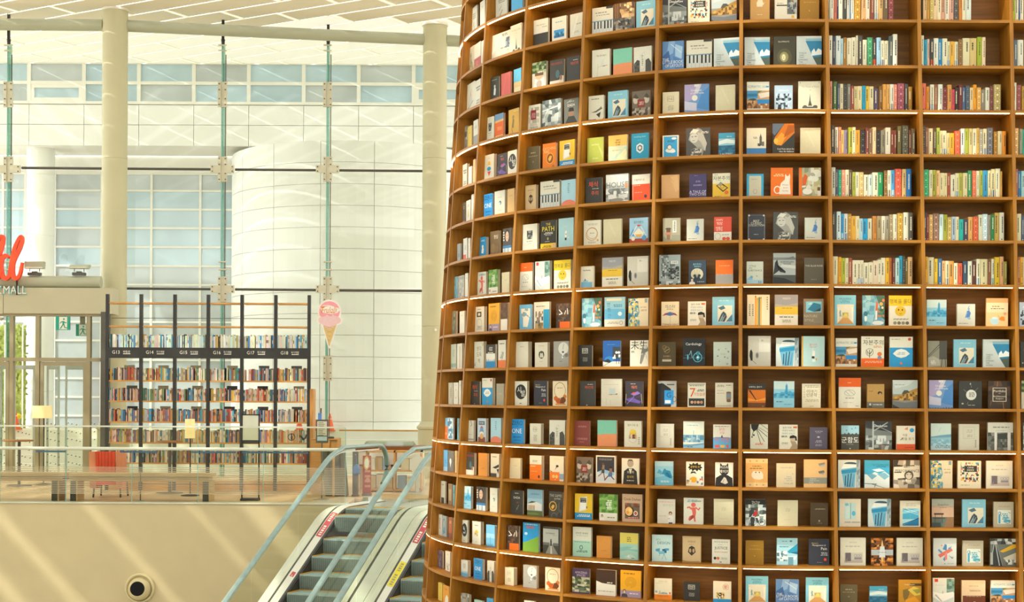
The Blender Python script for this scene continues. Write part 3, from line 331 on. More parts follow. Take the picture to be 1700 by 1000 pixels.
seaside|dcd8c4|R .0 .42 .48 .7 4c90b8;R 0 .5 .48 .6 2c7498;R .48 .4 1 .7 b8946c;P dcd0bc .5 .6 1 .66 1 .5 .6 .44;P 6c7c4c .48 .7 .7 .7 .48 .6;R 0 .12 .46 .4 a87848;N 0 .1 .46 .36 6 3 5 b88450,8c6038,c89c68,6c4c30;R .46 .24 1 .4 2c84c0;N .46 .1 1 .26 7 2 6 c89058,dcc4a0,8c6444,b07840;P 4c4c38 0 .4 .3 .44 .46 .4 .3 .36;T .46 .84 .08 8cacb4 ADRIATIC_SEA;R .86 .81 .98 .86 3c94c0
second_b|2f2e2b|R .28 .62 .7 .86 bcb8a8;R .31 .64 .67 .84 2f2e2b;T .49 .77 .1 d4d0c0 2ND;T .49 .68 .045 d4d0c0 STORY;M .32 .68 .24 .44 5 8c8a80
second_c|d6cba8|R .28 .58 .7 .82 a8a084;R .3 .6 .68 .8 d6cba8;T .49 .7 .11 8c866c 2ND;M .32 .68 .2 .42 4 a8a084
second_w|d8d4be|R .3 .6 .62 .84 a8a494;R .32 .62 .6 .82 d8d4be;T .46 .72 .1 84806f 2ND;M .3 .64 .14 .46 6 a8a494
sepia_label|6c6152|N 0 0 1 .36 8 4 3 8c8070,54493c,a89c88,443c32;E .2 .66 .15 .14 b8ac98;E .8 .66 .15 .14 b8ac98;P 4c4438 .04 .76 .2 .9 .36 .76 .3 .7;P 4c4438 .64 .76 .8 .9 .96 .76 .9 .7;R .3 .38 .7 .68 84382f;M .36 .64 .46 .6 3 c8a898
seven|dcd8c2|R .06 .05 .94 .36 2e3a3c;E .24 .2 .08 .06 d8a478;E .42 .2 .08 .06 c89468;E .6 .2 .08 .06 d8a478;E .78 .2 .08 .06 c89468;M .1 .9 .86 .9 1 34342c;T .28 .6 .36 d85a24 7;T .66 .53 .14 d85a24 거짓습관;M .5 .92 .64 .74 2 54544a;R .04 .93 .96 .95 34342c
sky_hill|a3cad6|E .5 0 .6 .26 e08060;M .42 .58 .5 .88 5 7c9ca8;
sky_plain|84b8cc|N .1 .1 .9 .9 3 6 3 84b8cc,a0c8d4,74a8bc
sky_tree|74b8d8|R 0 .4 1 .6 9cccdc;W 0 1 0 .2 6 3 3c6c84;K .5 .1 .5 .46 .04 4c84a0
smiley|ddd8c0|R 0 .66 1 1 dfc024;T .5 .81 .15 5c5424 행복을_풀다;E .5 .49 .24 .17 dcb42c;E .42 .53 .03 .03 4c4424;E .58 .53 .03 .03 4c4424;M .14 .86 .2 .25 2 6c6a5c;E .26 .1 .08 .055 8c8a74;E .44 .1 .08 .055 74745c;E .62 .1 .08 .055 8c8a74;E .8 .1 .08 .055 6c6a54;P 4c4424 .42 .42 .5 .39 .58 .42 .5 .405
snapshot|b49a80|R 0 .36 1 .7 c8a488;R 0 .76 1 1 a4a898;T .52 .79 .1 54544c Snapshot;M .36 .66 .68 .71 1 74705f;R 0 0 1 .36 5c6c64;P 8c6c4c .54 0 1 0 1 .36 .7 .36;R .1 .44 .54 .5 4c3c2c;K .14 .14 .16 .46 .025 3c3024;K .48 .14 .46 .46 .025 3c3024;R .06 .3 .6 .34 54442f;R 0 0 .4 .16 44504a
snow_mtn|3fa2c4|P d0dcd8 0 .5 .2 .46 .4 .58 .6 .5 .8 .6 1 .46 1 0 0 0;P 6ca4b8 .1 .48 .3 .3 .5 .44 .3 .52;P 7cb0c0 .5 .5 .8 .3 1 .42 .8 .56;P e4ece4 .3 .66 .6 .7 .8 .62 .5 .58;T .62 .84 .05 24607c The_True_Nice_Trail;T .66 .77 .05 24607c Of_Mountain;K 0 .16 .5 .14 .02 2c3c44;K .4 .02 .44 .16 .02 2c3c44;K .3 .14 .8 .0 .02 2c3c44
spiral_yel|dca31e|R 0 0 1 .26 9c8ca0;O .5 .56 .27 .19 .012 8c6818;O .5 .56 .21 .15 .012 8c6818;O .5 .56 .15 .105 .012 8c6818;O .5 .56 .09 .065 .012 8c6818;P dca31e .18 .3 .5 .46 .46 .3;M .16 .7 .85 .92 1 8c6818;H .2 .01 .26 2c2822 d0b49c 4c4854;M .45 .86 .12 .18 1 d8d0d8
story|d6cdb0|T .52 .68 .15 34342c 이야기;T .52 .53 .15 34342c 인문학;M .14 .9 .82 .94 2 a8a088;M .14 .9 .24 .36 3 a8a088;M .08 .16 .4 .9 5 bcb49a;M .88 .95 .4 .9 5 bcb49a;M .4 .62 .05 .08 1 8c866f
style50|c6ccbb|T .36 .8 .08 54605c STYLE;T .24 .71 .05 54605c AND;T .5 .61 .08 54605c SUBSTANCE;R 0 .0 1 .2 a4c8d4;P 8cbcd0 0 .2 .3 .4 .36 .2;E .3 .32 .08 .06 6ca4c8;T .8 .1 .11 3c4c54 50;E .62 .36 .03 .02 5c6c74
suit_cat|d4d2c0|P 22211e 0 0 .04 .36 .3 .48 .7 .48 .96 .36 1 0;P 22211e .24 .6 .28 .98 .4 .88 .6 .88 .72 .98 .78 .6 .6 .46 .38 .46;T .5 .8 .12 e0dccc 미스터;T .5 .63 .14 e0dccc 메이지;P b8b4a4 .3 .18 .5 .4 .6 .36 .72 .16 .56 .1;K .4 .1 .5 .3 .02 3c3a34
suit_man|d4cfba|P 2c2a24 .08 0 .14 .5 .36 .62 .66 .62 .86 .5 .92 0;E .5 .8 .18 .15 a49680;P 54504a .32 .86 .4 .96 .6 .96 .68 .86 .6 .9 .4 .9;P c8c4b4 .4 .6 .5 .4 .6 .6;T .5 .47 .1 d8d0b4 소설의;T .5 .28 .1 c8a844 정치학;M .3 .7 .12 .16 1 d8d0b4
sunsky|dc6420|P 6c94b4 0 .7 1 .74 1 1 0 1;P d8b070 0 .66 1 .7 1 .78 0 .74;M .2 .8 .36 .5 3 f0a458;M .1 .9 .12 .18 1 f0c078
swimmers|d8d4c4|R .06 .06 .94 .95 34343a;R .06 .06 .94 .4 c4ccd0;P 8cb4cc .06 .4 .4 .5 .94 .4 .94 .3;E .36 .7 .05 .045 5c4434;P 8c6c50 .3 .5 .44 .5 .44 .66 .34 .66;P 44443c .28 .36 .44 .36 .44 .5 .3 .5;K .3 .36 .12 .24 .05 8c6c50;K .4 .36 .46 .14 .05 8c6c50;E .76 .58 .06 .05 2c221c;P 8c6450 .68 .36 .84 .36 .82 .54 .7 .54;P 4c6c94 .6 .24 .84 .24 .84 .38 .66 .38;K .62 .26 .44 .1 .05 6c4c3c;K .8 .24 .94 .14 .05 6c4c3c;T .5 .86 .07 8c8c8c FRIENDSHIP
swirls|ddd0ae|P 64a0a8 0 0 .56 0 .58 .2 .44 .3 .56 .5 .46 1 0 1;N .02 .02 .5 .98 6 12 4 64a0a8,d8b848,3c84ac,e0d8b8,8cac64,2c6c8c,c8c894;O .2 .8 .14 .1 .04 e0c048;O .34 .46 .14 .1 .04 2c84b4;O .22 .2 .16 .1 .04 d8c870;O .4 .14 .1 .08 .03 3c94b4;M .6 .92 .66 .7 1 a89c80;M .6 .92 .54 .6 2 a89c80;R .82 .84 .95 .98 7c9ca4
tan_animal|dfae66|R 0 .84 1 1 e4c890;R 0 0 1 .16 e4c890;P e6dcc0 .26 .46 .34 .56 .5 .56 .7 .56 .8 .44 .8 .3 .64 .26 .4 .28 .28 .36;E .46 .52 .03 .02 3c3424;E .62 .52 .03 .02 3c3424;M .3 .7 .72 .76 1 6c5430;M .2 .8 .64 .68 1 6c5430;E .2 .92 .04 .03 c89c58;E .5 .92 .04 .03 c89c58;E .8 .92 .04 .03 c89c58;E .2 .08 .04 .03 c89c58;E .5 .08 .04 .03 c89c58;E .8 .08 .04 .03 c89c58
tan_emblem|c4a572|R .04 .06 .96 .94 cbb084;P 3c3428 .3 .4 .36 .58 .5 .64 .66 .58 .72 .4 .5 .26;E .42 .46 .06 .08 b89c70;E .6 .46 .06 .08 b89c70;T .5 .8 .1 8c744c eclipse;M .38 .6 .68 .71 1 8c744c;P a07c48 0 0 1 0 .9 .06 .4 .04 0 .08
tan_plain|d0aa6c|M .3 .7 .7 .76 1 b8945c
taupe_car|857a62|R .12 .5 .9 .9 7cbccc;P 2c7490 .2 .6 .5 .86 .86 .8 .88 .6 .5 .52;P 3c3c38 .5 .52 .84 .66 .86 .54;P a8d8dc .2 .8 .4 .88 .4 .78;T .36 .36 .09 b8b098 NATURE;T .28 .2 .09 b8b098 STYLE;M .5 .9 .12 .14 1 a49c84
taupe_dark|5b5444|T .5 .7 .065 c4bca8 THE_BLUE_ROSE;M .36 .64 .18 .2 1 a8a08c
taupe_draw|b6ab90|R .2 .14 .86 .68 d4dccc;P 4c9cb8 .24 .16 .34 .16 .34 .5 .24 .5;R .5 .2 .84 .3 5cacc0;K .3 .6 .4 .44 .02 34606c;K .74 .6 .84 .56 .02 34444c;P 7cbcc8 .44 .34 .6 .3 .8 .36 .7 .44;O .3 .56 .07 .05 .02 34708c;O .7 .22 .12 .06 .02 34708c;M .25 .8 .8 .85 1 a09680;M .4 .7 .3 .56 4 5c9cac
taupe_plain|a19a82|M .3 .7 .5 .56 1 b8b098
teal_hex|2791b3|P d4dcd4 .5 .64 .7 .56 .7 .36 .5 .26 .3 .36 .3 .56;P 4c7484 .5 .58 .64 .52 .64 .4 .5 .32 .36 .4 .36 .52;E .5 .46 .08 .06 dcd4bc;T .5 .87 .075 9cd4dc breaking_dawn;M .36 .64 .74 .76 1 6cbccc;R .0 0 .03 1 1c6c88
tealora|dd8f60|R 0 .48 1 1 7cc0a4;P 7cc0a4 0 .44 .5 .48 1 .5 1 .52 0 .52
tealplain|5ca4b0|M .2 .8 .6 .8 2 3c8090
teapot|c29857|P e0d4b4 .34 .5 .62 .5 .66 .62 .62 .72 .4 .72 .32 .62;P e0d4b4 .64 .6 .74 .66 .66 .54;E .5 .76 .04 .03 e0d4b4;T .5 .86 .06 e0d0a8 Flavor_of_Korea;M .36 .62 .22 .26 1 d8c090
the_path|34342f|R 0 0 1 .21 e0bc20;T .5 .87 .08 e0bc20 THE;T .5 .71 .16 e4d024 PATH;M .2 .8 .52 .6 2 d0ccbc;M .3 .7 .48 .5 1 d0ccbc;E .48 .37 .05 .05 a89c60;M .1 .7 .06 .14 2 5c501c;E .88 .1 .1 .1 c8a888;M .3 .6 .26 .29 1 b8b4a4
triangle|c3ccc6|P 2c7ca0 .36 .84 1 .84 1 .3 .66 .3;P 8cb4bc .36 .92 1 .92 1 .84 .38 .84;P 4c5c50 .66 .3 1 .34 1 0 .86 0;P dce4e0 .6 .5 .7 .6 .76 .48 .86 .6 1 .54 1 .4 .6 .36;R .28 .96 1 .99 d4d8d0;T .24 .45 .045 5c6460 TWELVE;T .2 .38 .045 5c6460 CARS;T .2 .31 .045 5c6460 THAT;T .26 .235 .045 5c6460 CHANGED;T .18 .16 .045 5c6460 THE;T .24 .08 .045 5c6460 WORLD
two_cities|473f66|T .5 .29 .1 d0cce0 A_TALE_OF;T .5 .18 .1 d0cce0 TWO_CITIES;M .34 .66 .66 .74 2 8c84a8;T .5 .55 .06 b8b0cc DICKENS;M .3 .5 .92 .95 1 8c84a8
umbrella|d9cba6|P 8c4454 .06 .42 .2 .52 .5 .58 .8 .52 .94 .42 .7 .46 .5 .42 .3 .46;P 4c6ca0 .3 .45 .4 .56 .5 .58 .6 .56 .7 .45 .5 .42;K .5 .58 .52 .12 .012 5c5444;T .5 .8 .14 44402f 미스터;M .3 .7 .68 .71 1 54503f;T .5 .06 .085 8c4438 STEPHEN_KING
universe|6f93c0|P a89cc0 0 .4 .4 .5 .6 1 0 1;P 4c84bc .5 .2 1 .1 1 .9 .7 .7;E .42 .54 .12 .1 dcd8c8;P c8c4d0 .4 .7 .5 1 .7 1 .56 .7;P c0c0d0 0 .14 .5 .1 .5 .36 0 .44;T .48 .8 .07 e4e4e0 Universe;T .52 .69 .07 e4e4e0 of_Space_Noille;W 0 1 .0 .06 9 4 3c5878;R .4 .92 .6 1 d8d8d8
w_bigtext|d3d0bb|M .56 .84 .84 .94 2 74746c;M .5 .78 .4 .44 1 44443c;N .76 .38 .96 .76 4 5 4 6c747c,54606c,98a0a4;E .88 .3 .04 .02 d8a83c;K .05 .3 .5 .9 .1 dedbc8
w_blacksq|d9d5c0|R .24 .6 .72 .8 3c3a36;R .36 .65 .6 .75 d9d5c0;O .5 .36 .26 .16 .02 8c8a80;M .2 .8 .1 .26 3 a8a494;M .3 .7 .88 .92 1 54544c
w_blkhill|d4d2c0|P 4a4a44 .02 .1 .02 .4 .2 .54 .34 .5 .34 .0 .02 0;P 4a4a44 .66 .06 .66 .5 .84 .56 .98 .4 .98 0 .66 0;P c8c6b6 .36 .1 .62 .2 .62 .84 .36 .7;P d4d2c0 .39 .16 .59 .22 .59 .78 .39 .66;M .44 .54 .3 .7 6 8c8a80;N .04 .02 .32 .4 5 6 3 4a4a44,5c5c54,3c3c38
w_blklow|dfdbc6|R 0 0 1 .5 3c3c36;M .2 .8 .78 .82 1 a8a494;M .6 .92 .7 .73 1 7c7a6c;E .5 .06 .04 .03 c8c4b4
w_bluediamond|ddd9c4|R 0 0 1 .64 2a94c6;P e4e4d8 .14 .44 .3 .56 .5 .6 .7 .56 .88 .44 .7 .34 .5 .3 .3 .34;M .3 .7 .4 .5 2 9cb8c0;E .5 .12 .06 .04 d86858;M .08 .45 .9 .93 1 8c8a7c;E .86 .92 .07 .05 c84c3c
w_bluelow|d3d8cf|R 0 0 1 .22 6ca8cc;P a0c4d0 0 .22 1 .22 1 .34 0 .3;M .3 .7 .5 .8 4 a8aca4
w_bluepatch|dad6c4|R .62 0 1 .72 2c9cc4;N .1 .22 .6 .66 5 4 5 dad6c4,4c5c64,dad6c4,8c7c68;R .1 0 .6 .24 7c6c48;N .08 0 .6 .22 5 2 3 8c7448,54603c,b09c70;M .15 .7 .82 .86 1 5c5c54
w_bluephoto|dcd7c2|R .14 .22 .86 .52 3c94c8;N .14 .24 .86 .42 6 2 3 2c6c98,5cb0d4,24587c;M .24 .76 .78 .84 1 8ca4ac;R .4 .06 .6 .1 b8b4a4
w_bluewater|d9cfb4|R .08 .04 .88 .94 ddd8c2;R .08 .04 .88 .28 7cb4d0;E .4 .32 .2 .05 8cc0d4;M .2 .76 .78 .84 2 54544c;P 44645c .3 .34 .36 .44 .44 .36
w_branch|d9d6c3|K .3 .1 .34 .5 .012 a8a080;K .34 .4 .6 .44 .012 a8a080;K .6 .42 .76 .44 .03 54483c;K .78 .44 .84 .44 .03 d0802c;M .2 .8 .76 .82 2 a8a494;R .5 .44 .66 .66 cdd2c8
w_branches|d2d0ba|P 22221e .04 1 .5 1 .4 .8 .2 .7 .06 .84;K .3 .9 .96 .5 .03 22221e;K .3 .9 .8 .3 .03 22221e;K .3 .9 .6 .2 .03 22221e;K .2 .8 .1 .5 .03 22221e;K .6 1 1 .8 .03 22221e;E .2 .56 .05 .04 22221e;E .1 .48 .04 .03 22221e;K .4 .9 1 .66 .02 22221e;M .26 .74 .16 .24 2 d8603c
w_brownsk|c8c4ac|N .1 .2 .9 .8 4 5 3 c8c4ac,8c8468,c8c4ac,a89c74
w_bwstreet|cdcbba|R 0 0 1 .64 5c5f59;N .0 .0 1 .64 8 6 7 5c5f59,44483f,848880,6c706a;R .26 0 .36 .64 d8d4c8;R .78 0 .9 .64 d8d4c8;R .38 .1 .76 .6 3c403a;M .2 .84 .8 .86 1 7c7a6c;M .3 .7 .7 .72 1 9c9a8c;N .4 .1 .74 .4 4 3 4 54584f,74786f,3c403a
w_calli|d5d3c0|T .5 .74 .17 74746c 생각;T .52 .52 .17 74746c 도둑;T .5 .28 .17 74746c 책;E .92 .88 .06 .06 d8b85c;P 54544c .02 .1 .16 .26 .1 .1
w_cityph|d9d5c2|R .56 .24 .98 .78 7c8484;N .56 .24 .98 .78 6 7 4 8c9494,5c6464,a8aca4,74684f,4c5454;R .08 .5 .56 .54 44443c;M .1 .4 .57 .6 1 74746a;R .76 .12 .88 .2 d8b040;M .4 .7 .06 .09 1 8c8a7c;N .58 .76 .96 .94 5 2 2 8cb0c4,a8c4d0,7c9cb0
w_collage|d4d0b8|P 54584c .16 .36 .5 .42 .84 .56 .9 .48 .5 .36;P 34342f .5 .28 .8 .36 .72 .14;R .0 .0 .5 .1 4c4a42;P d8582c .8 0 1 .14 1 0;P d0ccb4 .3 .5 .5 .7 .44 .5;M .2 .7 .84 .9 1 74746a;P 7c7c70 .6 .44 .84 .58 .86 .5
w_crane|d8d3bd|P 2e2c27 .2 .4 .5 .46 .96 .56 .98 .44 .6 .36;P 2e2c27 .7 .34 .98 .36 .9 .14;R .0 .0 .7 .16 44403a;M .2 .7 .84 .9 1 74746a
w_cup|d2cdb6|R .62 .34 .9 .6 8c8070;E .76 .6 .14 .04 6c6050;R .64 .24 .88 .34 7c5c44;P 6c8ca4 .64 .5 .88 .5 .84 .4 .66 .42;E .76 .24 .12 .03 5c5444;M .08 .5 .82 .92 2 8c887a;M .62 .92 .88 .92 1 4c4a40;M .08 .5 .66 .7 2 a8a492;M .1 .5 .56 .59 1 8c887a;M .06 .9 .05 .08 1 8c887a
w_darkline|d2cfbb|M .5 .66 .3 .8 6 54544c;K .8 .05 .8 .95 .06 6c6a5c
w_darklow|d6d3c0|R .2 0 .8 .26 4c483c;M .3 .7 .8 .88 1 8c8a7c
w_goldoval|d8d5c2|O .5 .48 .3 .2 .05 c8a45c;M .3 .7 .86 .9 1 a8a494
w_green_bath|d3d7c9|R .64 .46 1 .98 6c9080;N .64 .5 1 .98 3 5 4 6c9080,84a494,54786a;R .08 .86 .24 .97 d04838;P ece8dc .0 .5 .4 .42 .96 .5 .96 .3 .4 .1 0 .3;P c4d0cc 0 .3 .4 .1 .96 .3 .96 .2 .4 .0 0 .2;K .46 .42 .46 .52 .02 54605c;P a8b0a8 .1 .36 .4 .12 .44 .14 .14 .4;M .12 .5 .72 .76 1 bcc4b8
w_greyph|d8d5c1|R .3 .44 .68 .76 8c8e84;N .3 .44 .68 .76 4 4 4 8c8e84,5c605a,b4b6ac,44484a;M .28 .7 .34 .38 1 8c8a7c;M .36 .6 .26 .29 1 a8a494
w_hook|d6d4c2|K .5 .98 .72 .8 .05 4c4a42;K .72 .8 .5 .72 .05 4c4a42;R 0 .08 1 .11 5c5a50;M .2 .7 .3 .34 1 a8a494
w_jar|dcd7be|T .5 .84 .085 54503f 달러구트_꿈;E .5 .5 .2 .18 d8b43c;P e8c434 .34 .56 .5 .7 .68 .56 .5 .5;R .3 .32 .7 .48 8c5c3c;N .3 .32 .7 .48 5 2 4 8c5c3c,c89060,44342c,d8c4a0;R .3 .2 .72 .32 d8d4c0;O .5 .36 .24 .2 .015 a8a490;M .8 .9 .1 .4 4 a8a490
w_man|d4cfbd|T .6 .76 .11 b0aca0 임상심리;M .1 .9 .86 .92 1 d8a898;E .74 .42 .1 .08 3c342c;E .74 .39 .075 .07 c8a88c;P dcdcd8 .6 .02 .62 .28 .7 .34 .8 .34 .9 .26 .9 .02;R .64 0 .86 .05 3c444c;M .08 .5 .28 .34 2 bcb8a8;P c8a88c .56 .2 .7 .24 .7 .18
w_mint|c6ccb8|R .0 .1 1 .24 98b0a0;M .3 .7 .5 .8 4 a8b0a0
w_mint2|d6d7c6|R 0 0 1 .54 a4cdb6;T .5 .79 .075 54544c 만만한_회계학;M .2 .8 .7 .72 1 8c8a7c;M .1 .9 .48 .51 1 5c8c78;O .46 .31 .08 .06 .03 34484a;M .2 .8 .14 .22 2 4c6c64
w_multisk|d5d2be|K .3 .3 .6 .8 .04 b8b09c;P b8c4c8 .5 .3 .7 .4 .6 .6;P d0a894 .4 .5 .6 .6 .5 .74;K .2 .2 .8 .4 .03 8c8a7c
w_oralow|dad6c4|R 0 0 1 .28 e0783c;N .3 .34 .7 .64 4 4 3 dad6c4,6c7464,dad6c4,8c9484;K .5 .28 .5 .6 .04 5c6454;M .2 .8 .84 .9 1 74746a
w_oralow2|dfdac4|R 0 0 1 .64 e8751a;T .44 .77 .09 54503f 정의란;R .08 .55 .5 .58 f0c890;M .1 .66 .34 .37 1 f0b470;E .78 .14 .08 .07 4c3c2c
w_orabottom|dcd6bc|R 0 0 1 .24 e08428;T .5 .86 .08 a89c80 언어의_온도;N .05 .26 .95 .42 9 2 4 dcd6bc,a8b09c,c8785c,dcd6bc,8ca0a0;M .1 .5 .76 .78 1 a89c80;M .2 .8 .14 .2 1 c06420
w_ovalblk2|dcdac6|E .5 .56 .42 .3 3c4448;N .3 .4 .7 .72 3 4 3 3c4448,8c9494,3c4448,c4c8c0;M .4 .56 .06 .1 1 54544c
w_photolow|d2cebc|R 0 0 1 .46 8c8c84;M .2 .8 .7 .8 2 a8a494
w_plain|d8d4bf|M .36 .66 .78 .84 1 b4b09c
w_redbottom|dcd5be|R 0 0 1 .24 d8582c;E .82 .82 .12 .09 3494c4;T .46 .62 .1 5c4c3c 미움;T .6 .46 .12 5c4c3c 받을_용기;K .2 .4 .34 .5 .03 44403a;P d8885c .4 .86 .6 .96 .6 .82;M .45 .9 .08 .12 1 84341c
w_redlabel|dad6c2|N .1 .2 .9 .9 5 6 3 dad6c2,a8a08c,dad6c2,c4bca8;R .28 .44 .68 .8 8c2c34;M .34 .62 .5 .7 4 c89c94;M .2 .8 .1 .18 2 8c8678
w_redlow|d8d4c0|R 0 0 1 .5 a84c40;R .2 .14 .6 .4 b86050
w_redlow2|d4d4c8|R 0 .06 .7 .3 d8583c;M .3 .7 .5 .7 3 a8a494
w_redtext|d8d6c6|M .3 .6 .3 .85 7 a84034
w_ring|dbd6bf|O .48 .46 .33 .24 .04 d8983c;O .5 .5 .3 .22 .015 6c5c94;M .2 .8 .8 .88 2 b0aca0;M .36 .66 .48 .52 1 8c887a;E .82 .22 .06 .05 c8a868;M .2 .7 .1 .18 2 a8a490
w_shapes|dad6c2|P e0ac30 .36 .6 .66 .6 .58 .74 .44 .74;E .5 .46 .2 .08 2c90b8;P d85048 .34 .36 .5 .18 .68 .36;M .4 .6 .84 .88 1 b8b4a4
w_sketchlow|d9d6c6|M .3 .7 .8 .9 2 b8b4a4;N .1 .06 .9 .4 4 3 3 d9d6c6,b0ac9c,8c8a7c
w_spencer|cfccb8|T .62 .6 .09 44443c Spencer;M .3 .7 .26 .34 2 a8a494;K .2 .2 .6 .9 .1 d8d6c4
w_square|c9c5b0|R .2 .44 .78 .9 b8b4a0;R .22 .46 .76 .88 c9c5b0;M .36 .66 .66 .8 3 b0ac98;M .36 .66 .5 .6 2 a8a490;M .78 .86 .1 .4 6 8c887a
w_star|d2d5cb|P d8705c .2 .4 .76 .66 .84 .56 .3 .3;P 4c84ac .4 .6 .5 .8 .58 .76 .58 .56;P e0887c .5 .2 .6 .24 .6 .5 .5 .46;P 4c84ac .42 .24 .5 .16 .5 .36;P 5c94b8 .2 .56 .34 .46 .4 .5 .24 .62;P 5c94b8 .62 .64 .8 .72 .7 .58;E .82 .3 .05 .04 e08c80;E .36 .74 .04 .03 e0a090;P 6ca0bc .64 .4 .8 .26 .84 .3;M .6 .9 .08 .1 1 8c9088;E .5 .08 .02 .015 4c4c48
w_tanstripe|d8d4c0|R .5 .05 .66 .9 b8945c
w_tealdot|d0ccb8|E .54 .52 .13 .08 3c7484;E .5 .5 .07 .05 d0ccb8;M .3 .7 .72 .76 1 a8a494;M .3 .7 .2 .24 1 b4b09c
w_text|d3d0bc|M .15 .9 .62 .8 2 74746c;M .2 .8 .2 .36 2 8c8a7c
w_thin|d4cfba|R .4 .44 .68 .66 bcc8c4;M .36 .56 .43 .45 1 7c8c84;K .4 .42 .8 .44 .02 a8905c;K .7 .44 .78 .46 .03 4c4438;M .12 .84 .78 .81 1 bcb8a4;K .24 .3 .26 .04 .01 a8a490;K .46 .04 .46 .24 .01 b4b09c
w_twohead|d5d1bb|E .52 .5 .22 .16 4c4a42;E .46 .48 .09 .1 c8c4ac;E .6 .48 .09 .1 c8c4ac;P 2c2a26 .3 .5 .34 .62 .42 .6 .38 .44;P 2c2a26 .72 .5 .7 .62 .62 .6 .68 .44;M .3 .76 .84 .88 1 c8a868;M .4 .64 .22 .25 1 a8a490
w_yelicon|dcd9c4|P e0b43c .3 .56 .5 .64 .7 .56 .7 .48 .3 .48;R .32 .38 .68 .48 8c7c58;N .3 .36 .7 .5 5 2 3 c8a458,6c6450,dcd9c4;M .3 .7 .8 .86 1 8c887a;M .4 .6 .1 .14 1 b4b09c
w_yelsk|d6d3be|P d8b848 .4 .3 .6 .3 .56 .6 .44 .6;M .3 .7 .72 .84 2 a8a490
yel_green|c9d2ae|R 0 .6 1 1 dfb860;P b4ccb8 0 .1 .5 .3 1 .6 1 .4 .5 0 0 0;P dcd8a4 .4 .1 .9 .5 1 .3 .7 0;M .36 .64 .6 .86 3 b08c40;M .2 .7 .42 .46 1 c89c7c;K .4 .1 .46 .3 .02 a8b090
yel_plain|d8b848|M .3 .7 .7 .76 1 b8983c
yel_teal|9cc4b2|R 0 .6 1 1 d6c55c;M .38 .62 .66 .86 3 8c8440;P 84b8ac 0 .3 .5 .36 1 .3 1 .44 .4 .5 0 .44;P b8d0c0 .2 .1 .6 .2 .9 .1 .5 0;P e0e0d0 .4 .1 .5 .2 .54 .06;P a8c8b8 .5 .4 .9 .54 1 .4;K .64 .06 .8 .06 .03 4c6c5c
yelora_white|e0982c|P e8e4d0 .3 .0 .9 0 .86 .4 .6 .5 .4 .3;M .3 .7 .74 .86 2 b8741c
zero_one|2c8fd0|T .5 .85 .17 1c4c74 ZERO;T .5 .72 .06 1c4c74 to;T .48 .52 .19 e4ecec ONE;M .2 .8 .24 .3 1 1c5c90;M .26 .74 .12 .16 1 1c5c90'''.split('\n'):
    if _l: _n, _c, _o = _l.split('|'); DESIGNS[_n] = (_c, _o)  # w_bigtext carries a pale diagonal light streak painted on its cover
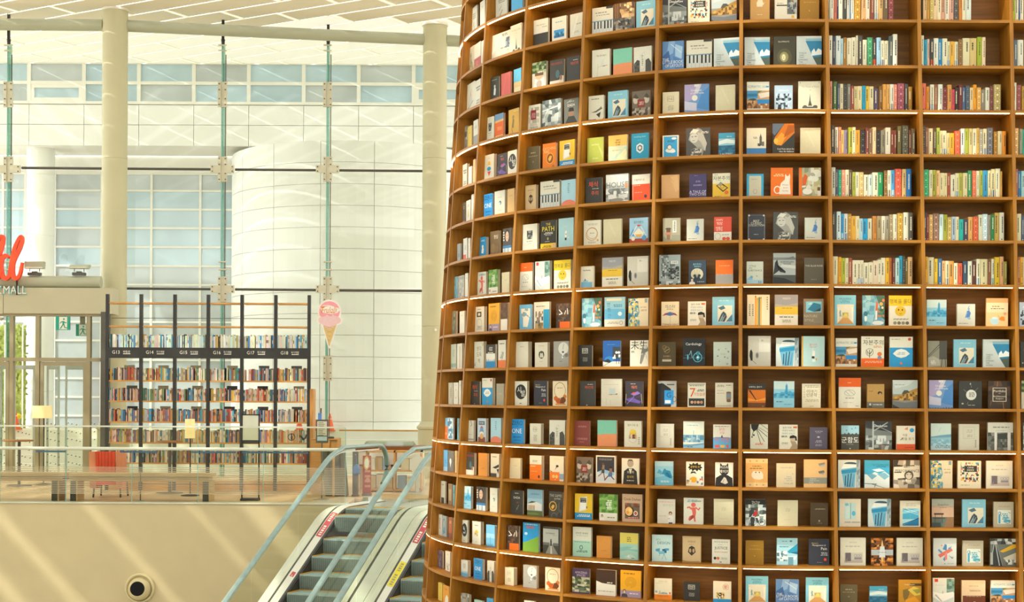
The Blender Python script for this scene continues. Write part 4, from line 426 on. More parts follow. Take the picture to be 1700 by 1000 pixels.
BOOKS = r'''A -1 0.016 0.162 0.278 0.014 g_sketch|book, grey-white cover with dark pencil marks, next to plain white cover
A -1 0.267 0.143 0.273 0.022 w_plain|book, plain white cover, next to grey-white cover with dark pencil marks
A 0 0.016 0.157 0.268 0.022 w_brownsk|book, white cover with brownish drawing
A 0 0.175 0.188 0.263 0.022 w_redlow|book, white top over a red lower part
A 0 0.38 0.07 0.251 0.022 w_plain|
A 1 0.016 0.258 0.283 0.022 w_multisk|book, white cover with a loose colour sketch
A 1 0.276 0.165 0.271 0.022 w_text|book, white cover with grey block lettering, next to white cover with a loose colour
A 2 0.016 0.115 0.249 0.022 g_photo|
A 2 0.133 0.124 0.23 0.014 yel_plain|
A 2 0.306 0.135 0.255 0.022 w_photolow|book, white cover with grey photo below
A 3 0.055 0.133 0.238 0.025 w_text|
A 3 0.233 0.101 0.193 0.014 w_plain|
A 3 0.373 0.068 0.241 0.022 tan_plain|
A 4 0.119 0.093 0.21 0.014 br_dark|
A 4 0.241 0.131 0.215 0.022 w_yelsk|
A 4 0.396 0.068 0.254 0.022 w_plain|
A 5 0.04 0.102 0.181 0.016 blugrey|
A 5 0.226 0.121 0.212 0.022 w_redlow2|
A 5 0.376 0.065 0.2 0.022 w_plain|
A 6 0.016 0.12 0.221 0.014 sky_plain|
A 6 0.148 0.182 0.219 0.014 gw_pattern|book, grey-white patterned cover
A 6 0.359 0.087 0.228 0.022 w_plain|
A 7 0.028 0.107 0.224 0.025 greygreen|
A 7 0.266 0.148 0.21 0.014 w_plain|
A 8 0.067 0.164 0.234 0.014 w_mint|book, pale greenish white cover
A 8 0.261 0.152 0.234 0.022 w_tanstripe|book, white cover with a tan stripe
A 9 0.061 0.138 0.199 0.014 w_darkline|
A 9 0.226 0.143 0.2 0.022 w_goldoval|
A 9 0.394 0.059 0.217 0.022 w_plain|
A 10 0.016 0.096 0.196 0.022 orablue|
A 10 0.114 0.175 0.199 0.014 bluphoto|book, blue photo mosaic cover
A 10 0.417 0.045 0.198 0.022 tealplain|
A 11 0.05 0.125 0.193 0.022 bluesky|
A 11 0.187 0.172 0.193 0.014 dk_white|
A 11 0.418 0.045 0.199 0.022 tan_plain|
A 12 0.016 0.156 0.205 0.014 w_darklow|
A 12 0.269 0.122 0.193 0.014 br_tan|
A 12 0.429 0.037 0.188 0.022 tealplain|
A 13 0.016 0.119 0.193 0.014 w_redtext|
A 13 0.137 0.145 0.19 0.014 g_bluering|
A 13 0.348 0.113 0.192 0.022 br_orange|
A 14 0.071 0.149 0.164 0.019 purp_pat|
A 14 0.318 0.151 0.179 0.022 w_sketchlow|
A 15 0.156 0.135 0.165 0.022 yel_plain|
A 15 0.308 0.197 0.162 0.014 yelora_white|
B -1 0.049 0.187 0.249 0.014 g_sketch|book, grey-white cover with dark pencil marks, next to plain mid blue cover
B -1 0.304 0.177 0.204 0.022 blue_plain|book, plain mid blue cover, next to grey-white cover with dark pencil marks
B 0 0.016 0.312 0.235 0.022 w_bigtext|book, wide white cover with small lettering
B 0 0.33 0.176 0.258 0.014 eiffel|book, cream cover with an iron tower drawing, next to wide white cover with small lettering
B 1 0.047 0.135 0.219 0.018 blk_white|book, black cover with a white figure
B 1 0.222 0.156 0.222 0.015 coral|book, plain coral red cover
B 1 0.425 0.116 0.224 0.022 bluetan|book, blue top and sandy lower half
B 2 0.016 0.131 0.22 0.022 w_greyph|book, white cover with a small grey photo, next to orange lower half under a blue
B 2 0.16 0.142 0.226 0.02 sunsky|book, orange lower half under a blue sunset sky
B 2 0.383 0.164 0.231 0.022 ochre_fig|book, ochre cover with a dark figure
B 3 0.024 0.161 0.231 0.028 w_shapes|book, white cover with yellow, blue and red shapes
B 3 0.24 0.16 0.213 0.022 dkpurple|book, black cover with a purple crystal drawing, next to white cover with yellow, blue
B 3 0.41 0.143 0.217 0.022 oval_blk|book, white cover with a black oval of brush writing, fourth shelf down
B 4 0.058 0.143 0.213 0.017 zero_one|book, bright blue cover titled ZERO to ONE, next to white cover with a small teal
B 4 0.234 0.167 0.22 0.018 w_tealdot|book, white cover with a small teal dot, next to bright blue cover titled ZERO
B 4 0.439 0.115 0.217 0.022 tan_plain|book, plain sandy tan cover, next to white cover with a small teal
B 5 0.023 0.108 0.178 0.031 blue_white|book, small blue cover with a white animal shape
B 5 0.204 0.148 0.213 0.02 br_title|book, brown cover with a cream two-syllable title
B 5 0.411 0.135 0.219 0.022 portrait_blue|book, face photo above a blue and white foot, one shelf below plain sandy tan cover
B 6 0.029 0.146 0.211 0.018 reddancer|book, white cover with a running red figure, next to grassy green cover with white foot
B 6 0.215 0.153 0.219 0.028 green_white|book, grassy green cover with white foot, next to white cover with a running red
B 6 0.432 0.122 0.183 0.022 cream_plain|book, plain cream cover without decoration, next to grassy green cover with white foot
B 7 0.02 0.159 0.227 0.031 w_blacksq|book, white cover with a black square mark
B 7 0.253 0.178 0.245 0.014 spiral_yel|book, golden cover with a spiral, lavender foot, next to white cover with a black square
B 7 0.454 0.106 0.242 0.022 dkbrown_white|book, dark brown cover, white lower half
B 8 0.052 0.159 0.237 0.029 w_calli|book, white cover with tall grey calligraphy
B 8 0.252 0.149 0.207 0.02 blk_blue|book, black top, white band and blue lower half
B 8 0.449 0.122 0.24 0.022 w_oralow|book, white cover with a sprig, orange foot
B 9 0.025 0.154 0.208 0.021 blk_redscript|book, black cover with red brush script, next to plain taupe grey cover
B 9 0.223 0.172 0.236 0.029 w_bluediamond|book, white top over bright blue with white diamond, next to plain taupe grey cover
B 9 0.459 0.121 0.186 0.022 taupe_plain|book, plain taupe grey cover
B 10 0.016 0.104 0.184 0.021 w_hook|book, white cover with a black hook drawing
B 10 0.183 0.145 0.206 0.025 blu_illus|book, pale blue drawing with a brown base
B 10 0.404 0.17 0.212 0.022 sky_hill|book, pale blue cover with an orange hill at the foot, eleventh shelf down
B 11 0.027 0.134 0.197 0.031 dk_redtitle|book, dark cover, red title and white foot, next to white cover with a black crane
B 11 0.233 0.151 0.199 0.02 orange_plain|book, plain tan orange cover, next to white cover with a black crane
B 11 0.44 0.137 0.201 0.022 w_crane|book, white cover with a black crane shape
B 12 0.016 0.129 0.198 0.024 london|book, light blue cover with a clock tower skyline, next to face photo above a blue
B 12 0.239 0.151 0.206 0.027 portrait_blue|book, face photo above a blue and white foot, one shelf below plain tan orange cover
B 12 0.464 0.12 0.207 0.022 w_tealdot|book, white cover with a small teal dot, next to face photo above a blue
B 13 0.016 0.108 0.198 0.018 w_ovalblk2|book, white cover with a black oval of figures
B 13 0.204 0.143 0.201 0.032 w_yelicon|book, white cover with a yellow town emblem
B 13 0.437 0.142 0.188 0.022 sky_tree|book, sky blue cover with dark trees at the foot
B 14 0.047 0.116 0.145 0.031 w_bluelow|
B 14 0.265 0.146 0.18 0.028 zero_one|book, bright blue cover titled ZERO to ONE, next to white cover fading to blue
B 14 0.491 0.112 0.181 0.022 w_blkhill|book, white cover with two dark grey buildings, next to white cover fading to blue
B 15 0.081 0.14 0.148 0.026 g_floral|book, grey floral cover
B 15 0.31 0.136 0.117 0.022 greenblue|
B 15 0.518 0.106 0.156 0.022 blue_plain|
C 0 0.04 0.165 0.235 0.021 w_blklow|book, white top over a black lower half
C 0 0.249 0.159 0.22 0.017 w_bluephoto|book, white cover with a small blue photo
C 0 0.45 0.14 0.215 0.022 w_spencer|book, white cover with a black name across
C 1 0.049 0.161 0.232 0.023 green_girl|book, photo of a person under green leaves, next to dark cover, red title and white
C 1 0.251 0.155 0.22 0.023 dk_redtitle|book, dark cover, red title and white foot, next to photo of a person under green
C 1 0.437 0.144 0.219 0.022 blk_redtitle|book, black cover with a red block title, next to dark cover, red title and white
C 2 0.016 0.152 0.222 0.017 w_redlabel|book, white cover with a red label over a sketch
C 2 0.19 0.208 0.24 0.022 g_arch|book, grey architecture photo, next to white cover with a red label
C 2 0.434 0.159 0.218 0.022 dada_man|book, dark portrait with DADA lettering
C 3 0.04 0.139 0.213 0.018 olive_plain|book, plain dark olive cover, next to orange cover with a gold ring
C 3 0.219 0.15 0.22 0.023 ring_orange|book, orange cover with a gold ring emblem
C 3 0.409 0.166 0.223 0.017 phone_yel|book, yellow cover with phone drawing, blue foot, next to orange cover with a gold ring
C 4 0.043 0.125 0.218 0.03 tan_emblem|book, aged tan cover with a black emblem, next to white cover with piano keys
C 4 0.216 0.217 0.233 0.022 piano|book, white cover with piano keys, next to aged tan cover
C 4 0.453 0.157 0.223 0.022 sky_hill|book, pale blue cover with an orange hill at the foot, next to aged tan cover
C 5 0.036 0.17 0.227 0.024 w_greyph|book, white cover with a small grey photo, next to black cover with yellow THE PATH
C 5 0.243 0.174 0.242 0.017 the_path|book, black cover with yellow THE PATH title
C 5 0.446 0.166 0.246 0.022 ltblue_fig|book, light blue cover with a small white figure
C 6 0.016 0.158 0.244 0.019 ora_white|book, orange top third over a white cover, next to pale cover with white bath
C 6 0.206 0.168 0.247 0.027 w_green_bath|book, pale cover with white bath and green window, next to yellow and white cover
C 6 0.419 0.187 0.244 0.022 smiley|book, yellow and white cover with a smiling face, next to pale cover with white bath
C 7 0.048 0.144 0.213 0.018 blue_cream|book, blue cover with cream cut-out shapes
C 7 0.216 0.175 0.228 0.021 w_bluepatch|book, white cover of small photos, blue patch
C 7 0.468 0.153 0.205 0.022 dokkaebi|book, brown forest cover with orange band, next to white cover of small photos, blue
C 8 0.029 0.144 0.218 0.045 w_plain|book, plain white cover, next to white cover
C 8 0.25 0.144 0.208 0.027 w_twohead|book, white cover with a black oval of two faces
C 8 0.461 0.17 0.213 0.022 g_moon|book, grey cover with a pale moon and figure, next to white cover
C 9 0.04 0.143 0.206 0.026 oval_blk|book, white cover with a black oval of brush writing, one shelf below plain white cover
C 9 0.262 0.148 0.209 0.023 pain_navy|book, navy medical book with a red dot, next to white cover
C 9 0.475 0.16 0.206 0.022 cr_foliage|book, cream cover with orange leaves and horses, next to navy medical book with a red
C 10 0.016 0.151 0.207 0.022 zero_one|book, bright blue cover titled ZERO to ONE, next to white cover with a boxed title
C 10 0.239 0.127 0.174 0.033 second_w|book, white cover with a boxed title
C 10 0.461 0.174 0.206 0.022 w_blkhill|book, white cover with two dark grey buildings, next to white cover with a boxed title
C 11 0.018 0.134 0.175 0.022 cream_plain|book, plain cream cover without decoration, next to white top, orange lower
C 11 0.259 0.135 0.203 0.033 w_oralow2|book, white top, orange lower with a small badge
C 11 0.486 0.157 0.206 0.022 cr_spoon|book, cream cover with a spoon over orange base
C 12 0.061 0.141 0.205 0.018 dada_spray|book, black cover with white spray marks
C 12 0.253 0.173 0.221 0.017 house_sky|book, photo of a white modern house
C 12 0.5 0.148 0.215 0.022 ring_dark|book, dark cover with a gold ring emblem
C 13 0.029 0.147 0.208 0.022 dokkaebi|book, brown forest cover with orange band, next to bright blue sky and green hill
C 13 0.225 0.18 0.242 0.021 blue_hill|book, bright blue sky and green hill below red title
C 13 0.455 0.188 0.22 0.022 g_road|book, grey cover with a lone figure on a road
C 14 0.034 0.106 0.15 0.043 second_c|book, cream cover with a boxed title, next to grey cover with a pale moon
C 14 0.25 0.156 0.189 0.026 g_moon|book, grey cover with a pale moon and figure, next to cream cover with orange leaves
C 14 0.502 0.167 0.19 0.022 cr_foliage|book, cream cover with orange leaves and horses, next to grey cover with a pale moon
C 15 0.282 0.118 0.189 0.022 w_plain|book, plain white cover, one shelf below grey cover with a pale moon
D 0 0.042 0.189 0.227 0.022 piano|book, white cover with piano keys, next to photo of a library hall
D 0 0.238 0.183 0.237 0.022 lib_lights|book, photo of a library hall with hanging lights
D 0 0.439 0.169 0.231 0.022 hands_blue|book, light blue cover with a mountain-climber picture, next to photo of a library hall
D 1 0.057 0.161 0.239 0.027 w_branch|book, white cover with a thin branch drawing
D 1 0.249 0.167 0.226 0.022 tealora|book, mint top half, orange lower half, next to white cover with a thin branch
D 1 0.432 0.157 0.22 0.022 w_blkhill|book, white cover with two dark grey buildings, next to white cover with a thin branch
D 2 0.04 0.139 0.213 0.027 w_collage|book, white cover with a black cut-paper collage
D 2 0.217 0.176 0.233 0.022 hands_blue|book, light blue cover with a mountain-climber picture, next to white cover with a black cut-paper
D 2 0.433 0.159 0.213 0.022 sepia_label|book, sepia family photo with red label, next to white cover with a black cut-paper
D 3 0.044 0.146 0.215 0.014 lime_plain|book, plain lime green cover
D 3 0.236 0.167 0.218 0.022 yel_green|book, yellow top fading to pale green
D 3 0.44 0.154 0.216 0.022 teal_hex|book, bright teal cover with a white hexagon emblem
D 4 0.042 0.151 0.218 0.02 blk_redscript|book, black cover with red brush script, next to grey living room photo titled HOUSE
D 4 0.228 0.201 0.232 0.022 house_style|book, grey living room photo titled HOUSE STYLE
D 4 0.462 0.157 0.215 0.015 red_low|book, white top over a red-orange cover
D 5 0.04 0.156 0.21 0.02 w_ring|book, white cover with a golden ring
D 5 0.219 0.163 0.21 0.022 pale_plain|book, blank pale cream cover, next to white cover with a golden ring
D 5 0.454 0.163 0.207 0.022 blue_illus|book, blue toy-town drawing with a red base
D 6 0.022 0.127 0.179 0.018 w_bluewater|book, small cream cover with blue water
D 6 0.223 0.181 0.241 0.022 greyyel|book, grey, yellow and white banded cover, next to small cream cover with blue water
D 6 0.45 0.183 0.241 0.022 g_feather|book, grey cover with a black feather, next to small cream cover with blue water
D 7 0.052 0.176 0.24 0.014 garden|book, teal garden painting with flowers, next to sky blue cover with a tall
D 7 0.259 0.183 0.242 0.014 ltblue_text|book, sky blue cover with a tall vertical title
D 7 0.473 0.176 0.227 0.022 swirls|book, cream cover with a ribbon of swirling colours, next to teal garden painting with flowers
D 8 0.034 0.125 0.176 0.026 second_b|book, black cover with a boxed white title, next to deep blue night street drawing
D 8 0.259 0.157 0.21 0.022 night_city|book, deep blue night street drawing
D 8 0.502 0.161 0.209 0.022 hanja|book, white cover with large black characters
D 9 0.064 0.138 0.206 0.015 blk_redtitle|book, black cover with a red block title, next to white cover with a faint seaside
D 9 0.257 0.186 0.223 0.014 w_thin|book, white cover with a faint seaside drawing
D 9 0.474 0.156 0.204 0.022 dkpurple|book, black cover with a purple crystal drawing, next to white cover with a faint seaside
D 10 0.023 0.144 0.205 0.018 maroon|book, plain maroon cover with pale lettering
D 10 0.238 0.171 0.212 0.022 tealora|book, mint top half, orange lower half, next to plain maroon cover with pale lettering
D 10 0.479 0.153 0.209 0.019 w_jar|book, cream cover with a filled jar, yellow edge
D 11 0.058 0.144 0.207 0.026 sepia_label|book, sepia family photo with red label, next to white-framed photo of two running figures
D 11 0.237 0.177 0.224 0.022 swimmers|book, white-framed photo of two running figures
D 11 0.469 0.155 0.207 0.015 suit_man|book, white cover with a man in a black suit
D 12 0.057 0.158 0.21 0.018 phone_yel|book, yellow cover with phone drawing, blue foot, next to brown cook book with a pan
D 12 0.281 0.161 0.214 0.018 green_white|book, grassy green cover with white foot, next to brown cook book with a pan
D 12 0.487 0.176 0.223 0.018 cook|book, brown cook book with a pan of food
D 13 0.051 0.169 0.24 0.025 w_mint2|book, white top over a mint green lower half
D 13 0.27 0.13 0.177 0.026 orange_plain|book, plain tan orange cover, next to white top over a mint green
D 13 0.48 0.161 0.213 0.02 yel_teal|book, yellow top over a teal watercolour
D 14 0.06 0.16 0.205 0.016 amazing|book, garden photo under a purple title band
D 14 0.28 0.174 0.208 0.022 br_white|book, dark brown cover torn to white below
D 14 0.498 0.182 0.217 0.014 spiral_yel|book, golden cover with a spiral, lavender foot, next to dark brown cover torn to white
E 0 0.021 0.198 0.236 0.022 g_interior|book, grey steel-framed hall photo, next to cream cover of coloured dots
E 0 0.229 0.172 0.231 0.022 cmyk|book, cream cover of coloured dots and black label, next to grey steel-framed hall photo
E 0 0.415 0.199 0.24 0.022 palace|book, photo of a sunlit palace facade, next to cream cover of coloured dots
E 1 0.032 0.171 0.24 0.022 layouts|book, blue swirl cover titled in white block letters, next to white cover with piano keys
E 1 0.225 0.201 0.236 0.022 piano|book, white cover with piano keys, next to blue swirl cover titled in white
E 1 0.442 0.2 0.238 0.022 triangle|book, pale cover cut by a diagonal sea photo, next to white cover with piano keys
E 2 0.042 0.13 0.183 0.022 second_c|book, cream cover with a boxed title, next to blue sky cover with a bright
E 2 0.217 0.194 0.233 0.022 universe|book, blue sky cover with a bright moon, next to cream cover with a boxed title
E 2 0.464 0.153 0.215 0.022 pale_plain|book, blank pale cream cover, next to blue sky cover with a bright
E 3 0.049 0.128 0.182 0.022 blue_framed|book, blue cover with clouds and a white border
E 3 0.237 0.193 0.231 0.022 blonde|book, black and white portrait of a long-haired woman, next to blue cover with clouds
E 3 0.495 0.128 0.181 0.022 sea_blue|book, blue cover of sea and sky, next to blue cover with clouds
E 4 0.047 0.142 0.198 0.022 peach|book, plain peach cover
E 4 0.269 0.137 0.196 0.022 two_cities|book, purple cover with white lettering
E 4 0.455 0.137 0.195 0.022 money_yel|book, white and yellow cover with a mousetrap drawing
E 5 0.067 0.139 0.193 0.022 pagoda|book, grey-green cover with a pagoda roof
E 5 0.257 0.134 0.18 0.022 pale_bluefig|book, pale cover with a blue dancer sketch, next to grey-green cover with a pagoda roof
E 5 0.474 0.137 0.19 0.022 red_white|book, coral red cover with a white foot
E 6 0.044 0.169 0.244 0.022 bw_city|book, black and white city street photo
E 6 0.281 0.137 0.196 0.022 navy_moon|book, navy cover with a tree inside a moon
E 6 0.494 0.137 0.194 0.022 orangegrey|book, orange top and grey lower half
E 7 0.069 0.14 0.194 0.022 umbrella|book, cream cover with a striped umbrella
E 7 0.281 0.141 0.193 0.022 future_man|book, cream cover, blue title and man in profile, eighth shelf down
E 7 0.475 0.174 0.226 0.022 hands_blue|book, light blue cover with a mountain-climber picture, next to cream cover with a striped umbrella
E 8 0.05 0.14 0.192 0.022 dkbrown_line|book, dark brown cover with a gold line figure
E 8 0.25 0.175 0.22 0.022 cardiology|book, black cover with a cyan heart trace
E 8 0.491 0.14 0.192 0.022 palegreen|book, pale grey-green cover with fine dots
E 9 0.054 0.148 0.206 0.022 g_blue|book, grey and black cover with a bright blue square
E 9 0.294 0.141 0.192 0.022 seven|book, white cover with a huge red numeral seven
E 9 0.512 0.14 0.193 0.022 w_cup|book, white cover with a small can picture
E 10 0.049 0.141 0.19 0.022 w_square|book, pale grey-white cover with a faint square, next to pale cover with a blue bridge
E 10 0.266 0.164 0.212 0.022 bridge|book, pale cover with a blue bridge drawing
E 10 0.503 0.139 0.189 0.022 red_letters|book, white and blue cover with red lettering
E 11 0.044 0.147 0.19 0.022 horses|book, blue cover with two horse heads
E 11 0.295 0.141 0.191 0.022 comic|book, comic cover with a jagged black star
E 11 0.526 0.14 0.189 0.022 suit_cat|book, white cover, black suited figure with cat head
E 12 0.072 0.141 0.192 0.022 w_man|book, pale cover with a standing man in white
E 12 0.282 0.156 0.207 0.022 reddancer|book, white cover with a running red figure, next to pale cover with a standing man
E 12 0.521 0.156 0.205 0.022 pale_plain2|book, pale cream cover with faint embossed crest, next to pale cover with a standing man
E 13 0.034 0.163 0.211 0.022 design_chair|book, pale blue design book with a blue chair
E 13 0.279 0.147 0.207 0.022 tan_emblem|book, aged tan cover with a black emblem, next to pale blue design book
E 13 0.514 0.141 0.19 0.022 justice|book, white cover titled JUSTICE in black
E 14 0.06 0.14 0.168 0.022 w_orabottom|book, cream cover with street sketch, orange foot
E 14 0.296 0.127 0.148 0.022 second_b|book, black cover with a boxed white title, next to cream cover with street sketch, orange
E 14 0.53 0.141 0.164 0.022 cr_people|book, cream cover with figures, blue foot
F 0 0.078 0.15 0.238 0.022 teapot|book, tan cover with a white teapot
F 0 0.268 0.171 0.246 0.022 w_cityph|book, white cover with a small city photo
F 0 0.462 0.149 0.235 0.022 ochre_plain|book, plain mustard ochre cover, next to white cover with a small city
F 1 0.034 0.196 0.236 0.022 triangle|book, pale cover cut by a diagonal sea photo, second shelf down
F 1 0.26 0.169 0.24 0.022 dk_light|book, black cover with a glowing doorway figure
F 1 0.437 0.194 0.241 0.022 triangle|book, pale cover cut by a diagonal sea photo, one shelf below plain mustard ochre cover
F 2 0.053 0.173 0.232 0.022 seaside|book, white cover with four seaside photos, next to pale blue cover with dark people
F 2 0.268 0.14 0.203 0.022 blu_people|book, pale blue cover with dark people shapes, next to white cover with four seaside photos
F 2 0.452 0.172 0.233 0.022 eiffel|book, cream cover with an iron tower drawing, next to pale blue cover with dark people
F 3 0.052 0.151 0.213 0.022 empire|book, white cover with a tower, blue foot
F 3 0.252 0.171 0.247 0.022 balloon|book, night balloon photo glowing orange
F 3 0.468 0.156 0.213 0.022 pale_plain|book, blank pale cream cover, next to night balloon photo glowing orange
F 4 0.053 0.131 0.183 0.022 blue_frame|book, small grey cover with a bright blue border
F 4 0.24 0.17 0.231 0.022 cat_orange|book, bright orange cover with a white cat
F 4 0.458 0.17 0.23 0.022 flowers|book, white flower photo with an orange spine
F 5 0.058 0.142 0.207 0.022 navy_frame|book, dark navy cover with a pale line frame
F 5 0.259 0.193 0.223 0.022 blonde|book, black and white portrait of a long-haired woman, next to dark navy cover
F 5 0.504 0.13 0.179 0.022 pale_bluefig|book, pale cover with a blue dancer sketch, next to dark navy cover
F 6 0.054 0.129 0.179 0.022 style50|book, pale cover with blue water, numbered
F 6 0.26 0.174 0.245 0.022 bw_sea|book, black and white stormy sea photo
F 6 0.5 0.151 0.208 0.022 taupe_dark|book, dark taupe cover with a white title
F 7 0.059 0.174 0.241 0.022 pencils|book, cream cover with four upright pencils
F 7 0.274 0.178 0.241 0.022 greyyel|book, grey, yellow and white banded cover, next to cream cover with four upright pencils
F 7 0.496 0.154 0.209 0.022 taupe_car|book, taupe cover with a blue car photo
F 8 0.067 0.175 0.238 0.022 g_feather|book, grey cover with a black feather, next to pale blue cover with a white
F 8 0.284 0.175 0.224 0.022 cup|book, tall blue patterned cup on a pale cover, ninth shelf down
F 8 0.482 0.177 0.237 0.022 ltblue_rabbit|book, pale blue cover with a white rabbit, yellow edge
F 9 0.066 0.137 0.187 0.022 pen_orange|book, orange sunset cover with a black pen
F 9 0.267 0.159 0.207 0.022 london|book, light blue cover with a clock tower skyline, next to orange sunset cover
F 9 0.486 0.144 0.189 0.022 story|book, cream cover with a title among tiny doodles
F 10 0.085 0.137 0.193 0.022 w_branches|book, white cover with black inked branches
F 10 0.31 0.142 0.191 0.022 future_man|book, cream cover, blue title and man in profile, eleventh shelf down
F 10 0.545 0.137 0.172 0.022 purplegrey|book, purple-grey cover with a small star mark
F 11 0.05 0.171 0.222 0.022 tan_animal|book, tan cover with a white round animal
F 11 0.289 0.149 0.187 0.022 cr_bluetext|book, cream cover with small blue lettering
F 11 0.501 0.179 0.219 0.022 peach_band|book, peach cover with a grey title band
F 12 0.049 0.159 0.208 0.022 bicycle|book, cyclist photo under a black title band
F 12 0.299 0.156 0.202 0.022 pale_plain2|book, pale cream cover with faint embossed crest, next to cyclist photo under a black title
F 12 0.551 0.137 0.184 0.022 dkbrown|book, dark brown cover with tiny pale lettering
F 13 0.05 0.141 0.188 0.022 ochre_plain|book, plain mustard ochre cover, next to blue cafe interior photo
F 13 0.293 0.16 0.209 0.022 blue_interior|book, blue cafe interior photo
F 13 0.54 0.159 0.206 0.022 pain_navy|book, navy medical book with a red dot, next to blue cafe interior photo
F 14 0.052 0.175 0.211 0.022 modern|book, sky blue cover framing a hallway picture, next to blue swirl cover titled in white
F 14 0.286 0.178 0.19 0.022 layouts|book, blue swirl cover titled in white block letters, one shelf below blue cafe interior photo
F 14 0.519 0.176 0.206 0.022 modern|book, sky blue cover framing a hallway picture, two shelves below dark brown cover with tiny
G 7 0.032 0.167 0.239 0.022 modern|book, sky blue cover framing a hallway picture, next to teal garden painting with flowers
G 7 0.251 0.172 0.238 0.022 garden|book, teal garden painting with flowers, next to sky blue cover framing a hallway
G 7 0.458 0.177 0.238 0.022 smiley|book, yellow and white cover with a smiling face, next to teal garden painting with flowers
G 8 0.036 0.167 0.223 0.022 seaside|book, white cover with four seaside photos, next to cream cover with a line-drawn tree
G 8 0.236 0.177 0.238 0.022 money_ora|book, cream cover with a line-drawn tree, orange foot
G 8 0.457 0.179 0.236 0.022 w_bluediamond|book, white top over bright blue with white diamond, one shelf above kraft brown cover
G 9 0.054 0.172 0.235 0.022 ora_white|book, orange top third over a white cover, next to kraft brown cover
G 9 0.275 0.134 0.188 0.022 kraft_horse|book, kraft brown cover with a small black horse
G 9 0.474 0.194 0.22 0.022 palace|book, photo of a sunlit palace facade, next to kraft brown cover
G 10 0.067 0.139 0.188 0.022 gunham|book, blue sky over a dark island, white title
G 10 0.259 0.203 0.222 0.022 g_interior|book, grey steel-framed hall photo, next to blue sky over a dark island
G 10 0.499 0.145 0.187 0.022 w_redbottom|book, cream cover with red lettering, red foot
G 11 0.038 0.172 0.217 0.022 cup|book, tall blue patterned cup on a pale cover, next to black and white portrait collage
G 11 0.244 0.195 0.216 0.022 snow_mtn|book, bright blue cover of snowy mountains
G 11 0.471 0.204 0.217 0.022 perform|book, black and white portrait collage
G 12 0.037 0.172 0.216 0.022 mark|book, cream cover with a pale blue door print
G 12 0.267 0.177 0.217 0.022 cup|book, tall blue patterned cup on a pale cover, one shelf above orange symmetric lattice photo
G 12 0.516 0.158 0.204 0.022 pool|book, pale cover framing a blue pool photo
G 13 0.044 0.198 0.217 0.022 antique|book, cream cover with a small chair photo, next to orange symmetric lattice photo
G 13 0.285 0.171 0.215 0.022 lattice|book, orange symmetric lattice photo
G 13 0.485 0.202 0.217 0.022 antique|book, cream cover with a small chair photo, two shelves below black and white portrait collage
G 14 0.037 0.135 0.155 0.022 olive_plain|book, plain dark olive cover, next to ochre cover with a grey map
G 14 0.267 0.137 0.142 0.022 sea_blue|book, blue cover of sea and sky, next to ochre cover with a grey map
G 14 0.494 0.177 0.193 0.022 ochre_map|book, ochre cover with a grey map shape
H 7 0.036 0.154 0.207 0.022 london|book, light blue cover with a clock tower skyline, next to peach cover with a cat
H 7 0.273 0.141 0.175 0.022 pale_bluefig|book, pale cover with a blue dancer sketch, next to peach cover with a cat
H 7 0.502 0.168 0.221 0.022 fishbowl|book, peach cover with a cat and a fish bowl
H 8 0.04 0.148 0.205 0.022 crane|book, grey industrial photo with a crane
H 8 0.241 0.175 0.218 0.022 hands_blue|book, light blue cover with a mountain-climber picture, next to grey industrial photo with a crane
H 8 0.47 0.203 0.219 0.022 triangle|book, pale cover cut by a diagonal sea photo, ninth shelf down
H 9 0.042 0.188 0.221 0.022 universe|book, blue sky cover with a bright moon, next to dark brown cover with a square
H 9 0.276 0.178 0.214 0.022 dk_moon|book, black cover with a pale moon disc, next to dark brown cover with a square
H 9 0.504 0.174 0.216 0.022 portfolio|book, dark brown cover with a square title frame
H 10 0.051 0.158 0.207 0.022 outside|book, sea cover with OUTSIDE lettering
H 10 0.27 0.158 0.203 0.022 w_square|book, pale grey-white cover with a faint square, next to sea cover with OUTSIDE lettering
H 10 0.496 0.197 0.217 0.022 w_bwstreet|book, white cover above a grey street photo
H 11 0.043 0.171 0.217 0.022 swirls|book, cream cover with a ribbon of swirling colours, next to cream cover of coloured dots
H 11 0.256 0.182 0.215 0.022 cmyk|book, cream cover of coloured dots and black label, next to cream cover with a ribbon
H 11 0.479 0.204 0.216 0.022 antique|book, cream cover with a small chair photo, next to cream cover of coloured dots
H 12 0.048 0.171 0.219 0.022 snapshot|book, dusk photo cover titled Snapshot
H 12 0.286 0.182 0.217 0.022 hands_blue|book, light blue cover with a mountain-climber picture, next to dusk photo cover titled Snapshot
H 12 0.53 0.156 0.199 0.022 taupe_draw|book, taupe cover with a blue line drawing, next to dusk photo cover titled Snapshot
H 13 0.054 0.181 0.216 0.022 w_star|book, pale cover with a red and blue star
H 13 0.284 0.16 0.198 0.022 taupe_draw|book, taupe cover with a blue line drawing, next to pale cover with a red
H 13 0.499 0.2 0.215 0.022 escal|book, escalator photo with a yellow canopy
H 14 0.045 0.168 0.208 0.022 w_green_bath|book, pale cover with white bath and green window, fifteenth shelf down
H 14 0.271 0.184 0.191 0.022 cr_brown|book, cream cover with a brown lower half
H 14 0.499 0.187 0.192 0.022 seaside|book, white cover with four seaside photos, next to cream cover with a brown lower
I 7 0.043 0.116 0.191 0.022 blu_people|book, pale blue cover with dark people shapes, eighth shelf down
I 8 0.045 0.123 0.2 0.022 dk_moon|book, black cover with a pale moon disc, two shelves above grey architecture photo
I 9 0.048 0.114 0.219 0.022 green_girl|book, photo of a person under green leaves, one shelf above grey architecture photo
I 10 0.056 0.108 0.218 0.022 g_arch|book, grey architecture photo, one shelf below photo of a person under green'''.split('\n')
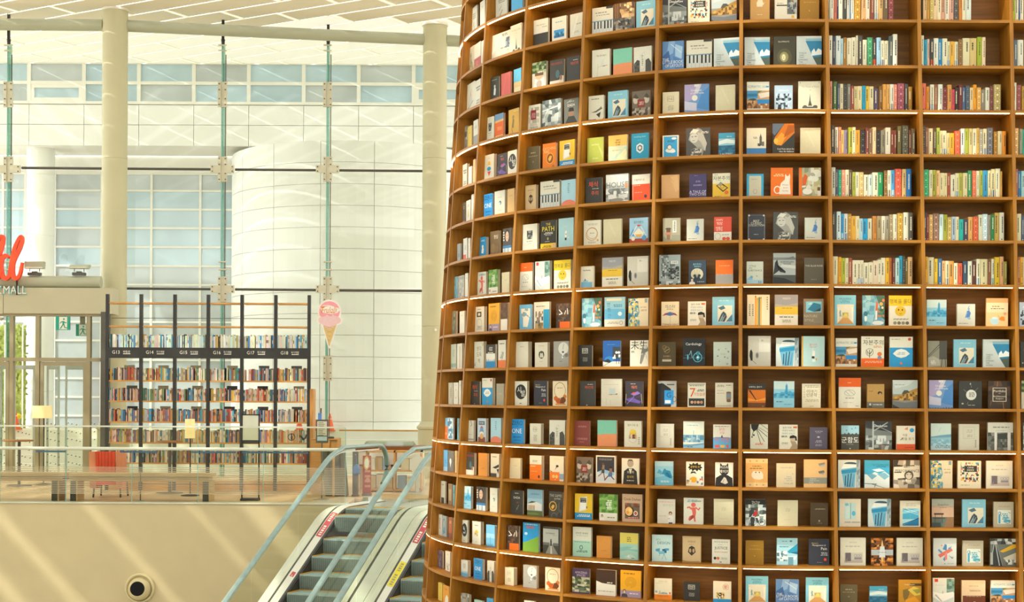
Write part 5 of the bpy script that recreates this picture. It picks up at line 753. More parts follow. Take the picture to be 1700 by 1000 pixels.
SPINES = r'''G 0 0.016 0.016 0.234 3c5a58|
G 0 0.033 0.034 0.239 d5d6c2|
G 0 0.067 0.024 0.234 c9705a|
G 0 0.093 0.011 0.23 4a4460|
G 0 0.105 0.03 0.235 e0dcc4|
G 0 0.137 0.031 0.23 40413c|
G 0 0.169 0.023 0.23 b9b8ac|
G 0 0.192 0.011 0.232 4d7fae|
G 0 0.203 0.021 0.23 e2dec6|
G 0 0.227 0.049 0.24 b98a2e*|thick golden orange book with banded spine, spine out between white and tan ones, topmost shelf
G 0 0.281 0.036 0.231 dcae78|
G 0 0.317 0.029 0.236 e4dcc0|
G 0 0.348 0.033 0.231 8a4a34|
G 0 0.384 0.028 0.236 dfdcc8/6f9fb5|
G 0 0.413 0.037 0.241 d8b070|thick tan book, spine out between white and dark brown ones, topmost shelf
G 0 0.451 0.038 0.236 6b5a42|thick dark brown book, spine out between tan and maroon ones, topmost shelf
G 0 0.492 0.042 0.237 7c3a3a*|thick maroon book with bands, at the row end by a dark brown one, topmost shelf
G 1 0.019 0.03 0.242 ddd9c2|
G 1 0.05 0.026 0.237 3e4655|
G 1 0.077 0.038 0.24 cfd8d2|thick white book, spine out between slate blue and pale blue ones, second shelf
G 1 0.116 0.018 0.219 a5cbd6|
G 1 0.136 0.026 0.228 a0722c|
G 1 0.164 0.034 0.224 dcd6b8|
G 1 0.198 0.034 0.228 dad3b4|
G 1 0.235 0.013 0.243 d8d2b4|
G 1 0.249 0.038 0.245 4a443c|thick black book, spine out between cream and cream ones, second shelf
G 1 0.287 0.032 0.21 dcd5b5|
G 1 0.321 0.042 0.229 3f8a5c*|thick green book with banded spine, spine out between cream and black ones, second shelf
G 1 0.365 0.026 0.215 3c3a34/e8571c|
G 1 0.394 0.033 0.227 9cc0d4|
G 1 0.429 0.026 0.204 d9d0ae/2c4c86|
G 1 0.457 0.028 0.204 d6cfae|
G 1 0.487 0.033 0.239 4e5852|
G 1 0.521 0.035 0.255 dcdcca|thick white book, spine out at the row end by a black one, second shelf
G 2 0.02 0.022 0.23 dc8f78|
G 2 0.048 0.033 0.229 4d6c3a|
G 2 0.081 0.021 0.21 4c586c|
G 2 0.103 0.025 0.21 d5c6a0|
G 2 0.129 0.029 0.21 3c3b35*|
G 2 0.16 0.025 0.21 7d7768|
G 2 0.187 0.025 0.196 96463a|
G 2 0.213 0.025 0.192 c9b984|
G 2 0.238 0.037 0.194 d8c898|
G 2 0.276 0.027 0.196 1f9cc0|
G 2 0.304 0.028 0.194 dab23a|
G 2 0.332 0.033 0.192 d8cca0|
G 2 0.369 0.033 0.176 564860|
G 2 0.404 0.028 0.193 80581e|
G 2 0.435 0.028 0.209 d89c48|
G 2 0.465 0.026 0.209 d8a458|
G 2 0.492 0.029 0.209 dedac6/7a705c|
G 2 0.522 0.026 0.209 dc8068*|
G 2 0.55 0.054 0.217 8c4650*|thick maroon book with banded spine, spine out between salmon and black ones, third shelf
G 2 0.608 0.026 0.212 44423e|
G 2 0.636 0.03 0.191 9c7022|
G 3 0.026 0.03 0.228 4c4840|
G 3 0.058 0.023 0.215 e0dcc8/6a5a48|
G 3 0.084 0.023 0.217 e09a78|
G 3 0.108 0.021 0.194 d8b468|
G 3 0.13 0.025 0.194 8a7c98|
G 3 0.162 0.032 0.215 a8a830|
G 3 0.194 0.024 0.216 e2d8ac|
G 3 0.22 0.033 0.194 d89a30|
G 3 0.255 0.038 0.194 2c2824*|
G 3 0.295 0.026 0.21 7c4038|
G 3 0.322 0.028 0.204 806048|
G 3 0.35 0.027 0.216 ecd0a0|
G 3 0.377 0.035 0.193 2c2824*|
G 3 0.414 0.033 0.193 8a8670|
G 3 0.45 0.04 0.214 dcd8c0|thick white book, spine out between olive and brown ones, fourth shelf
G 3 0.492 0.023 0.194 7a3a28|
G 3 0.515 0.022 0.194 7c3c2c|
G 3 0.544 0.032 0.226 6a6038|
G 3 0.581 0.049 0.231 50503f*|thick olive book with banded spine, spine out between dark brown and brown ones, fourth shelf
G 3 0.632 0.019 0.196 6c3c28|
G 3 0.652 0.032 0.208 6a5c40|
G 4 0.02 0.035 0.231 c9c8b8|
G 4 0.057 0.021 0.215 505868|
G 4 0.079 0.025 0.213 2f9a74*|
G 4 0.104 0.028 0.213 dc8a6c*|
G 4 0.133 0.029 0.213 dfd4b0|
G 4 0.163 0.023 0.213 5c4834|
G 4 0.186 0.026 0.195 a9b040|
G 4 0.213 0.029 0.195 d9d3b0|
G 4 0.243 0.032 0.195 c4a468*|
G 4 0.277 0.036 0.176 d8d4b8|
G 4 0.313 0.03 0.176 c2d0c8|
G 4 0.344 0.045 0.193 ddd8b8|thick cream book, spine out between white and green ones, fifth shelf
G 4 0.39 0.037 0.194 1f8a50|
G 4 0.433 0.028 0.208 7a5a28*|
G 4 0.461 0.028 0.21 dcd6bc/6c5c40|
G 4 0.489 0.027 0.212 4a98c4/d8e0dc|
G 4 0.519 0.052 0.222 d4553c*|thick coral red book with banded spine, spine out between blue and tan ones, fifth shelf
G 4 0.575 0.032 0.22 d0b070|
G 4 0.609 0.038 0.222 1c6cae|
G 5 0.023 0.032 0.225 45443c|
G 5 0.058 0.033 0.225 c9dcd8|
G 5 0.091 0.025 0.209 3f98c8/b8d4dc|
G 5 0.117 0.028 0.209 d8d8c8/22548a|
G 5 0.145 0.028 0.209 a88038*|
G 5 0.173 0.033 0.191 e0a83c|
G 5 0.207 0.028 0.191 dfd0a0|
G 5 0.235 0.027 0.172 b4d0d4|
G 5 0.262 0.04 0.172 28a0d0|
G 5 0.302 0.032 0.173 d4cfb0|
G 5 0.339 0.033 0.192 cc8a40|
G 5 0.373 0.032 0.192 a89468|
G 5 0.408 0.03 0.192 dcd6ba|
G 5 0.438 0.028 0.192 9c947c|
G 5 0.469 0.028 0.206 948460*|
G 5 0.498 0.031 0.206 d8d2b4|
G 5 0.532 0.045 0.216 b08a30*|thick golden orange book with banded spine, spine out between cream and white ones, sixth shelf
G 5 0.579 0.039 0.221 d0d0b8|thick white book, spine out between golden orange and black ones, sixth shelf
G 5 0.619 0.035 0.22 4c4a40|
G 6 0.021 0.04 0.218 d9d0a8|thick cream book, spine out at the row end by a golden orange one, seventh shelf
G 6 0.064 0.025 0.214 e0a028|
G 6 0.09 0.029 0.206 aab038|
G 6 0.12 0.026 0.206 d8d0a4|
G 6 0.147 0.026 0.206 98503a|
G 6 0.176 0.034 0.189 dcd4b4|
G 6 0.21 0.027 0.189 dcd4b4/8cb0d0|
G 6 0.237 0.026 0.189 d9d0b0/7ca4cc|
G 6 0.265 0.036 0.172 dad4b4|
G 6 0.301 0.034 0.174 d8d2b0|
G 6 0.336 0.037 0.187 dcc8ac|
G 6 0.373 0.026 0.194 d8d2b4|
G 6 0.399 0.032 0.209 ddd6b6|
G 6 0.432 0.029 0.209 e0b030|
G 6 0.462 0.021 0.209 b86a30|
G 6 0.486 0.021 0.208 6c342c|
G 6 0.509 0.031 0.208 b4d4d0|
G 6 0.541 0.024 0.225 2c9cb8|
G 6 0.566 0.021 0.223 40403c*|
G 6 0.589 0.017 0.202 6c5c24|
G 6 0.607 0.035 0.216 c8a470|
H 0 0.022 0.014 0.212 28241c|
H 0 0.048 0.03 0.235 d8b888|
H 0 0.079 0.018 0.231 c89438|
H 0 0.101 0.028 0.228 b0a058*|
H 0 0.129 0.03 0.235 dcc098|
H 0 0.16 0.027 0.236 ddd6ae|
H 0 0.187 0.033 0.232 cc9c80|
H 0 0.222 0.029 0.236 dcd8c0|
H 0 0.251 0.035 0.232 d0a08c|
H 0 0.288 0.035 0.229 4c4a44*|
H 0 0.326 0.026 0.233 c07c30|
H 0 0.353 0.026 0.237 ddd6b4|
H 0 0.382 0.041 0.229 ccd8cc|thick white book, spine out at the row end by a cream one, topmost shelf
H 1 0.019 0.029 0.246 dcd8b8|
H 1 0.048 0.025 0.213 2898b8|
H 1 0.074 0.017 0.218 d8b8a4|
H 1 0.092 0.03 0.218 3c3a34/e45a18|
H 1 0.124 0.036 0.224 d8d8c4|
H 1 0.161 0.029 0.221 1c80b0|
H 1 0.192 0.038 0.223 dad6b8|
H 1 0.23 0.02 0.2 d8d2ac/6c98b8|
H 1 0.252 0.034 0.2 dca83c|
H 1 0.287 0.027 0.199 d8d0ac/5c88a8|
H 1 0.317 0.032 0.219 7c5c30*|
H 1 0.351 0.055 0.227 d4cca0|thick cream book, spine out between ochre brown and tan ones, second shelf
H 1 0.407 0.051 0.226 c8b070|thick tan book, spine out between cream and yellow ones, second shelf
H 1 0.463 0.036 0.237 98a828|thick yellow book, spine out between tan and cream ones, second shelf
H 1 0.5 0.028 0.235 dcc4a0|
H 2 0.019 0.039 0.218 dc7058|
H 2 0.059 0.023 0.192 d88c30|
H 2 0.09 0.032 0.209 dcd8bc/2c68a0|
H 2 0.123 0.026 0.209 8c5838|
H 2 0.152 0.036 0.211 d4d6c4|
H 2 0.188 0.036 0.189 6c2c28*|
H 2 0.225 0.032 0.208 cc9048|
H 2 0.258 0.023 0.172 c84858|
H 2 0.283 0.03 0.189 382c20|
H 2 0.314 0.028 0.208 6c3030|
H 2 0.343 0.023 0.189 4c6480|
H 2 0.367 0.03 0.201 44505c*|
H 2 0.399 0.026 0.186 d8c090|
H 2 0.426 0.027 0.21 e09818|
H 2 0.454 0.032 0.188 cc9850*|
H 2 0.487 0.032 0.171 847c68|
H 2 0.521 0.032 0.188 d4d2ba|
H 2 0.555 0.029 0.202 6c3830*|
H 2 0.586 0.056 0.213 a4945c*|thick taupe book with bands, at the row end by a maroon one, third shelf
H 3 0.023 0.025 0.231 4c4430*|
H 3 0.049 0.022 0.216 8c6050|
H 3 0.073 0.032 0.21 ddd0a4|
H 3 0.106 0.027 0.208 5c4830|
H 3 0.134 0.025 0.214 a8b848|
H 3 0.16 0.02 0.192 dccc94|
H 3 0.18 0.032 0.192 dcd4ac/3c8cb0|
H 3 0.213 0.025 0.175 d8c488|
H 3 0.239 0.034 0.174 dca828|
H 3 0.277 0.041 0.191 dc5c38*|
H 3 0.324 0.032 0.21 ccd4cc|
H 3 0.357 0.029 0.21 a4ac38|
H 3 0.387 0.026 0.21 ccbc80|
H 3 0.416 0.03 0.21 dcd6b4|
H 3 0.446 0.02 0.214 cca450|
H 3 0.468 0.025 0.208 a09c88*|
H 3 0.495 0.03 0.208 dcd4a8/1c68a0|
H 3 0.526 0.047 0.217 646468*|thick grey book with banded spine, spine out between cream and ochre brown ones, fourth shelf
H 3 0.579 0.029 0.188 9c7020*|
H 3 0.611 0.034 0.191 d0c498|
H 3 0.646 0.029 0.191 d88820|
H 4 0.023 0.043 0.218 3c9c68*|thick green book with bands, at the row end by a cream one, fifth shelf
H 4 0.07 0.026 0.214 dcd8b4|
H 4 0.097 0.029 0.215 a8a838|
H 4 0.127 0.026 0.211 e4b880|
H 4 0.154 0.031 0.192 d8cc9c|
H 4 0.185 0.026 0.191 d4c894|
H 4 0.213 0.023 0.191 a04c34|
H 4 0.237 0.036 0.178 d8d4b8|
H 4 0.275 0.028 0.191 d8d0a8/3c8cac|
H 4 0.303 0.028 0.192 b0b048|
H 4 0.333 0.036 0.192 d8cc98|
H 4 0.372 0.032 0.211 3c9058|
H 4 0.406 0.03 0.211 dc6c48*|
H 4 0.438 0.026 0.21 d8d4b0|
H 4 0.466 0.023 0.213 a4ac40|
H 4 0.49 0.036 0.213 3494c0|
H 4 0.528 0.025 0.214 d8cc98|
H 4 0.554 0.032 0.224 d0c494/204c84|
H 4 0.587 0.038 0.228 d4d0ac|thick cream book, spine out between cream and golden orange ones, fifth shelf
H 4 0.626 0.013 0.206 b88838|
H 5 0.025 0.019 0.223 44484c|
H 5 0.044 0.018 0.208 88342c|
H 5 0.064 0.029 0.206 c49c5c*|
H 5 0.093 0.05 0.215 846450*|thick brown book with banded spine, spine out between tan and white ones, sixth shelf
H 5 0.145 0.03 0.208 c4dcd8|
H 5 0.177 0.029 0.206 a0a030|
H 5 0.207 0.034 0.187 b49c58*|
H 5 0.241 0.028 0.19 a4bcd4|
H 5 0.269 0.028 0.19 d8d0a8|
H 5 0.299 0.032 0.17 24b0a4|
H 5 0.333 0.035 0.172 4c4458|
H 5 0.37 0.034 0.189 dca860|
H 5 0.405 0.041 0.191 c85830*|
H 5 0.449 0.032 0.206 d4d2b4|
H 5 0.481 0.039 0.212 b8d4d8*|
H 5 0.522 0.023 0.205 948c7c|
H 5 0.545 0.028 0.205 2c7c48|
H 5 0.575 0.035 0.222 c0a04c|
H 5 0.611 0.037 0.224 ccccb4|
H 6 0.028 0.02 0.22 dca028|
H 6 0.049 0.047 0.215 d0c8a0|thick cream book, spine out between golden orange and golden orange ones, seventh shelf
H 6 0.099 0.027 0.204 dcb42c|
H 6 0.129 0.03 0.204 3c6c98|
H 6 0.16 0.024 0.188 dca868|
H 6 0.185 0.029 0.188 d4cea8/4c6c80|
H 6 0.215 0.036 0.187 cc9444|
H 6 0.252 0.029 0.171 d8d2b0|
H 6 0.283 0.036 0.171 cc5838|
H 6 0.324 0.036 0.186 34485c|
H 6 0.361 0.033 0.186 ccd0b8|
H 6 0.396 0.029 0.186 542c24|
H 6 0.426 0.03 0.203 d4d0b0/3c78ac|
H 6 0.456 0.058 0.203 c8c090|thick cream book, spine out between cream and brown ones, seventh shelf
H 6 0.516 0.026 0.203 7c5038|
H 6 0.543 0.022 0.204 ccccb0/4c8c8c|
H 6 0.569 0.039 0.219 ccac24|thick golden orange book, spine out between pale grey and tan ones, seventh shelf
H 6 0.609 0.029 0.223 c89868|
H 6 0.639 0.025 0.185 848034|
I 0 0.023 0.026 0.224 a0b828|
I 0 0.051 0.026 0.224 dcd8bc|
I 0 0.08 0.008 0.224 2c58a0|
I 0 0.089 0.026 0.224 d8d4b8|
I 1 0.028 0.034 0.214 5c6c78|
I 1 0.064 0.045 0.216 dcdcc8|thick white book, spine out at the row end by a slate blue one, second shelf
I 2 0.018 0.029 0.227 d8d8c0|
I 2 0.048 0.038 0.21 8c4c48*|
I 2 0.088 0.018 0.199 b08830|
I 3 0.021 0.039 0.215 c8a068*|
I 3 0.063 0.025 0.208 8c9078|
I 3 0.089 0.014 0.204 2c9c80|
I 4 0.027 0.02 0.225 a06858|
I 4 0.049 0.021 0.21 2c78a8|
I 4 0.072 0.025 0.21 9cc8c8|
I 5 0.028 0.038 0.215 d4d0a8|
I 5 0.068 0.023 0.204 48586c|
I 6 0.032 0.02 0.22 a06030|
I 6 0.053 0.023 0.22 dca030|
I 6 0.076 0.016 0.22 c8c8a8|'''.split('\n')
SIGN_TEXT = ['MALL', 'COEX', 'G13', 'G14', 'G15', 'G16', 'G17', 'G18', '부동산', '자기계발', 'Frulolli']
_need = list(SIGN_TEXT)
for _n, (_c, _o) in DESIGNS.items():
    for _e in _o.split(';'):
        if _e.startswith('T '): _need.append(_e.split()[5].replace('_', ' '))
prepare_text(_need)

# ------------------------------------------------------------------ materials
M_floor = pm('stone_floor', 'c9c4b4', .35, .05, 1.2)
M_balfloor = wood('balcony_floor_wood', 'd2b58c', 'bfa078', (1, 6, 1), .4)
M_wall = pm('balcony_plaster', 'c6b68e', .8, .03, 2.5, bump=.05)
M_pillar = pm('pillar_paint', 'c0bb98', .45, .03, 2)
M_pipe = pm('beam_paint', 'acae95', .45, .03, 2)
M_white = pm('white_paint', 'e6e2d2', .5, .03, 3)
M_clad = pm('white_cladding', 'f5f4f0', .6, .02, 2)
M_frame = pm('white_window_frame', 'f2efe6', .5, .02, 3)
M_paneA = pm('pane_sky_reflection', 'b8d0de', .12, .12, 1.3, spec=.8)  # sky reflection painted in as the blue and its mottling
M_paneB = pm('window_glass_grey', 'c0c8cc', .12, .12, 1.1, spec=.8)  # reflection mottling painted into the grey
M_header = pm('vestibule_panel', 'bab598', .5, .03, 2)
M_bronze = pm('door_frame_bronze', '9a9070', .4, .05, 4)
M_dark = pm('black_steel', '2c2b27', .45, .1, 8)
M_darkgrey = pm('dark_grey_steel', '54524a', .45, .08, 8)
M_steel = pm('brushed_steel', 'b4b8ac', .3, .05, 20, metal=.6)
M_clamp = pm('clamp_steel', 'cac6ae', .45, .06, 10)
M_rail = pm('pale_rail', 'cfd0bd', .35, .03, 10)
M_hand = pm('grey_rubber_handrail', '7f958d', .35, .1, 9)
M_deck = pm('escalator_decking', 'd6d8cc', .3, .04, 4)
M_deckin = pm('escalator_inner_decking', 'd8d8ca', .3, .04, 4)
M_skirt = pm('escalator_skirt', '45443f', .4, .1, 10)
M_step = pm('escalator_step', '8fa39a', .5, .08, 14, bump=.2)
M_yellow = pm('yellow_edge', 'd09a30', .5, .1, 20)
M_oak = wood('shelf_oak', 'cf9a52', 'b98038', (1, 8, 8))
M_oakd = wood('counter_oak', 'c08a44', 'a87434', (8, 8, 1))
M_bench = wood('bench_wood', 'c8ab7c', 'b6976a', (1, 9, 9))
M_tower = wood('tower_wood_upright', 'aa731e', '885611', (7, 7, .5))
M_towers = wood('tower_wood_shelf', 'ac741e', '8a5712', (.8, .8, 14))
M_towerb = wood('tower_wood_back_shaded', '825610', '68430a', (.6, .6, 9))  # same wood darkened, painting in the shade deep in the bays
M_orange = pm('orange_upholstery', 'e0421a', .5, .06, 12)
M_salmon = pm('salmon_upholstery', 'dc8c68', .6, .05, 12)
M_red = pm('red_sign_letter', 'fa4a10', .35, .03, 9)
M_cyan = pm('cyan_letter_side', '3cb4c0', .4, .03, 9)
M_cone = pm('traffic_cone_orange', 'ee6a38', .5, .05, 20)
M_green = pm('exit_sign_green', '1f9c86', .4, .04, 20)
M_shade = pm('lamp_shade', 'eedb9c', .7, .03, 10, emit=.25)
M_board = pm('white_board', 'd8d8c4', .4, .02, 5)
M_hedge = pm('hedge_leaves', 'b4c068', .8, .3, 14, bump=.6)
M_pave = pm('pale_paving', 'eeeae0', .8, .04, 2)
M_redcloth = pm('red_poster', 'b04a40', .5, .1, 9)
M_ydot = pm('yellow_sticker', 'e2d22c', .5, .04, 30)
M_reds = pm('red_sticker', 'c2505a', .5, .05, 30)
M_blue = pm('blue_strip', '4c7cb8', .5, .08, 9)
M_far = print_mat('far_book_paper', .6)
M_GLASS = glass_mat('facade_glass', 'f4faf6', .06)
M_GLASS2 = glass_mat('balustrade_glass', 'eceedd', .07)
M_GLASSE = glass_mat('escalator_glass', 'f0f3e8', .08)
M_FIN = glass_mat('fin_glass', 'b4d8cc', .1)
M_FROST = glass_mat('frosted_band', 'efe6cc', .02, 1, .46)
M_CASE = glass_mat('display_glass', 'e4e8e2', .12)
# warm strip lights
m = bpy.data.materials.new('warm_strip_light'); m.use_nodes = True; b = m.node_tree.nodes['Principled BSDF']
nz = m.node_tree.nodes.new('ShaderNodeTexNoise'); nz.inputs['Scale'].default_value = 30; rr = m.node_tree.nodes.new('ShaderNodeValToRGB')
rr.color_ramp.elements[0].color = (1, .5, .16, 1); rr.color_ramp.elements[1].color = (1, .57, .22, 1)
m.node_tree.links.new(nz.outputs['Fac'], rr.inputs[0]); m.node_tree.links.new(rr.outputs[0], b.inputs['Emission Color']); b.inputs['Emission Strength'].default_value = LED_POWER = 16.0
M_led = m
# perforated ceiling sheet: real holes cut by a dot grid
m = bpy.data.materials.new('perforated_sheet'); m.use_nodes = True; n = m.node_tree; b = n.nodes['Principled BSDF']; out = [x for x in n.nodes if x.type == 'OUTPUT_MATERIAL'][0]
b.inputs['Base Color'].default_value = lin('e0d7bb'); b.inputs['Roughness'].default_value = .7
tcn = n.nodes.new('ShaderNodeTexCoord'); mp = n.nodes.new('ShaderNodeMapping'); mp.inputs['Scale'].default_value = (1/.075, 1/.075, 1)
fr = n.nodes.new('ShaderNodeVectorMath'); fr.operation = 'FRACTION'; sb = n.nodes.new('ShaderNodeVectorMath'); sb.operation = 'SUBTRACT'; sb.inputs[1].default_value = (.5, .5, 0)
ml = n.nodes.new('ShaderNodeVectorMath'); ml.operation = 'MULTIPLY'; ml.inputs[1].default_value = (1, 1, 0); ln = n.nodes.new('ShaderNodeVectorMath'); ln.operation = 'LENGTH'
lt = n.nodes.new('ShaderNodeMath'); lt.operation = 'LESS_THAN'; lt.inputs[1].default_value = .19
tl = n.nodes.new('ShaderNodeBsdfTranslucent'); tl.inputs[0].default_value = lin('e9e3d2'); m1 = n.nodes.new('ShaderNodeMixShader'); m1.inputs[0].default_value = .1
tr = n.nodes.new('ShaderNodeBsdfTransparent'); mx = n.nodes.new('ShaderNodeMixShader'); L = n.links.new
L(tcn.outputs['Object'], mp.inputs[0]); L(mp.outputs[0], fr.inputs[0]); L(fr.outputs[0], sb.inputs[0]); L(sb.outputs[0], ml.inputs[0]); L(ml.outputs[0], ln.inputs[0]); L(ln.outputs['Value'], lt.inputs[0])
L(b.outputs[0], m1.inputs[1]); L(tl.outputs[0], m1.inputs[2]); L(m1.outputs[0], mx.inputs[1]); L(tr.outputs[0], mx.inputs[2]); L(lt.outputs[0], mx.inputs[0]); L(mx.outputs[0], out.inputs[0])
M_perf = m
m = bpy.data.materials.new('translucent_bar'); m.use_nodes = True; n = m.node_tree; b = n.nodes['Principled BSDF']; out = [x for x in n.nodes if x.type == 'OUTPUT_MATERIAL'][0]
b.inputs['Base Color'].default_value = lin('efead6'); nz = n.nodes.new('ShaderNodeTexNoise'); nz.inputs['Scale'].default_value = 4; tl = n.nodes.new('ShaderNodeBsdfTranslucent'); tl.inputs[0].default_value = (.8, .78, .7, 1)
rr = n.nodes.new('ShaderNodeValToRGB'); rr.color_ramp.elements[0].color = (.5, .5, .5, 1); rr.color_ramp.elements[1].color = (.6, .6, .6, 1); m1 = n.nodes.new('ShaderNodeMixShader')
n.links.new(nz.outputs['Fac'], rr.inputs[0]); n.links.new(rr.outputs[0], m1.inputs[0]); n.links.new(b.outputs[0], m1.inputs[1]); n.links.new(tl.outputs[0], m1.inputs[2]); n.links.new(m1.outputs[0], out.inputs[0]); M_bar = m
M_perf2 = m.copy(); M_perf2.name = 'canopy_perforated_sheet'
for x in M_perf2.node_tree.nodes:
    if x.type == 'MATH' and x.operation == 'LESS_THAN': x.inputs[1].default_value = .16
    if x.type == 'MIX_SHADER' and not x.inputs[0].is_linked: x.inputs[0].default_value = .06
    if x.type == 'BSDF_PRINCIPLED': x.inputs['Base Color'].default_value = lin('b4a88c')

# ================================================================== SETTING
FZ = 5.0                      # balcony floor
YB = 24.65                    # balcony edge
def facY(x): return 32.0 if x < 190 else 32.0+(x-190)/532*1.15
mb = MB(); mb.box(-30, 24, -14, 60, -.3, 0); tag(mb.build('floor', M_floor), 'pale stone floor of the lower hall', None, None, 'structure')
mb = MB(); mb.box(-22, -2.72, YB, YB+.3, 0, FZ); mb.box(-2.72, 15, YB+1.6, YB+1.9, 0, FZ-.6); wl = tag(mb.build('wall_balcony', M_wall), 'beige plaster wall below the balcony edge', None, None, 'structure')
mb = MB(); mb.box(-22, -2.72, YB-.02, YB+.3, FZ, FZ+.012); mb.build('trim', M_rail, wl)
mb = MB(); mb.box(-22, -2.75, YB+.02, 33.6, FZ-.3, FZ-.002); mb.box(-2.75, 15, 26.15, 33.6, FZ-.3, FZ-.002); tag(mb.build('floor_balcony', M_balfloor), 'tan wooden floor of the balcony', None, None, 'structure')
for nm, bx_, lb in (('wall_back', (-22.3, 16, -14.3, -14, 0, 13), 'added pale plaster wall behind the viewer, unseen, cutting stray daylight'), ('wall_left', (-22.6, -22.3, -14, 33, 0, 11), 'added pale plaster side wall of the hall, unseen, cutting stray daylight'), ('wall_right', (16, 16.3, -14, 33, 0, 13), 'added pale plaster wall beyond the round bookcase, unseen, cutting stray daylight')):  # unseen walls added to close the hall and cut its ambient light
    mb = MB(); mb.box(*bx_); tag(mb.build(nm, pm('hall_plaster', 'dcd9cc', .8, .03, 2)), lb, None, None, 'structure')
# pillars
for k, (px, py) in enumerate(((190.5, 240), (721, 340))):
    Y = facY(px); c = P(px, py, Y); r = .268
    root = empty('pillar_%d' % (k+1), (c.x, c.y, FZ), 0, 'round beige pillar beside the doors' if k == 0 else 'round beige pillar beside the tall round bookcase', None, None, 'structure')
    top = 15.05-FZ
    zj = P(px, 265, Y).z-FZ; zj2 = P(px, 543, Y).z-FZ
    mb = MB(); mb.lathe([(r, 0), (r, zj2-.01), (r-.008, zj2-.006), (r-.008, zj2+.006), (r, zj2+.01), (r, zj-.01), (r-.008, zj-.006), (r-.008, zj+.006), (r, zj+.01), (r, top)], n=40); mb.build('shaft', M_pillar, root, True)
    zb = P(px, 712, Y).z-FZ
    mb = MB(); mb.lathe([(r+.07, 0), (r+.07, zb-.02), (r+.1, zb), (r+.1, zb+.05), (r+.05, zb+.09), (r+.03, zb+.13), (r, zb+.16)], n=40); mb.build('base', M_pillar, root, True)
    mb = MB(); mb.lathe([(r+.02, top-.02), (r+.02, top+.03)], n=32); mb.build('cap', M_white, root, True)
    if k == 1:
        mb = MB(); mb.lathe([(.03, 0), (.03, .02), (.018, .03)], n=12, axis='Y'); q = P(724, 549, Y); mb.build('knob', M_white, root, True, (q.x-c.x, -r, q.z-FZ))
# beam between pillars
pa, pb, pc_, pd = P(-90, 40, 32), P(190, 42, 32), P(723, 66.5, facY(723)), P(960, 78, facY(723)+.4)
root = empty('beam', (0, 0, 0), 0, 'thick grey-green pipe beam running between the pillars', None, None, 'structure')
for a_, b_ in ((pa, pb), (pb, pc_), (pc_, pd)):
    d = (b_-a_).normalized(); mb = MB(); mb.tube([a_+d*(.24 if a_ != pa else 0), b_-d*(.24 if b_ != pd else 0)], .125, 24); mb.build('pipe', M_pipe, root, True)
# glass facade
root = empty('window_1', (0, 0, 0), 0, 'frameless glass front with green glass fins, steel clamps and dark transoms', None, None, 'structure')
FINS = (-165, 14, 369.5, 544, 900)
edges = [-165, 14, 190, 369.5, 544, 722, 900]
rows_y = [30, 281, 480.5, 790]
for i in range(6):
    for j in range(3):
        x0, x1 = edges[i]+2, edges[i+1]-2; Ya, Yb2 = facY(x0)+1.0, facY(x1)+1.0
        a1, b1, a2, b2 = P(x0, rows_y[j]+2, Ya), P(x1, rows_y[j]+2, Yb2), P(x0, rows_y[j+1]-2, Ya), P(x1, rows_y[j+1]-2, Yb2)
        if j == 0: a1.z = b1.z = 14.95
        if j == 2: a2.z = b2.z = FZ
        if j == 2 and i < 2: continue
        mb = MB(); mb.face([a2, b2, b1, a1]); mb.build('glass_pane', M_GLASS, root)
for x in FINS:
    Y = facY(x)+.55; c = P(x, 300, Y); mb = MB(); zt = P(x, 72, Y).z
    mb.box(c.x-.02, c.x+.02, Y-.02, Y+.14, FZ, zt); mb.build('glass_fin', M_FIN, root)
    mb = MB(); mb.box(c.x-.03, c.x-.002, Y-.03, Y-.021, FZ, zt-.02); mb.build('fin_edge', pm('green_glass_edge', '7ab0a4', .25, .1, 3), root)
    mb = MB(); mb.box(c.x+.05, c.x+.068, Y+.0, Y+.02, FZ, zt-.25); mb.build('fin_joint', M_darkgrey, root)
    mb = MB(); mb.tube([(c.x, Y-.02, zt-.03), (c.x, Y-.02, zt+.08)], [.035, .045], 10); mb.box(c.x-.028, c.x+.028, Y-.05, Y+.0, zt+.08, zt+.72); mb.build('hanger_rod', M_dark, root)
    for yy, cross in ((157, 0), (281, 1), (480.5, 1), (612, 0)):
        q = P(x, yy, Y-.06)
        if x == 14 and yy > 400: continue
        if x == 369.5 and yy == 612: continue
        mb = MB(); s = Y/F
        for sg in (-1, 1):
            for a0, a1, z0, z1 in (((.035, .10, -.28, .28),)+(((.10, .26, -.085, .085),) if cross else ())):
                xa, xb = sorted((q.x+sg*a0, q.x+sg*a1)); mb.box(xa, xb, q.y-.03, q.y+.01, q.z+z0, q.z+z1)
        mb.box(q.x-.035, q.x+.035, q.y-.005, q.y+.05, q.z-.28, q.z+.28)
        o = mb.build('clamp', M_clamp, root)
        mb = MB()
        for sg in (-1, 1):
            for zz in (-.23, -.1, .1, .23):
                mb.lathe([(.014, .03), (.014, .045), (.006, .05)], q.x+sg*.068, q.z+zz, 8, axis='Y')
            if cross:
                for zz in (-.05, .05): mb.lathe([(.014, .03), (.014, .045), (.006, .05)], q.x+sg*.22, q.z+zz, 8, axis='Y')
        b_ = mb.build('bolt', M_darkgrey, o, True, (0, q.y, 0)); tag(b_, kind='stuff')
    for yy in (80, 444):
        for dz in (0, -9) if yy == 80 else (0, -13):
            q = P(x, yy+dz+4, Y-.05); mb = MB(); mb.tube([(q.x-.09, q.y, q.z), (q.x+.09, q.y, q.z)], .018, 8); mb.build('fin_bolt', M_clamp, root, True)
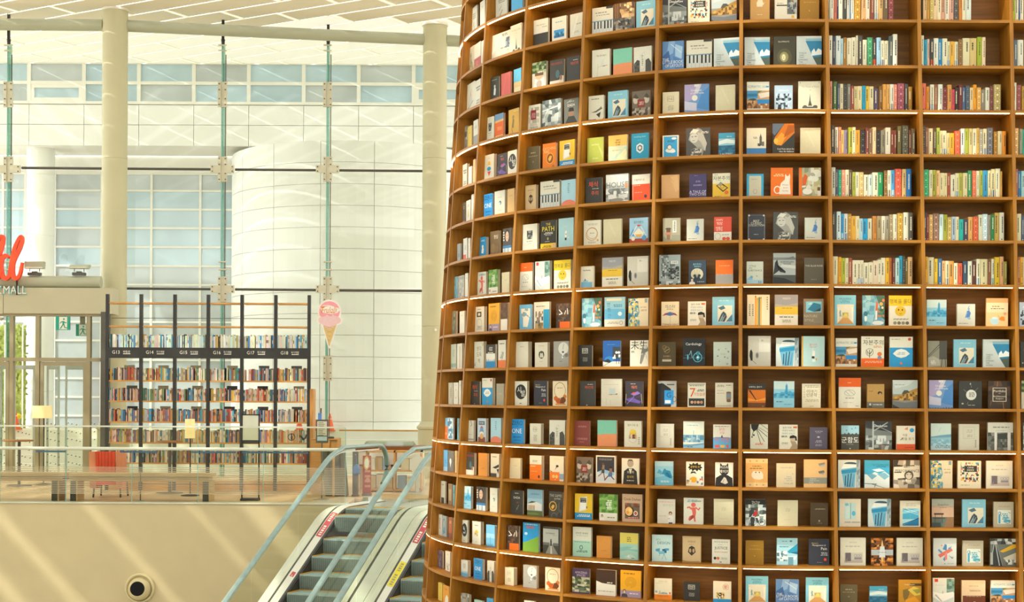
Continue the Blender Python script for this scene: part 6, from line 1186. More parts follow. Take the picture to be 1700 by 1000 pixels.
for yy, off in ((281.5, 0), (480.5, 0)):
    for x0, x1 in ((-140, -14), (36, 172), (209, 351), (390, 525), (562, 703), (741, 880)):
        Ya, Yb2 = facY(x0)+.6, facY(x1)+.6
        a_, b_ = P(x0, yy+(x0-369)*.008, Ya), P(x1, yy+(x1-369)*.008, Yb2)
        if yy > 400 and x1 < 200: continue
        mb = MB(); mb.tube([a_, b_], .028, 8, ry=.028); mb.build('transom', M_darkgrey, root, True)

# ceiling: perforated sheets hung in staggered strips, sky through the joints
CZ = 15.09
A_ = Vector((-.86, .51, 0)).normalized(); B_ = Vector((.51, .86, 0)).normalized()
root = empty('ceiling', (0, 0, CZ), math.atan2(A_.y, A_.x), 'ceiling of cream perforated sheets in slanting strips', None, None, 'structure')
PW, PL, GAP = .72, 2.6, .048
mb = MB(); mb.box(0, PL-.1, -(PW-GAP), 0, 0, .012); me_panel = mb.mesh('ceiling_panel', M_perf); me_panel_o = mb.mesh('canopy_panel', M_perf2)
mb = MB(); mb.box(PL-.1, PL, -(PW-GAP), 0, -.012, .03); me_bar = mb.mesh('ceiling_bar', M_bar)
mb = MB(); mb.box(0, PL, -(PW-GAP), -(PW-GAP)+.02, .012, .06); mb.box(0, PL, -.02, 0, .012, .06); me_rib = mb.mesh('ceiling_rib', M_white)
cnt = 0
for j in range(-60, 20):
    for i in range(-40, 40):
        la, lb = i*PL+(j*.37 % 1)*PL, j*PW       # local x runs along A, local y is perpendicular to it (towards the hall)
        wpt = A_*(la+PL/2)+Vector((-A_.y, A_.x, 0))*(lb-PW/2)
        if 26.0 < wpt.y < 38.3 and -15.5 < wpt.x < 7:
            inst('ceiling_panel', me_panel if wpt.y < 33.4 else me_panel_o, root, (la, lb, 0)); inst('ceiling_bar', me_bar, root, (la, lb, 0)); cnt += 1
print('ceiling panels', cnt)
# unseen louvre over the front hall, slats set to streak and dim sunlight
root2 = empty('roof_louvre', (0, 0, 17.0), math.radians(82), 'white slats of an unseen roof louvre, spaced to streak and dim sunlight', None, None, 'structure')
rnd = random.Random(12); u_ = -46.
while u_ < 34:
    wd = .45+rnd.random()*1.5; mb = MB(); mb.box(-14, 26, -u_-wd, -u_, 0, .05); mb.build('roof_slat', M_white, root2); u_ += wd+.14+rnd.random()*.45

# outside: upper storey, recess, drum
YU = 37.3
root = empty('wall_outside', (0, 0, 0), 0, 'white panelled building outside the glass front', None, None, 'structure')
ux = [-250+91.2*k-42 for k in range(0, 14)]
colx = [48+91.2*k for k in range(-3, 18)]
def quad_box(mb_, a, b, y0, y1, Y, depth, gap, tilt=.013):   # box whose face fills pixels a..b, y0..y1 at distance Y
    p0, p1 = P(a, y1, Y), P(b, y0, Y); mb_.box(p0.x+gap, p1.x-gap, Y, Y+depth, p0.z+gap, p1.z-gap)
zU = [P(370, y, YU).z for y in (104, 138.5, 172, 208, 243)]
mb = MB(); x0, x1 = P(colx[0], 200, YU).x, P(colx[-1], 200, YU).x
mb.box(x0, x1, YU+.065, YU+1.6, zU[4], 15.07); mb.build('backing', M_frame, root)
for k in range(len(colx)-1):
    xa, xb = P(colx[k], 200, YU).x, P(colx[k+1], 200, YU).x
    for r_ in range(2):
        mb = MB(); mb.box(xa+.045, xb-.045, YU+.03, YU+.06, zU[r_+1]+.05, zU[r_]-.04); mb.build('window_pane', M_paneA if (k+r_) % 3 else M_paneB, root)
    mb = MB()
    mb.box(xa-.045, xa+.045, YU-.02, YU+.06, zU[2], zU[0]); mb.box(xa+.001, xb-.001, YU-.014, YU+.055, zU[1]-.04, zU[1]+.04); mb.box(xa+.001, xb-.001, YU-.03, YU+.05, zU[2]-.03, zU[2]+.04); mb.box(xa+.001, xb-.001, YU-.026, YU+.052, zU[0]-.05, zU[0]+.1)
    if k in (3, 10):
        for z_ in (zU[1]-.04, zU[2]+.04): mb.box(xa+.05, xb-.05, YU-.01, YU+.058, min(z_, z_+(.09 if z_ < zU[1]-.1 else -.09)), max(z_, z_+(.09 if z_ < zU[1]-.1 else -.09)))
        mb.box(xa+.044, xa+.13, YU-.008, YU+.057, zU[2], zU[1]); mb.box(xb-.13, xb-.044, YU-.008, YU+.057, zU[2], zU[1])
    mb.build('window_frame', M_frame, root)
    for r_ in (2, 3):
        mb = MB(); mb.box(xa+.006, xb-.006, YU, YU+.06, zU[r_+1]+.006, zU[r_]-.006-(.04 if r_ == 2 else 0)); mb.build('cladding_panel', M_clad, root)
YR = 38.9
root = empty('wall_recess', (0, 0, 0), 0, 'recessed window wall under the overhang outside', None, None, 'structure')
xr0, xr1 = P(-200, 400, YR).x, P(1400, 400, YR).x
mb = MB(); mb.box(xr0, xr1, YR+.05, YR+.3, FZ, zU[4]); mb.build('backing', M_frame, root)
rc = [-160, -78, -38, 5, 42, 91, 169, 251.5, 332.5, 394]
ry = [289, 317, 348, 379, 410.5, 442, 473, 504, 535, 566, 598, 629, 660, 691, 722]
for k in range(len(rc)-1):
    if rc[k] == 42: continue
    xa, xb = P(rc[k], 400, YR).x, P(rc[k+1], 400, YR).x
    for j in range(len(ry)-1):
        za, zb = P(250, ry[j+1], YR).z, P(250, ry[j], YR).z
        mb = MB(); mb.box(xa+.025, xb-.025, YR+.02, YR+.05, za+.02, zb-.02); mb.build('window_pane', M_paneB if (j < 1 or j > 4 or rc[k] in (91,) and j % 2) else M_paneA, root)
mb = MB()
for x in rc: mb.box(P(x, 400, YR).x-.03, P(x, 400, YR).x+.03, YR-.03, YR+.05, FZ, P(250, 288, YR).z)
mb.build('mullion', M_frame, root)
for y in ry:
    mb = MB(); z = P(250, y, YR).z; mb.box(xr0, xr1, YR-.02, YR+.05, z-.025, z+.025); mb.build('glazing_bar', M_frame, root)
c = P(67.5, 400, 37.9); mb = MB(); zs = [FZ]+[P(67, y, 37.9).z for y in (650, 500, 393, 292)]+[zU[4]]
pr = []
for z in zs[:-1]: pr += [(.345, z+.006), ]
prof = [(.345, FZ)]
for z in zs[1:-1]: prof += [(.345, z-.012), (.335, z-.006), (.335, z+.006), (.345, z+.012)]
prof += [(.345, zU[4])]
mb.lathe(prof, n=32); tag(mb.build('column', M_clad, None, True, (c.x, c.y, 0)), 'round white column under the overhang outside', None, None, 'structure')
# drum
root = empty('wall_drum', (0, 0, 0), 0, 'rounded white panelled stair tower outside', None, None, 'structure')
cx = P(592, 400, 38.8).x; DR = 3.2; DYC = 38.8; ztop = P(592, 233, 35.6).z; ph = .518
mb = MB(); mb.lathe([(DR-.03, FZ), (DR-.03, ztop-.02)], cx, DYC, 72); mb.build('core', M_frame, root, True)
ths = [-math.pi/2+(.235+.404*k) for k in range(-4, 5)]
for j in range(20):
    z1 = ztop-j*ph; z0 = max(FZ, z1-ph)
    if z1 < FZ+.1: break
    for k in range(len(ths)-1):
        a0, a1 = ths[k]+.0022, ths[k+1]-.0022; pts = []
        for q in range(7): a = a0+(a1-a0)*q/6; pts.append((cx+DR*math.cos(a), DYC+DR*math.sin(a)))
        for q in range(6, -1, -1): a = a0+(a1-a0)*q/6; pts.append((cx+(DR-.03)*math.cos(a), DYC+(DR-.03)*math.sin(a)))
        mb = MB(); mb.prism(pts, z0+.005, z1-.005); mb.build('cladding_panel', M_clad, root)
# ground outside: steps up to a raised pavement
root = empty('floor_outside', (0, 0, 0), 0, 'pale stone steps and pavement outside the glass front', None, None, 'structure')
mb = MB(); mb.box(-22, 14, 33.6, 60, FZ-.3, FZ-.004); mb.build('ground', M_pave, root)
for k in range(5):
    mb = MB(); mb.box(-14, 9, 34.35+k*.22, 35.45, FZ+k*.19, FZ+(k+1)*.19); mb.build('step', M_pave, root)
mb = MB(); mb.box(-14, 9, 35.4, 37, FZ, FZ+.952); mb.build('pavement', M_pave, root)
mb = MB(); mb.box(-4.1, -.9, 35.36, 35.42, FZ+.93, FZ+.985); mb.build('kerb', M_oak, root)

# ================================================================== THE ROUND BOOKCASE
U = 11.53; RR, RA, XS, BB, TH0, DL = .2645, .3205, 1342.9, .0176, -.0633, .236
WF = 153.3/F*U
ROWZ = [3.6209, 3.2758, 2.926, 2.5715, 2.2264, 1.8836, 1.5548, 1.2162, 0.8738, 0.552, 0.2325, -0.0893, -0.4135, -0.712, -1.0151, -1.3183, -1.6215, -1.92, -2.2185]
def tdiv(i, z, inset=0.):     # front edge of upright i at height z above the eye; plan point, angle
    t = z/U
    if i >= 0:
        R = RR*(1-RA*t)*U; th = TH0+i*DL
        x = (XS-850)/F*U-BB*t*U-(R-inset)*math.sin(th); y = U+R-(R-inset)*math.cos(th)
        return Vector((x, y)), th
    p, _ = tdiv(0, z); return Vector((p.x+WF*(-i), p.y+inset)), 0.
def tcurve(i, z, inset, n, trim=0.):   # points between upright i (left) and i-1, at constant inset
    out = []
    for q in range(n+1):
        f = q/n
        if i > 0:
            R = RR*(1-RA*z/U)*U; d = DL; e = trim/R/d
            ii = i-(e+(1-2*e)*f); out.append(tdiv(ii, z, inset)[0])
        else:
            a, b_ = tdiv(i, z, inset)[0], tdiv(i-1, z, inset)[0]; e = trim/WF
            if i == 0: a = tdiv(0, z)[0]+Vector((0, inset))
            out.append(a+(b_-a)*(e+(1-2*e)*f))
    return out
BAYI = list(range(8, -4, -1)); BAYN = dict(zip('ABCDEFGHI', range(6, -3, -1)))
ZB, ZT = -H, 12.9-H
tower = empty('round_bookcase', (2.3, 14.6, 0), 0, 'towering round wooden bookcase packed with displayed books', 'bookcase')
TL = Vector((-2.3, -14.6, 0))
HT = .014
for i in range(8, -5, -1):
    mb = MB(); ring = []
    for z in (ZB, ZT):
        p, th = tdiv(i, z); q, _ = tdiv(i, z, .25)
        if i <= 0: q = p+Vector((0, .25))
        tx = Vector((q.y-p.y, -(q.x-p.x))).normalized()*HT   # across the board, to the right
        ring += [Vector((v.x, v.y, H+z)) for v in (p-tx, p+tx, q+tx, q-tx)]
    mb.hexa(ring); mb.build('upright', M_tower, tower, False, TL)
rows_all = list(enumerate(ROWZ))
LEDROWS = {1, 4, 8, 12, 15, 18}
for i in BAYI:
    n = 10 if i > 0 else 1
    # back
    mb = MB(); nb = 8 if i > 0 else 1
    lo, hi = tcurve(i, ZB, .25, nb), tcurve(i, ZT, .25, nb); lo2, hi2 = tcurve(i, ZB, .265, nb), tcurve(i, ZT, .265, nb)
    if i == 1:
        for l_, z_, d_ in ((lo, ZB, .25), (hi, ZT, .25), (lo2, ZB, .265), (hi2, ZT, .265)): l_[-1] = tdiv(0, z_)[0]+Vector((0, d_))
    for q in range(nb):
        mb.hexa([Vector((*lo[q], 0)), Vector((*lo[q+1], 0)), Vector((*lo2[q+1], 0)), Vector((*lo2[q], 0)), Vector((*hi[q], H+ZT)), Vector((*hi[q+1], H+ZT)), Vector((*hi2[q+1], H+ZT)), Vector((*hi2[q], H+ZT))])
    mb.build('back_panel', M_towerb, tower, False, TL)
    for k, z in rows_all:
        fr_, bk = tcurve(i, z, .003, n, HT), tcurve(i, z, .249, n, HT)
        if i == 1: bk[-1] = tdiv(0, z)[0]+Vector((-HT, .249))
        mb = MB(); mb.prism(fr_+bk[::-1], H+z-.022, H+z); sh = mb.build('shelf', M_towers, tower, False, TL)
        if k in LEDROWS:
            a_, b_ = tcurve(i, z, .004, n, HT+.012), tcurve(i, z, .016, n, HT+.012)
            mb = MB(); mb.prism(a_+b_[::-1], H+z-.0272, H+z-.0225); mb.build('light_strip', M_led, sh)
    lo, bk = tcurve(i, ROWZ[-1], .02, n, HT), tcurve(i, ROWZ[-1], .04, n, HT)
    mb = MB(); mb.prism(fr_+bk[::-1], 0, H+ROWZ[-1]-.03); mb.build('plinth_panel', M_tower, tower, False, TL)

# ------------------------------------------------------------------ books
INK = lin('3c3a34')
def cover_print(des, w_, h_, mb=None, fx=None, y0=0., eps=.00025):
    """flat printed polygons of one cover; fx maps cover fractions (x, y) and a layer to a point"""
    own = mb is None
    if own: mb = MB()
    base, ops = DESIGNS[des]; lay = [0]
    def pt(x, y): return fx(x, y, lay[0])
    def clamp(v): return max(.0, min(1., v))
    rnd = random.Random(des)
    for e in ops.split(';'):
        f = e.split()
        if not f: continue
        lay[0] += 1; k = f[0]
        if k == 'R':
            a, b_, c, d = map(float, f[1:5]); col = lin(f[5][:6]); mb.face([pt(a, b_), pt(c, b_), pt(c, d), pt(a, d)], col)
        elif k in 'EO':
            cx_, cy_, rx, ry_ = map(float, f[1:5])
            if k == 'E':
                mb.face([pt(clamp(cx_+rx*math.cos(t*math.pi/7)), clamp(cy_+ry_*math.sin(t*math.pi/7))) for t in range(14)], lin(f[5]))
            else:
                th = float(f[5]); col = lin(f[6]); ar = h_/w_
                for t in range(18):
                    a, b_ = t*math.pi/9, (t+1)*math.pi/9
                    q = [(cx_+(rx+s*th)*math.cos(u), cy_+(ry_+s*th/ar)*math.sin(u)) for s, u in ((-.5, a), (.5, a), (.5, b_), (-.5, b_))]
                    mb.face([pt(clamp(x), clamp(y)) for x, y in q], col)
        elif k in 'PG':
            col = lin(f[1]); v = list(map(float, f[2:])); pts = [(v[i], v[i+1]) for i in range(0, len(v)-1, 2)]
            area = sum(pts[i][0]*pts[(i+1) % len(pts)][1]-pts[(i+1) % len(pts)][0]*pts[i][1] for i in range(len(pts)))
            if area < 0: pts = pts[::-1]
            mb.face([pt(clamp(x), clamp(y)) for x, y in pts], col)
        elif k == 'K':
            a, b_, c, d, th = map(float, f[1:6]); col = lin(f[6]); dx, dy = (c-a)*w_, (d-b_)*h_; l_ = math.hypot(dx, dy) or 1
            nx, ny = -dy/l_*th*w_/2/w_, dx/l_*th*w_/2/h_
            mb.face([pt(clamp(x), clamp(y)) for x, y in ((a-nx, b_-ny), (c-nx, d-ny), (c+nx, d+ny), (a+nx, b_+ny))][::-1], col)
        elif k == 'T':
            cx_, cy_, cap = map(float, f[1:4]); col = lin(f[4]); s = f[5].replace('_', ' ')
            mw = 2*min(cx_, 1-cx_)*w_*.96
            put_text(mb, s, lambda x, y: pt(cx_+x/w_, cy_+y/h_), cap*h_, mw, col)
        elif k == 'M':
            a, c, b_, d = map(float, f[1:5]); n_ = int(f[5]); col = lin(f[6]); hh = (d-b_)/n_
            for r_ in range(n_):
                ya = b_+r_*hh; x = a+(rnd.random()*.2*(c-a) if n_ > 1 else 0)
                while x < c-.01:
                    wd = min((.05+rnd.random()*.12), c-x); mb.face([pt(x, ya+hh*.18), pt(x+wd, ya+hh*.18), pt(x+wd, ya+hh*.8), pt(x, ya+hh*.8)], col); x += wd+.03
        elif k == 'N':
            a, b_, c, d = map(float, f[1:5]); nx, ny = int(f[5]), int(f[6]); rn = random.Random(int(f[7])+len(des)); cols = [lin(x) for x in f[8].split(',')]
            gx = [[a+(c-a)*i/nx+(0 if i in (0, nx) else (rn.random()-.5)*.7*(c-a)/nx) for i in range(nx+1)] for j in range(ny+1)]
            gy = [[b_+(d-b_)*j/ny+(0 if j in (0, ny) else (rn.random()-.5)*.7*(d-b_)/ny) for i in range(nx+1)] for j in range(ny+1)]
            for j in range(ny):
                for i in range(nx):
                    mb.face([pt(gx[j][i], gy[j][i]), pt(gx[j][i+1], gy[j][i+1]), pt(gx[j+1][i+1], gy[j+1][i+1]), pt(gx[j+1][i], gy[j+1][i])], rn.choice(cols))
        elif k == 'W':
            a, c, b_, d = map(float, f[1:5]); n_ = int(f[5]); rn = random.Random(int(f[6])); col = lin(f[7])
            for i in range(n_):
                xa, xb = a+(c-a)*i/n_, a+(c-a)*(i+1)/n_; mb.face([pt(xa, b_), pt(xb, b_), pt((xa+xb)/2, b_+(d-b_)*(.5+.5*rn.random()))], col)
        elif k == 'H':
            cx_, b_, s = map(float, f[1:4]); hc, sk, cl = map(lin, f[4:7]); ar = w_/h_
            mb.face([pt(clamp(x), clamp(y)) for x, y in ((cx_-s*.6, b_), (cx_+s*.6, b_), (cx_+s*.5, b_+s*.45*ar), (cx_+s*.2, b_+s*.6*ar), (cx_-s*.2, b_+s*.6*ar), (cx_-s*.5, b_+s*.45*ar))], cl)
            lay[0] += 1; mb.face([pt(clamp(cx_+s*.3*math.cos(t*math.pi/5)), b_+s*ar*(.95+.36*math.sin(t*math.pi/5))) for t in range(10)], hc)
            lay[0] += 1; mb.face([pt(clamp(cx_+s*.22*math.cos(t*math.pi/5)), b_+s*ar*(.86+.3*math.sin(t*math.pi/5))) for t in range(10)], sk)
    return mb
PAGE = lin('dccfb0')
def solid(mb, w_, h_, d_, col, off=Vector((0, 0, 0)), R=None, page=True):   # cover boards wrapped round a page block; front faces -y, back edge +y
    return
def darker(c, k): return tuple(v*k for v in c[:3])+(1.,)
PH = {}
def face_out(bay, row, u, bw, bh, th, des, label):
    i = BAYN[bay]; z = ROWZ[row+2]
    PLp, PRp = tdiv(i, z)[0], tdiv(i-1, z)[0]; cdir = (PRp-PLp).normalized(); nrm = Vector((cdir.y, -cdir.x))
    o0 = PLp+cdir*(u+bw/2)-nrm*.075
    rz = math.atan2(cdir.y, cdir.x); base = lin(DESIGNS[des][0])
    return o0, rz, H+z+.0008, base
stuff = MB()
def add_xf(src, loc, rz, dst):
    c_, s_ = math.cos(rz), math.sin(rz); k = len(dst.v)
    dst.v += [(loc[0]+x*c_-y*s_, loc[1]+x*s_+y*c_, loc[2]+z) for x, y, z in src.v]
    dst.f += [tuple(k+i for i in f) for f in src.f]; dst.m += src.m; dst.c += src.c
def boards(w_, h_, d_, col, spine_left=True, cb=.0018):
    """front at y=0 facing -y, spine at x=-w/2"""
    mb = MB(); x0, x1 = -w_/2, w_/2
    mb.box(x0, x1, 0, cb, 0, h_, col); mb.box(x0, x1, d_-cb, d_, 0, h_, darker(col, .93)); mb.box(x0, x0+cb, cb, d_-cb, 0, h_, darker(col, .95))
    return mb
def pages(w_, h_, d_, cb=.0018):
    mb = MB(); mb.box(-w_/2+cb, w_/2-.003, cb, d_-cb, .0015, h_-.003, PAGE); return mb
nbk = 0
for line in BOOKS:
    dat, label = line.split('|'); f = dat.split(); bay, row = f[0], int(f[1]); u, bw, bh, th = map(float, f[2:6]); des = f[6]
    o0, rz, z, base = face_out(bay, row, u, bw, bh, th, des, label)
    bd, pg = boards(bw, bh, th, base), pages(bw, bh, th)
    pr = cover_print(des, bw, bh, None, lambda x, y, l_: ((x-.5)*bw, -.0002-.00012*l_, y*bh))
    if label:
        root = bd.build('book', PRINT, None, False, (o0.x, o0.y, z), rz)
        tag(root, label, 'book', 'books shown face out on the round bookcase')
        pg.build('page_block', PRINT, root); pr.build('cover_print', PRINT, root); nbk += 1
    else:
        for q in (bd, pg, pr): add_xf(q, (o0.x, o0.y, z), rz, stuff)
for si, line in enumerate(SPINES):
    dat, label = line.split('|'); f = dat.split(); bay, row = f[0], int(f[1]); u, bw, bh = map(float, f[2:5]); code = f[5]
    orn = code.endswith('*'); code = code.rstrip('*'); cs = code.split('/'); base = lin(cs[0]); rnd = random.Random(si*7+3)
    i = BAYN[bay]; z = ROWZ[row+2]; PLp, PRp = tdiv(i, z)[0], tdiv(i-1, z)[0]; cdir = (PRp-PLp).normalized(); nrm = Vector((cdir.y, -cdir.x))
    o0 = PLp+cdir*(u+bw/2)-nrm*(.06+rnd.random()*.006); rz = math.atan2(cdir.y, cdir.x); dpt = .15
    b_ = MB(); x1 = bw/2
    k_ = len(b_.v); bul = min(.006, bw*.16)
    pts = [(-x1, bul), (-x1*.6, bul*.25), (0, 0), (x1*.6, bul*.25), (x1, bul), (x1, dpt), (x1-.0018, dpt), (x1-.0018, bul+.004), (-x1+.0018, bul+.004), (-x1+.0018, dpt), (-x1, dpt)]
    b_.prism(pts, 0, bh, base)
    pg = MB(); pg.box(-x1+.0018, x1-.0018, bul+.004, dpt-.004, .002, bh-.003, PAGE)
    pr = MB(); lum = base[0]*.3+base[1]*.6+base[2]*.1; ink = lin('46443c') if lum > .22 else lin('d8d0b4')
    ya = -.0006
    def q_(a, b2, c, d, col): pr.face([(a*x1, ya+bul*abs(a)*.3, b2*bh), (c*x1, ya+bul*abs(c)*.3, b2*bh), (c*x1, ya+bul*abs(c)*.3, d*bh), (a*x1, ya+bul*abs(a)*.3, d*bh)], col)
    if len(cs) > 1:
        pr.face([(-x1, bul-.0008, 0), (0, -.0008, 0), (0, -.0008, bh*.27), (-x1, bul-.0008, bh*.27)], lin(cs[1])); pr.face([(0, -.0008, 0), (x1, bul-.0008, 0), (x1, bul-.0008, bh*.27), (0, -.0008, bh*.27)], lin(cs[1])); ya = -.0011
    if orn:
        lt_ = tuple(min(1, v*1.9+.08) for v in base[:3])+(1,)
        for b0 in (.04, .28, .52, .76):
            for a, c_, e_, g_ in ((-.66, b0, -.54, b0+.19), (.54, b0, .66, b0+.19), (-.66, b0, .66, b0+.012), (-.66, b0+.178, .66, b0+.19)): q_(a, c_, e_, g_, lt_)
            if rnd.random() < .5: q_(-.3, b0+.06, .3, b0+.13, lt_)
            else: pr.face([(.34*x1*math.cos(t*.785), ya-.0002, bh*(b0+.095)+.34*x1*math.sin(t*.785)) for t in range(8)], lt_)
    else:
        y_ = .9-rnd.random()*.1; off = rnd.choice((-.25, 0, .2)); wd = .14+rnd.random()*.12
        end = y_-.25-rnd.random()*.4
        while y_ > max(end, .3): l_ = .02+rnd.random()*.05; q_(off-wd, y_-l_, off+wd, y_, ink); y_ -= l_+.012
        if rnd.random() < .7: q_(-.25, .05, .25, .085, ink)
    if label:
        root = b_.build('book', PRINT, None, False, (o0.x, o0.y, H+z+.0008), rz); tag(root, label, 'book', 'books shelved spine out on the round bookcase')
        pg.build('page_block', PRINT, root); pr.build('spine_print', PRINT, root); nbk += 1
    else:
        for q in (b_, pg, pr): add_xf(q, (o0.x, o0.y, H+z+.0008), rz, stuff)
tag(stuff.build('shelved_books', PRINT), 'thinner books packed spine out and at the far curve of the round bookcase', 'books', None, 'stuff')
print('books', nbk)
# ================================================================== VESTIBULE AND DOORS
YV = 31.0
root = empty('door_1', (0, 0, 0), 0, 'glazed entrance vestibule with bronze frames and a grey header', None, None, 'structure')
def pbox(x0, x1, y0, y1, Y, d, col=None):     # plain box filling pixels x0..x1, y0..y1 at distance Y, d deep
    a, b_ = P(x0, (y0+y1)/2, Y), P(x1, (y0+y1)/2, Y); t, u = P((x0+x1)/2, y0, Y), P((x0+x1)/2, y1, Y)
    mb = MB(); mb.box(a.x, b_.x, Y, Y+d, u.z, t.z, col); return mb
for x0, x1 in ((-90, 5), (5.8, 186.5)):
    pbox(x0, x1, 478, 521, YV, .5).build('header_panel', M_header, root)
zfl = FZ
def post(x0, x1, y0, Y, d, name, m):
    a, b_ = P(x0, 600, Y), P(x1, 600, Y); mb = MB(); mb.box(a.x, b_.x, Y, Y+d, FZ, P((x0+x1)/2, y0, Y).z); return mb.build(name, m, root)
for x0, x1 in ((15.5, 21.5), (58.5, 65), (143.5, 149.5)): post(x0, x1, 522, YV+.05, .14, 'door_post', M_bronze)
post(167, 177, 518, YV-.02, .3, 'door_post', M_darkgrey); post(-66, -60, 522, YV+.05, .14, 'door_post', M_bronze)
pbox(-70, 167.5, 594, 600, YV+.056, .12).build('transom', M_bronze, root); pbox(-70, 167.5, 520.5, 525, YV+.044, .2).build('transom', M_bronze, root)
for x0, x1 in ((66, 143), (-58, 14.5)):
    a, b_ = P(x0, 700, YV+.07), P(x1, 700, YV+.07); zt = P(100, 601, YV+.07).z; s = 5.2/F*YV
    mb = MB(); mb.box(a.x, a.x+s, YV+.07, YV+.13, FZ+.01, zt); mb.box(b_.x-s, b_.x, YV+.07, YV+.13, FZ+.01, zt); mb.box(a.x+.004, b_.x-.004, YV+.074, YV+.126, zt-.08, zt-.001); mb.box(a.x+.004, b_.x-.004, YV+.074, YV+.126, FZ+.011, FZ+.13)
    leaf = mb.build('door_leaf', M_bronze, root)
    mb = MB(); mb.face([(a.x+s, YV+.1, FZ+.1), (b_.x-s, YV+.1, FZ+.1), (b_.x-s, YV+.1, zt-.08), (a.x+s, YV+.1, zt-.08)]); mb.build('door_glass', M_GLASS, leaf)
    mb = MB(); hx = a.x+s*1.6; mb.tube([(hx, YV+.02, FZ+.9), (hx, YV+.02, FZ+1.5)], .014, 8); mb.build('door_handle', M_steel, leaf, True)
for x0, x1, y0 in ((21.5, 58.5, 525), (65, 143.5, 525), (149.5, 167, 525), (-60, 15.5, 525)):
    a, b_ = P(x0, 700, YV+.1), P(x1, 700, YV+.1); zt, z0 = P(100, y0, YV+.1).z, P(100, 594, YV+.1).z; mb = MB(); mb.face([(a.x, YV+.1, z0), (b_.x, YV+.1, z0), (b_.x, YV+.1, zt), (a.x, YV+.1, zt)]); mb.build('glass_pane', M_GLASS, root)
# inner doors a little further out
for x0, x1 in ((22, 57), (77, 98), (108, 140), (0, 12)):
    Y = YV+1.3; a, b_ = P(x0, 700, Y), P(x1, 700, Y); zt = P(100, 607, Y).z; s = .035
    mb = MB(); mb.box(a.x, a.x+s, Y, Y+.05, FZ+.01, zt); mb.box(b_.x-s, b_.x, Y, Y+.05, FZ+.01, zt); mb.box(a.x+.003, b_.x-.003, Y+.004, Y+.046, zt-.09, zt-.001); mb.build('inner_door_leaf', M_steel, root)
# small stickers on the lower glass
mb = MB(); rnd = random.Random(4)
for x0, x1 in ((22, 52), (77, 100), (112, 139), (150, 167), (0, 10)):
    x = x0
    while x < x1:
        for y in range(703, 782, 13):
            c = P(x+rnd.random()*2, y+((x-x0) % 3)*3, YV+1.25); mb.face([(c.x-.02, c.y, c.z-.01), (c.x+.02, c.y, c.z-.004), (c.x+.006, c.y, c.z+.022)])
        x += 6.5
tag(mb.build('glass_sticker_dots', M_darkgrey, root), None, None, None, 'stuff')
# pipe over the header
a, b_ = P(-100, 468, 31.15), P(168, 469, 31.15); mb = MB(); mb.tube([a, b_], .13, 20)
o = tag(mb.build('trim_1', M_pipe, None, True), 'thick grey-green pipe lying over the vestibule header', None, None, 'structure')
# floodlights on the pipe
for k, (x, y, lb, tl) in enumerate(((57, 444, 'grey floodlight on the pipe close beside the red script letters', 0.0), (131, 445, 'grey floodlight on the pipe next to the beige pillar', .5))):
    q = P(x, 460, 31.1); r_ = empty('floodlight', (q.x, 31.12, P(x, 457.5, 31.1).z), 0, lb, 'floodlight', 'floodlights over the entrance')
    mb = MB(); mb.box(-.13, .13, -.07, .07, 0, .06); mb.box(-.05, .05, -.04, .04, .06, .085); mb.build('base', M_darkgrey, r_)
    mb = MB(); mb.tube([(-.1, 0, .08), (-.1, 0, .15)], .008, 6); mb.tube([(.1, 0, .08), (.1, 0, .15)], .008, 6); mb.build('bracket', M_darkgrey, r_)
    mb = MB(); hz = .15 if tl == 0 else .09
    mb.hexa([(-.2, -.05-tl*.2, .14), (.2, -.05-tl*.2, .14), (.2, .07, .14), (-.2, .07, .14), (-.2, -.05+tl*.2, .14+hz), (.2, -.05+tl*.2, .14+hz), (.2, .09+tl*.2, .14+hz), (-.2, .09+tl*.2, .14+hz)]); mb.build('lamp_head', M_pipe, r_)
    mb = MB(); mb.box(-.18, .18, -.055-tl*.2, -.05-tl*.2, .15, .145+hz*.2); mb.build('lamp_glass', M_white, r_)
# script letters: brush strokes as raised flat ribbons
def ribbon(pts, wd, Y, d, mb):
    v = [Vector(p) for p in pts]; sm = []
    for i in range(len(v)-1):
        p0, p1, p2, p3 = v[max(i-1, 0)], v[i], v[i+1], v[min(i+2, len(v)-1)]
        for t in (0, .25, .5, .75):
            sm.append((.5*((2*p1)+(p2-p0)*t+(2*p0-5*p1+4*p2-p3)*t*t+(3*p1-p0-3*p2+p3)*t**3), (wd[i]*(1-t)+wd[i+1]*t)))
    sm.append((v[-1], wd[-1])); L_, R_ = [], []
    for i, (p, w_) in enumerate(sm):
        t = (sm[min(i+1, len(sm)-1)][0]-sm[max(i-1, 0)][0]).normalized(); nn = Vector((-t.y, t.x))*w_/2
        L_.append(p+nn); R_.append(p-nn)
    for i in range(len(sm)-1):
        q = [P(c.x, c.y, Y-.0007*i) for c in (L_[i], R_[i], R_[i+1], L_[i+1])]
        b8 = [Vector((p.x, p.y+d, p.z)) for p in q]
        mb.face(q); mb.face(b8[::-1])
        mb.face([q[0], q[3], b8[3], b8[0]]); mb.face([q[2], q[1], b8[1], b8[2]])
r_ = empty('script_sign', P(18, 462, 30.75), 0, 'bright red script sign letters standing on the pipe above the doors', 'sign')
off = -Vector(P(18, 462, 30.75))
mb = MB(); ribbon([(14, 428), (9, 424), (2, 430), (0, 444), (3, 458), (9, 463), (15, 457), (18, 440), (24, 412), (33, 393), (36, 398), (32, 412), (24, 428), (20, 440), (20, 456), (25, 463), (32, 456), (36, 436)], [4, 6, 7, 7.5, 7, 6, 6, 6.5, 6.5, 5, 5, 5.5, 6, 6.5, 7, 6, 5, 3.5], 30.8, .1, mb)
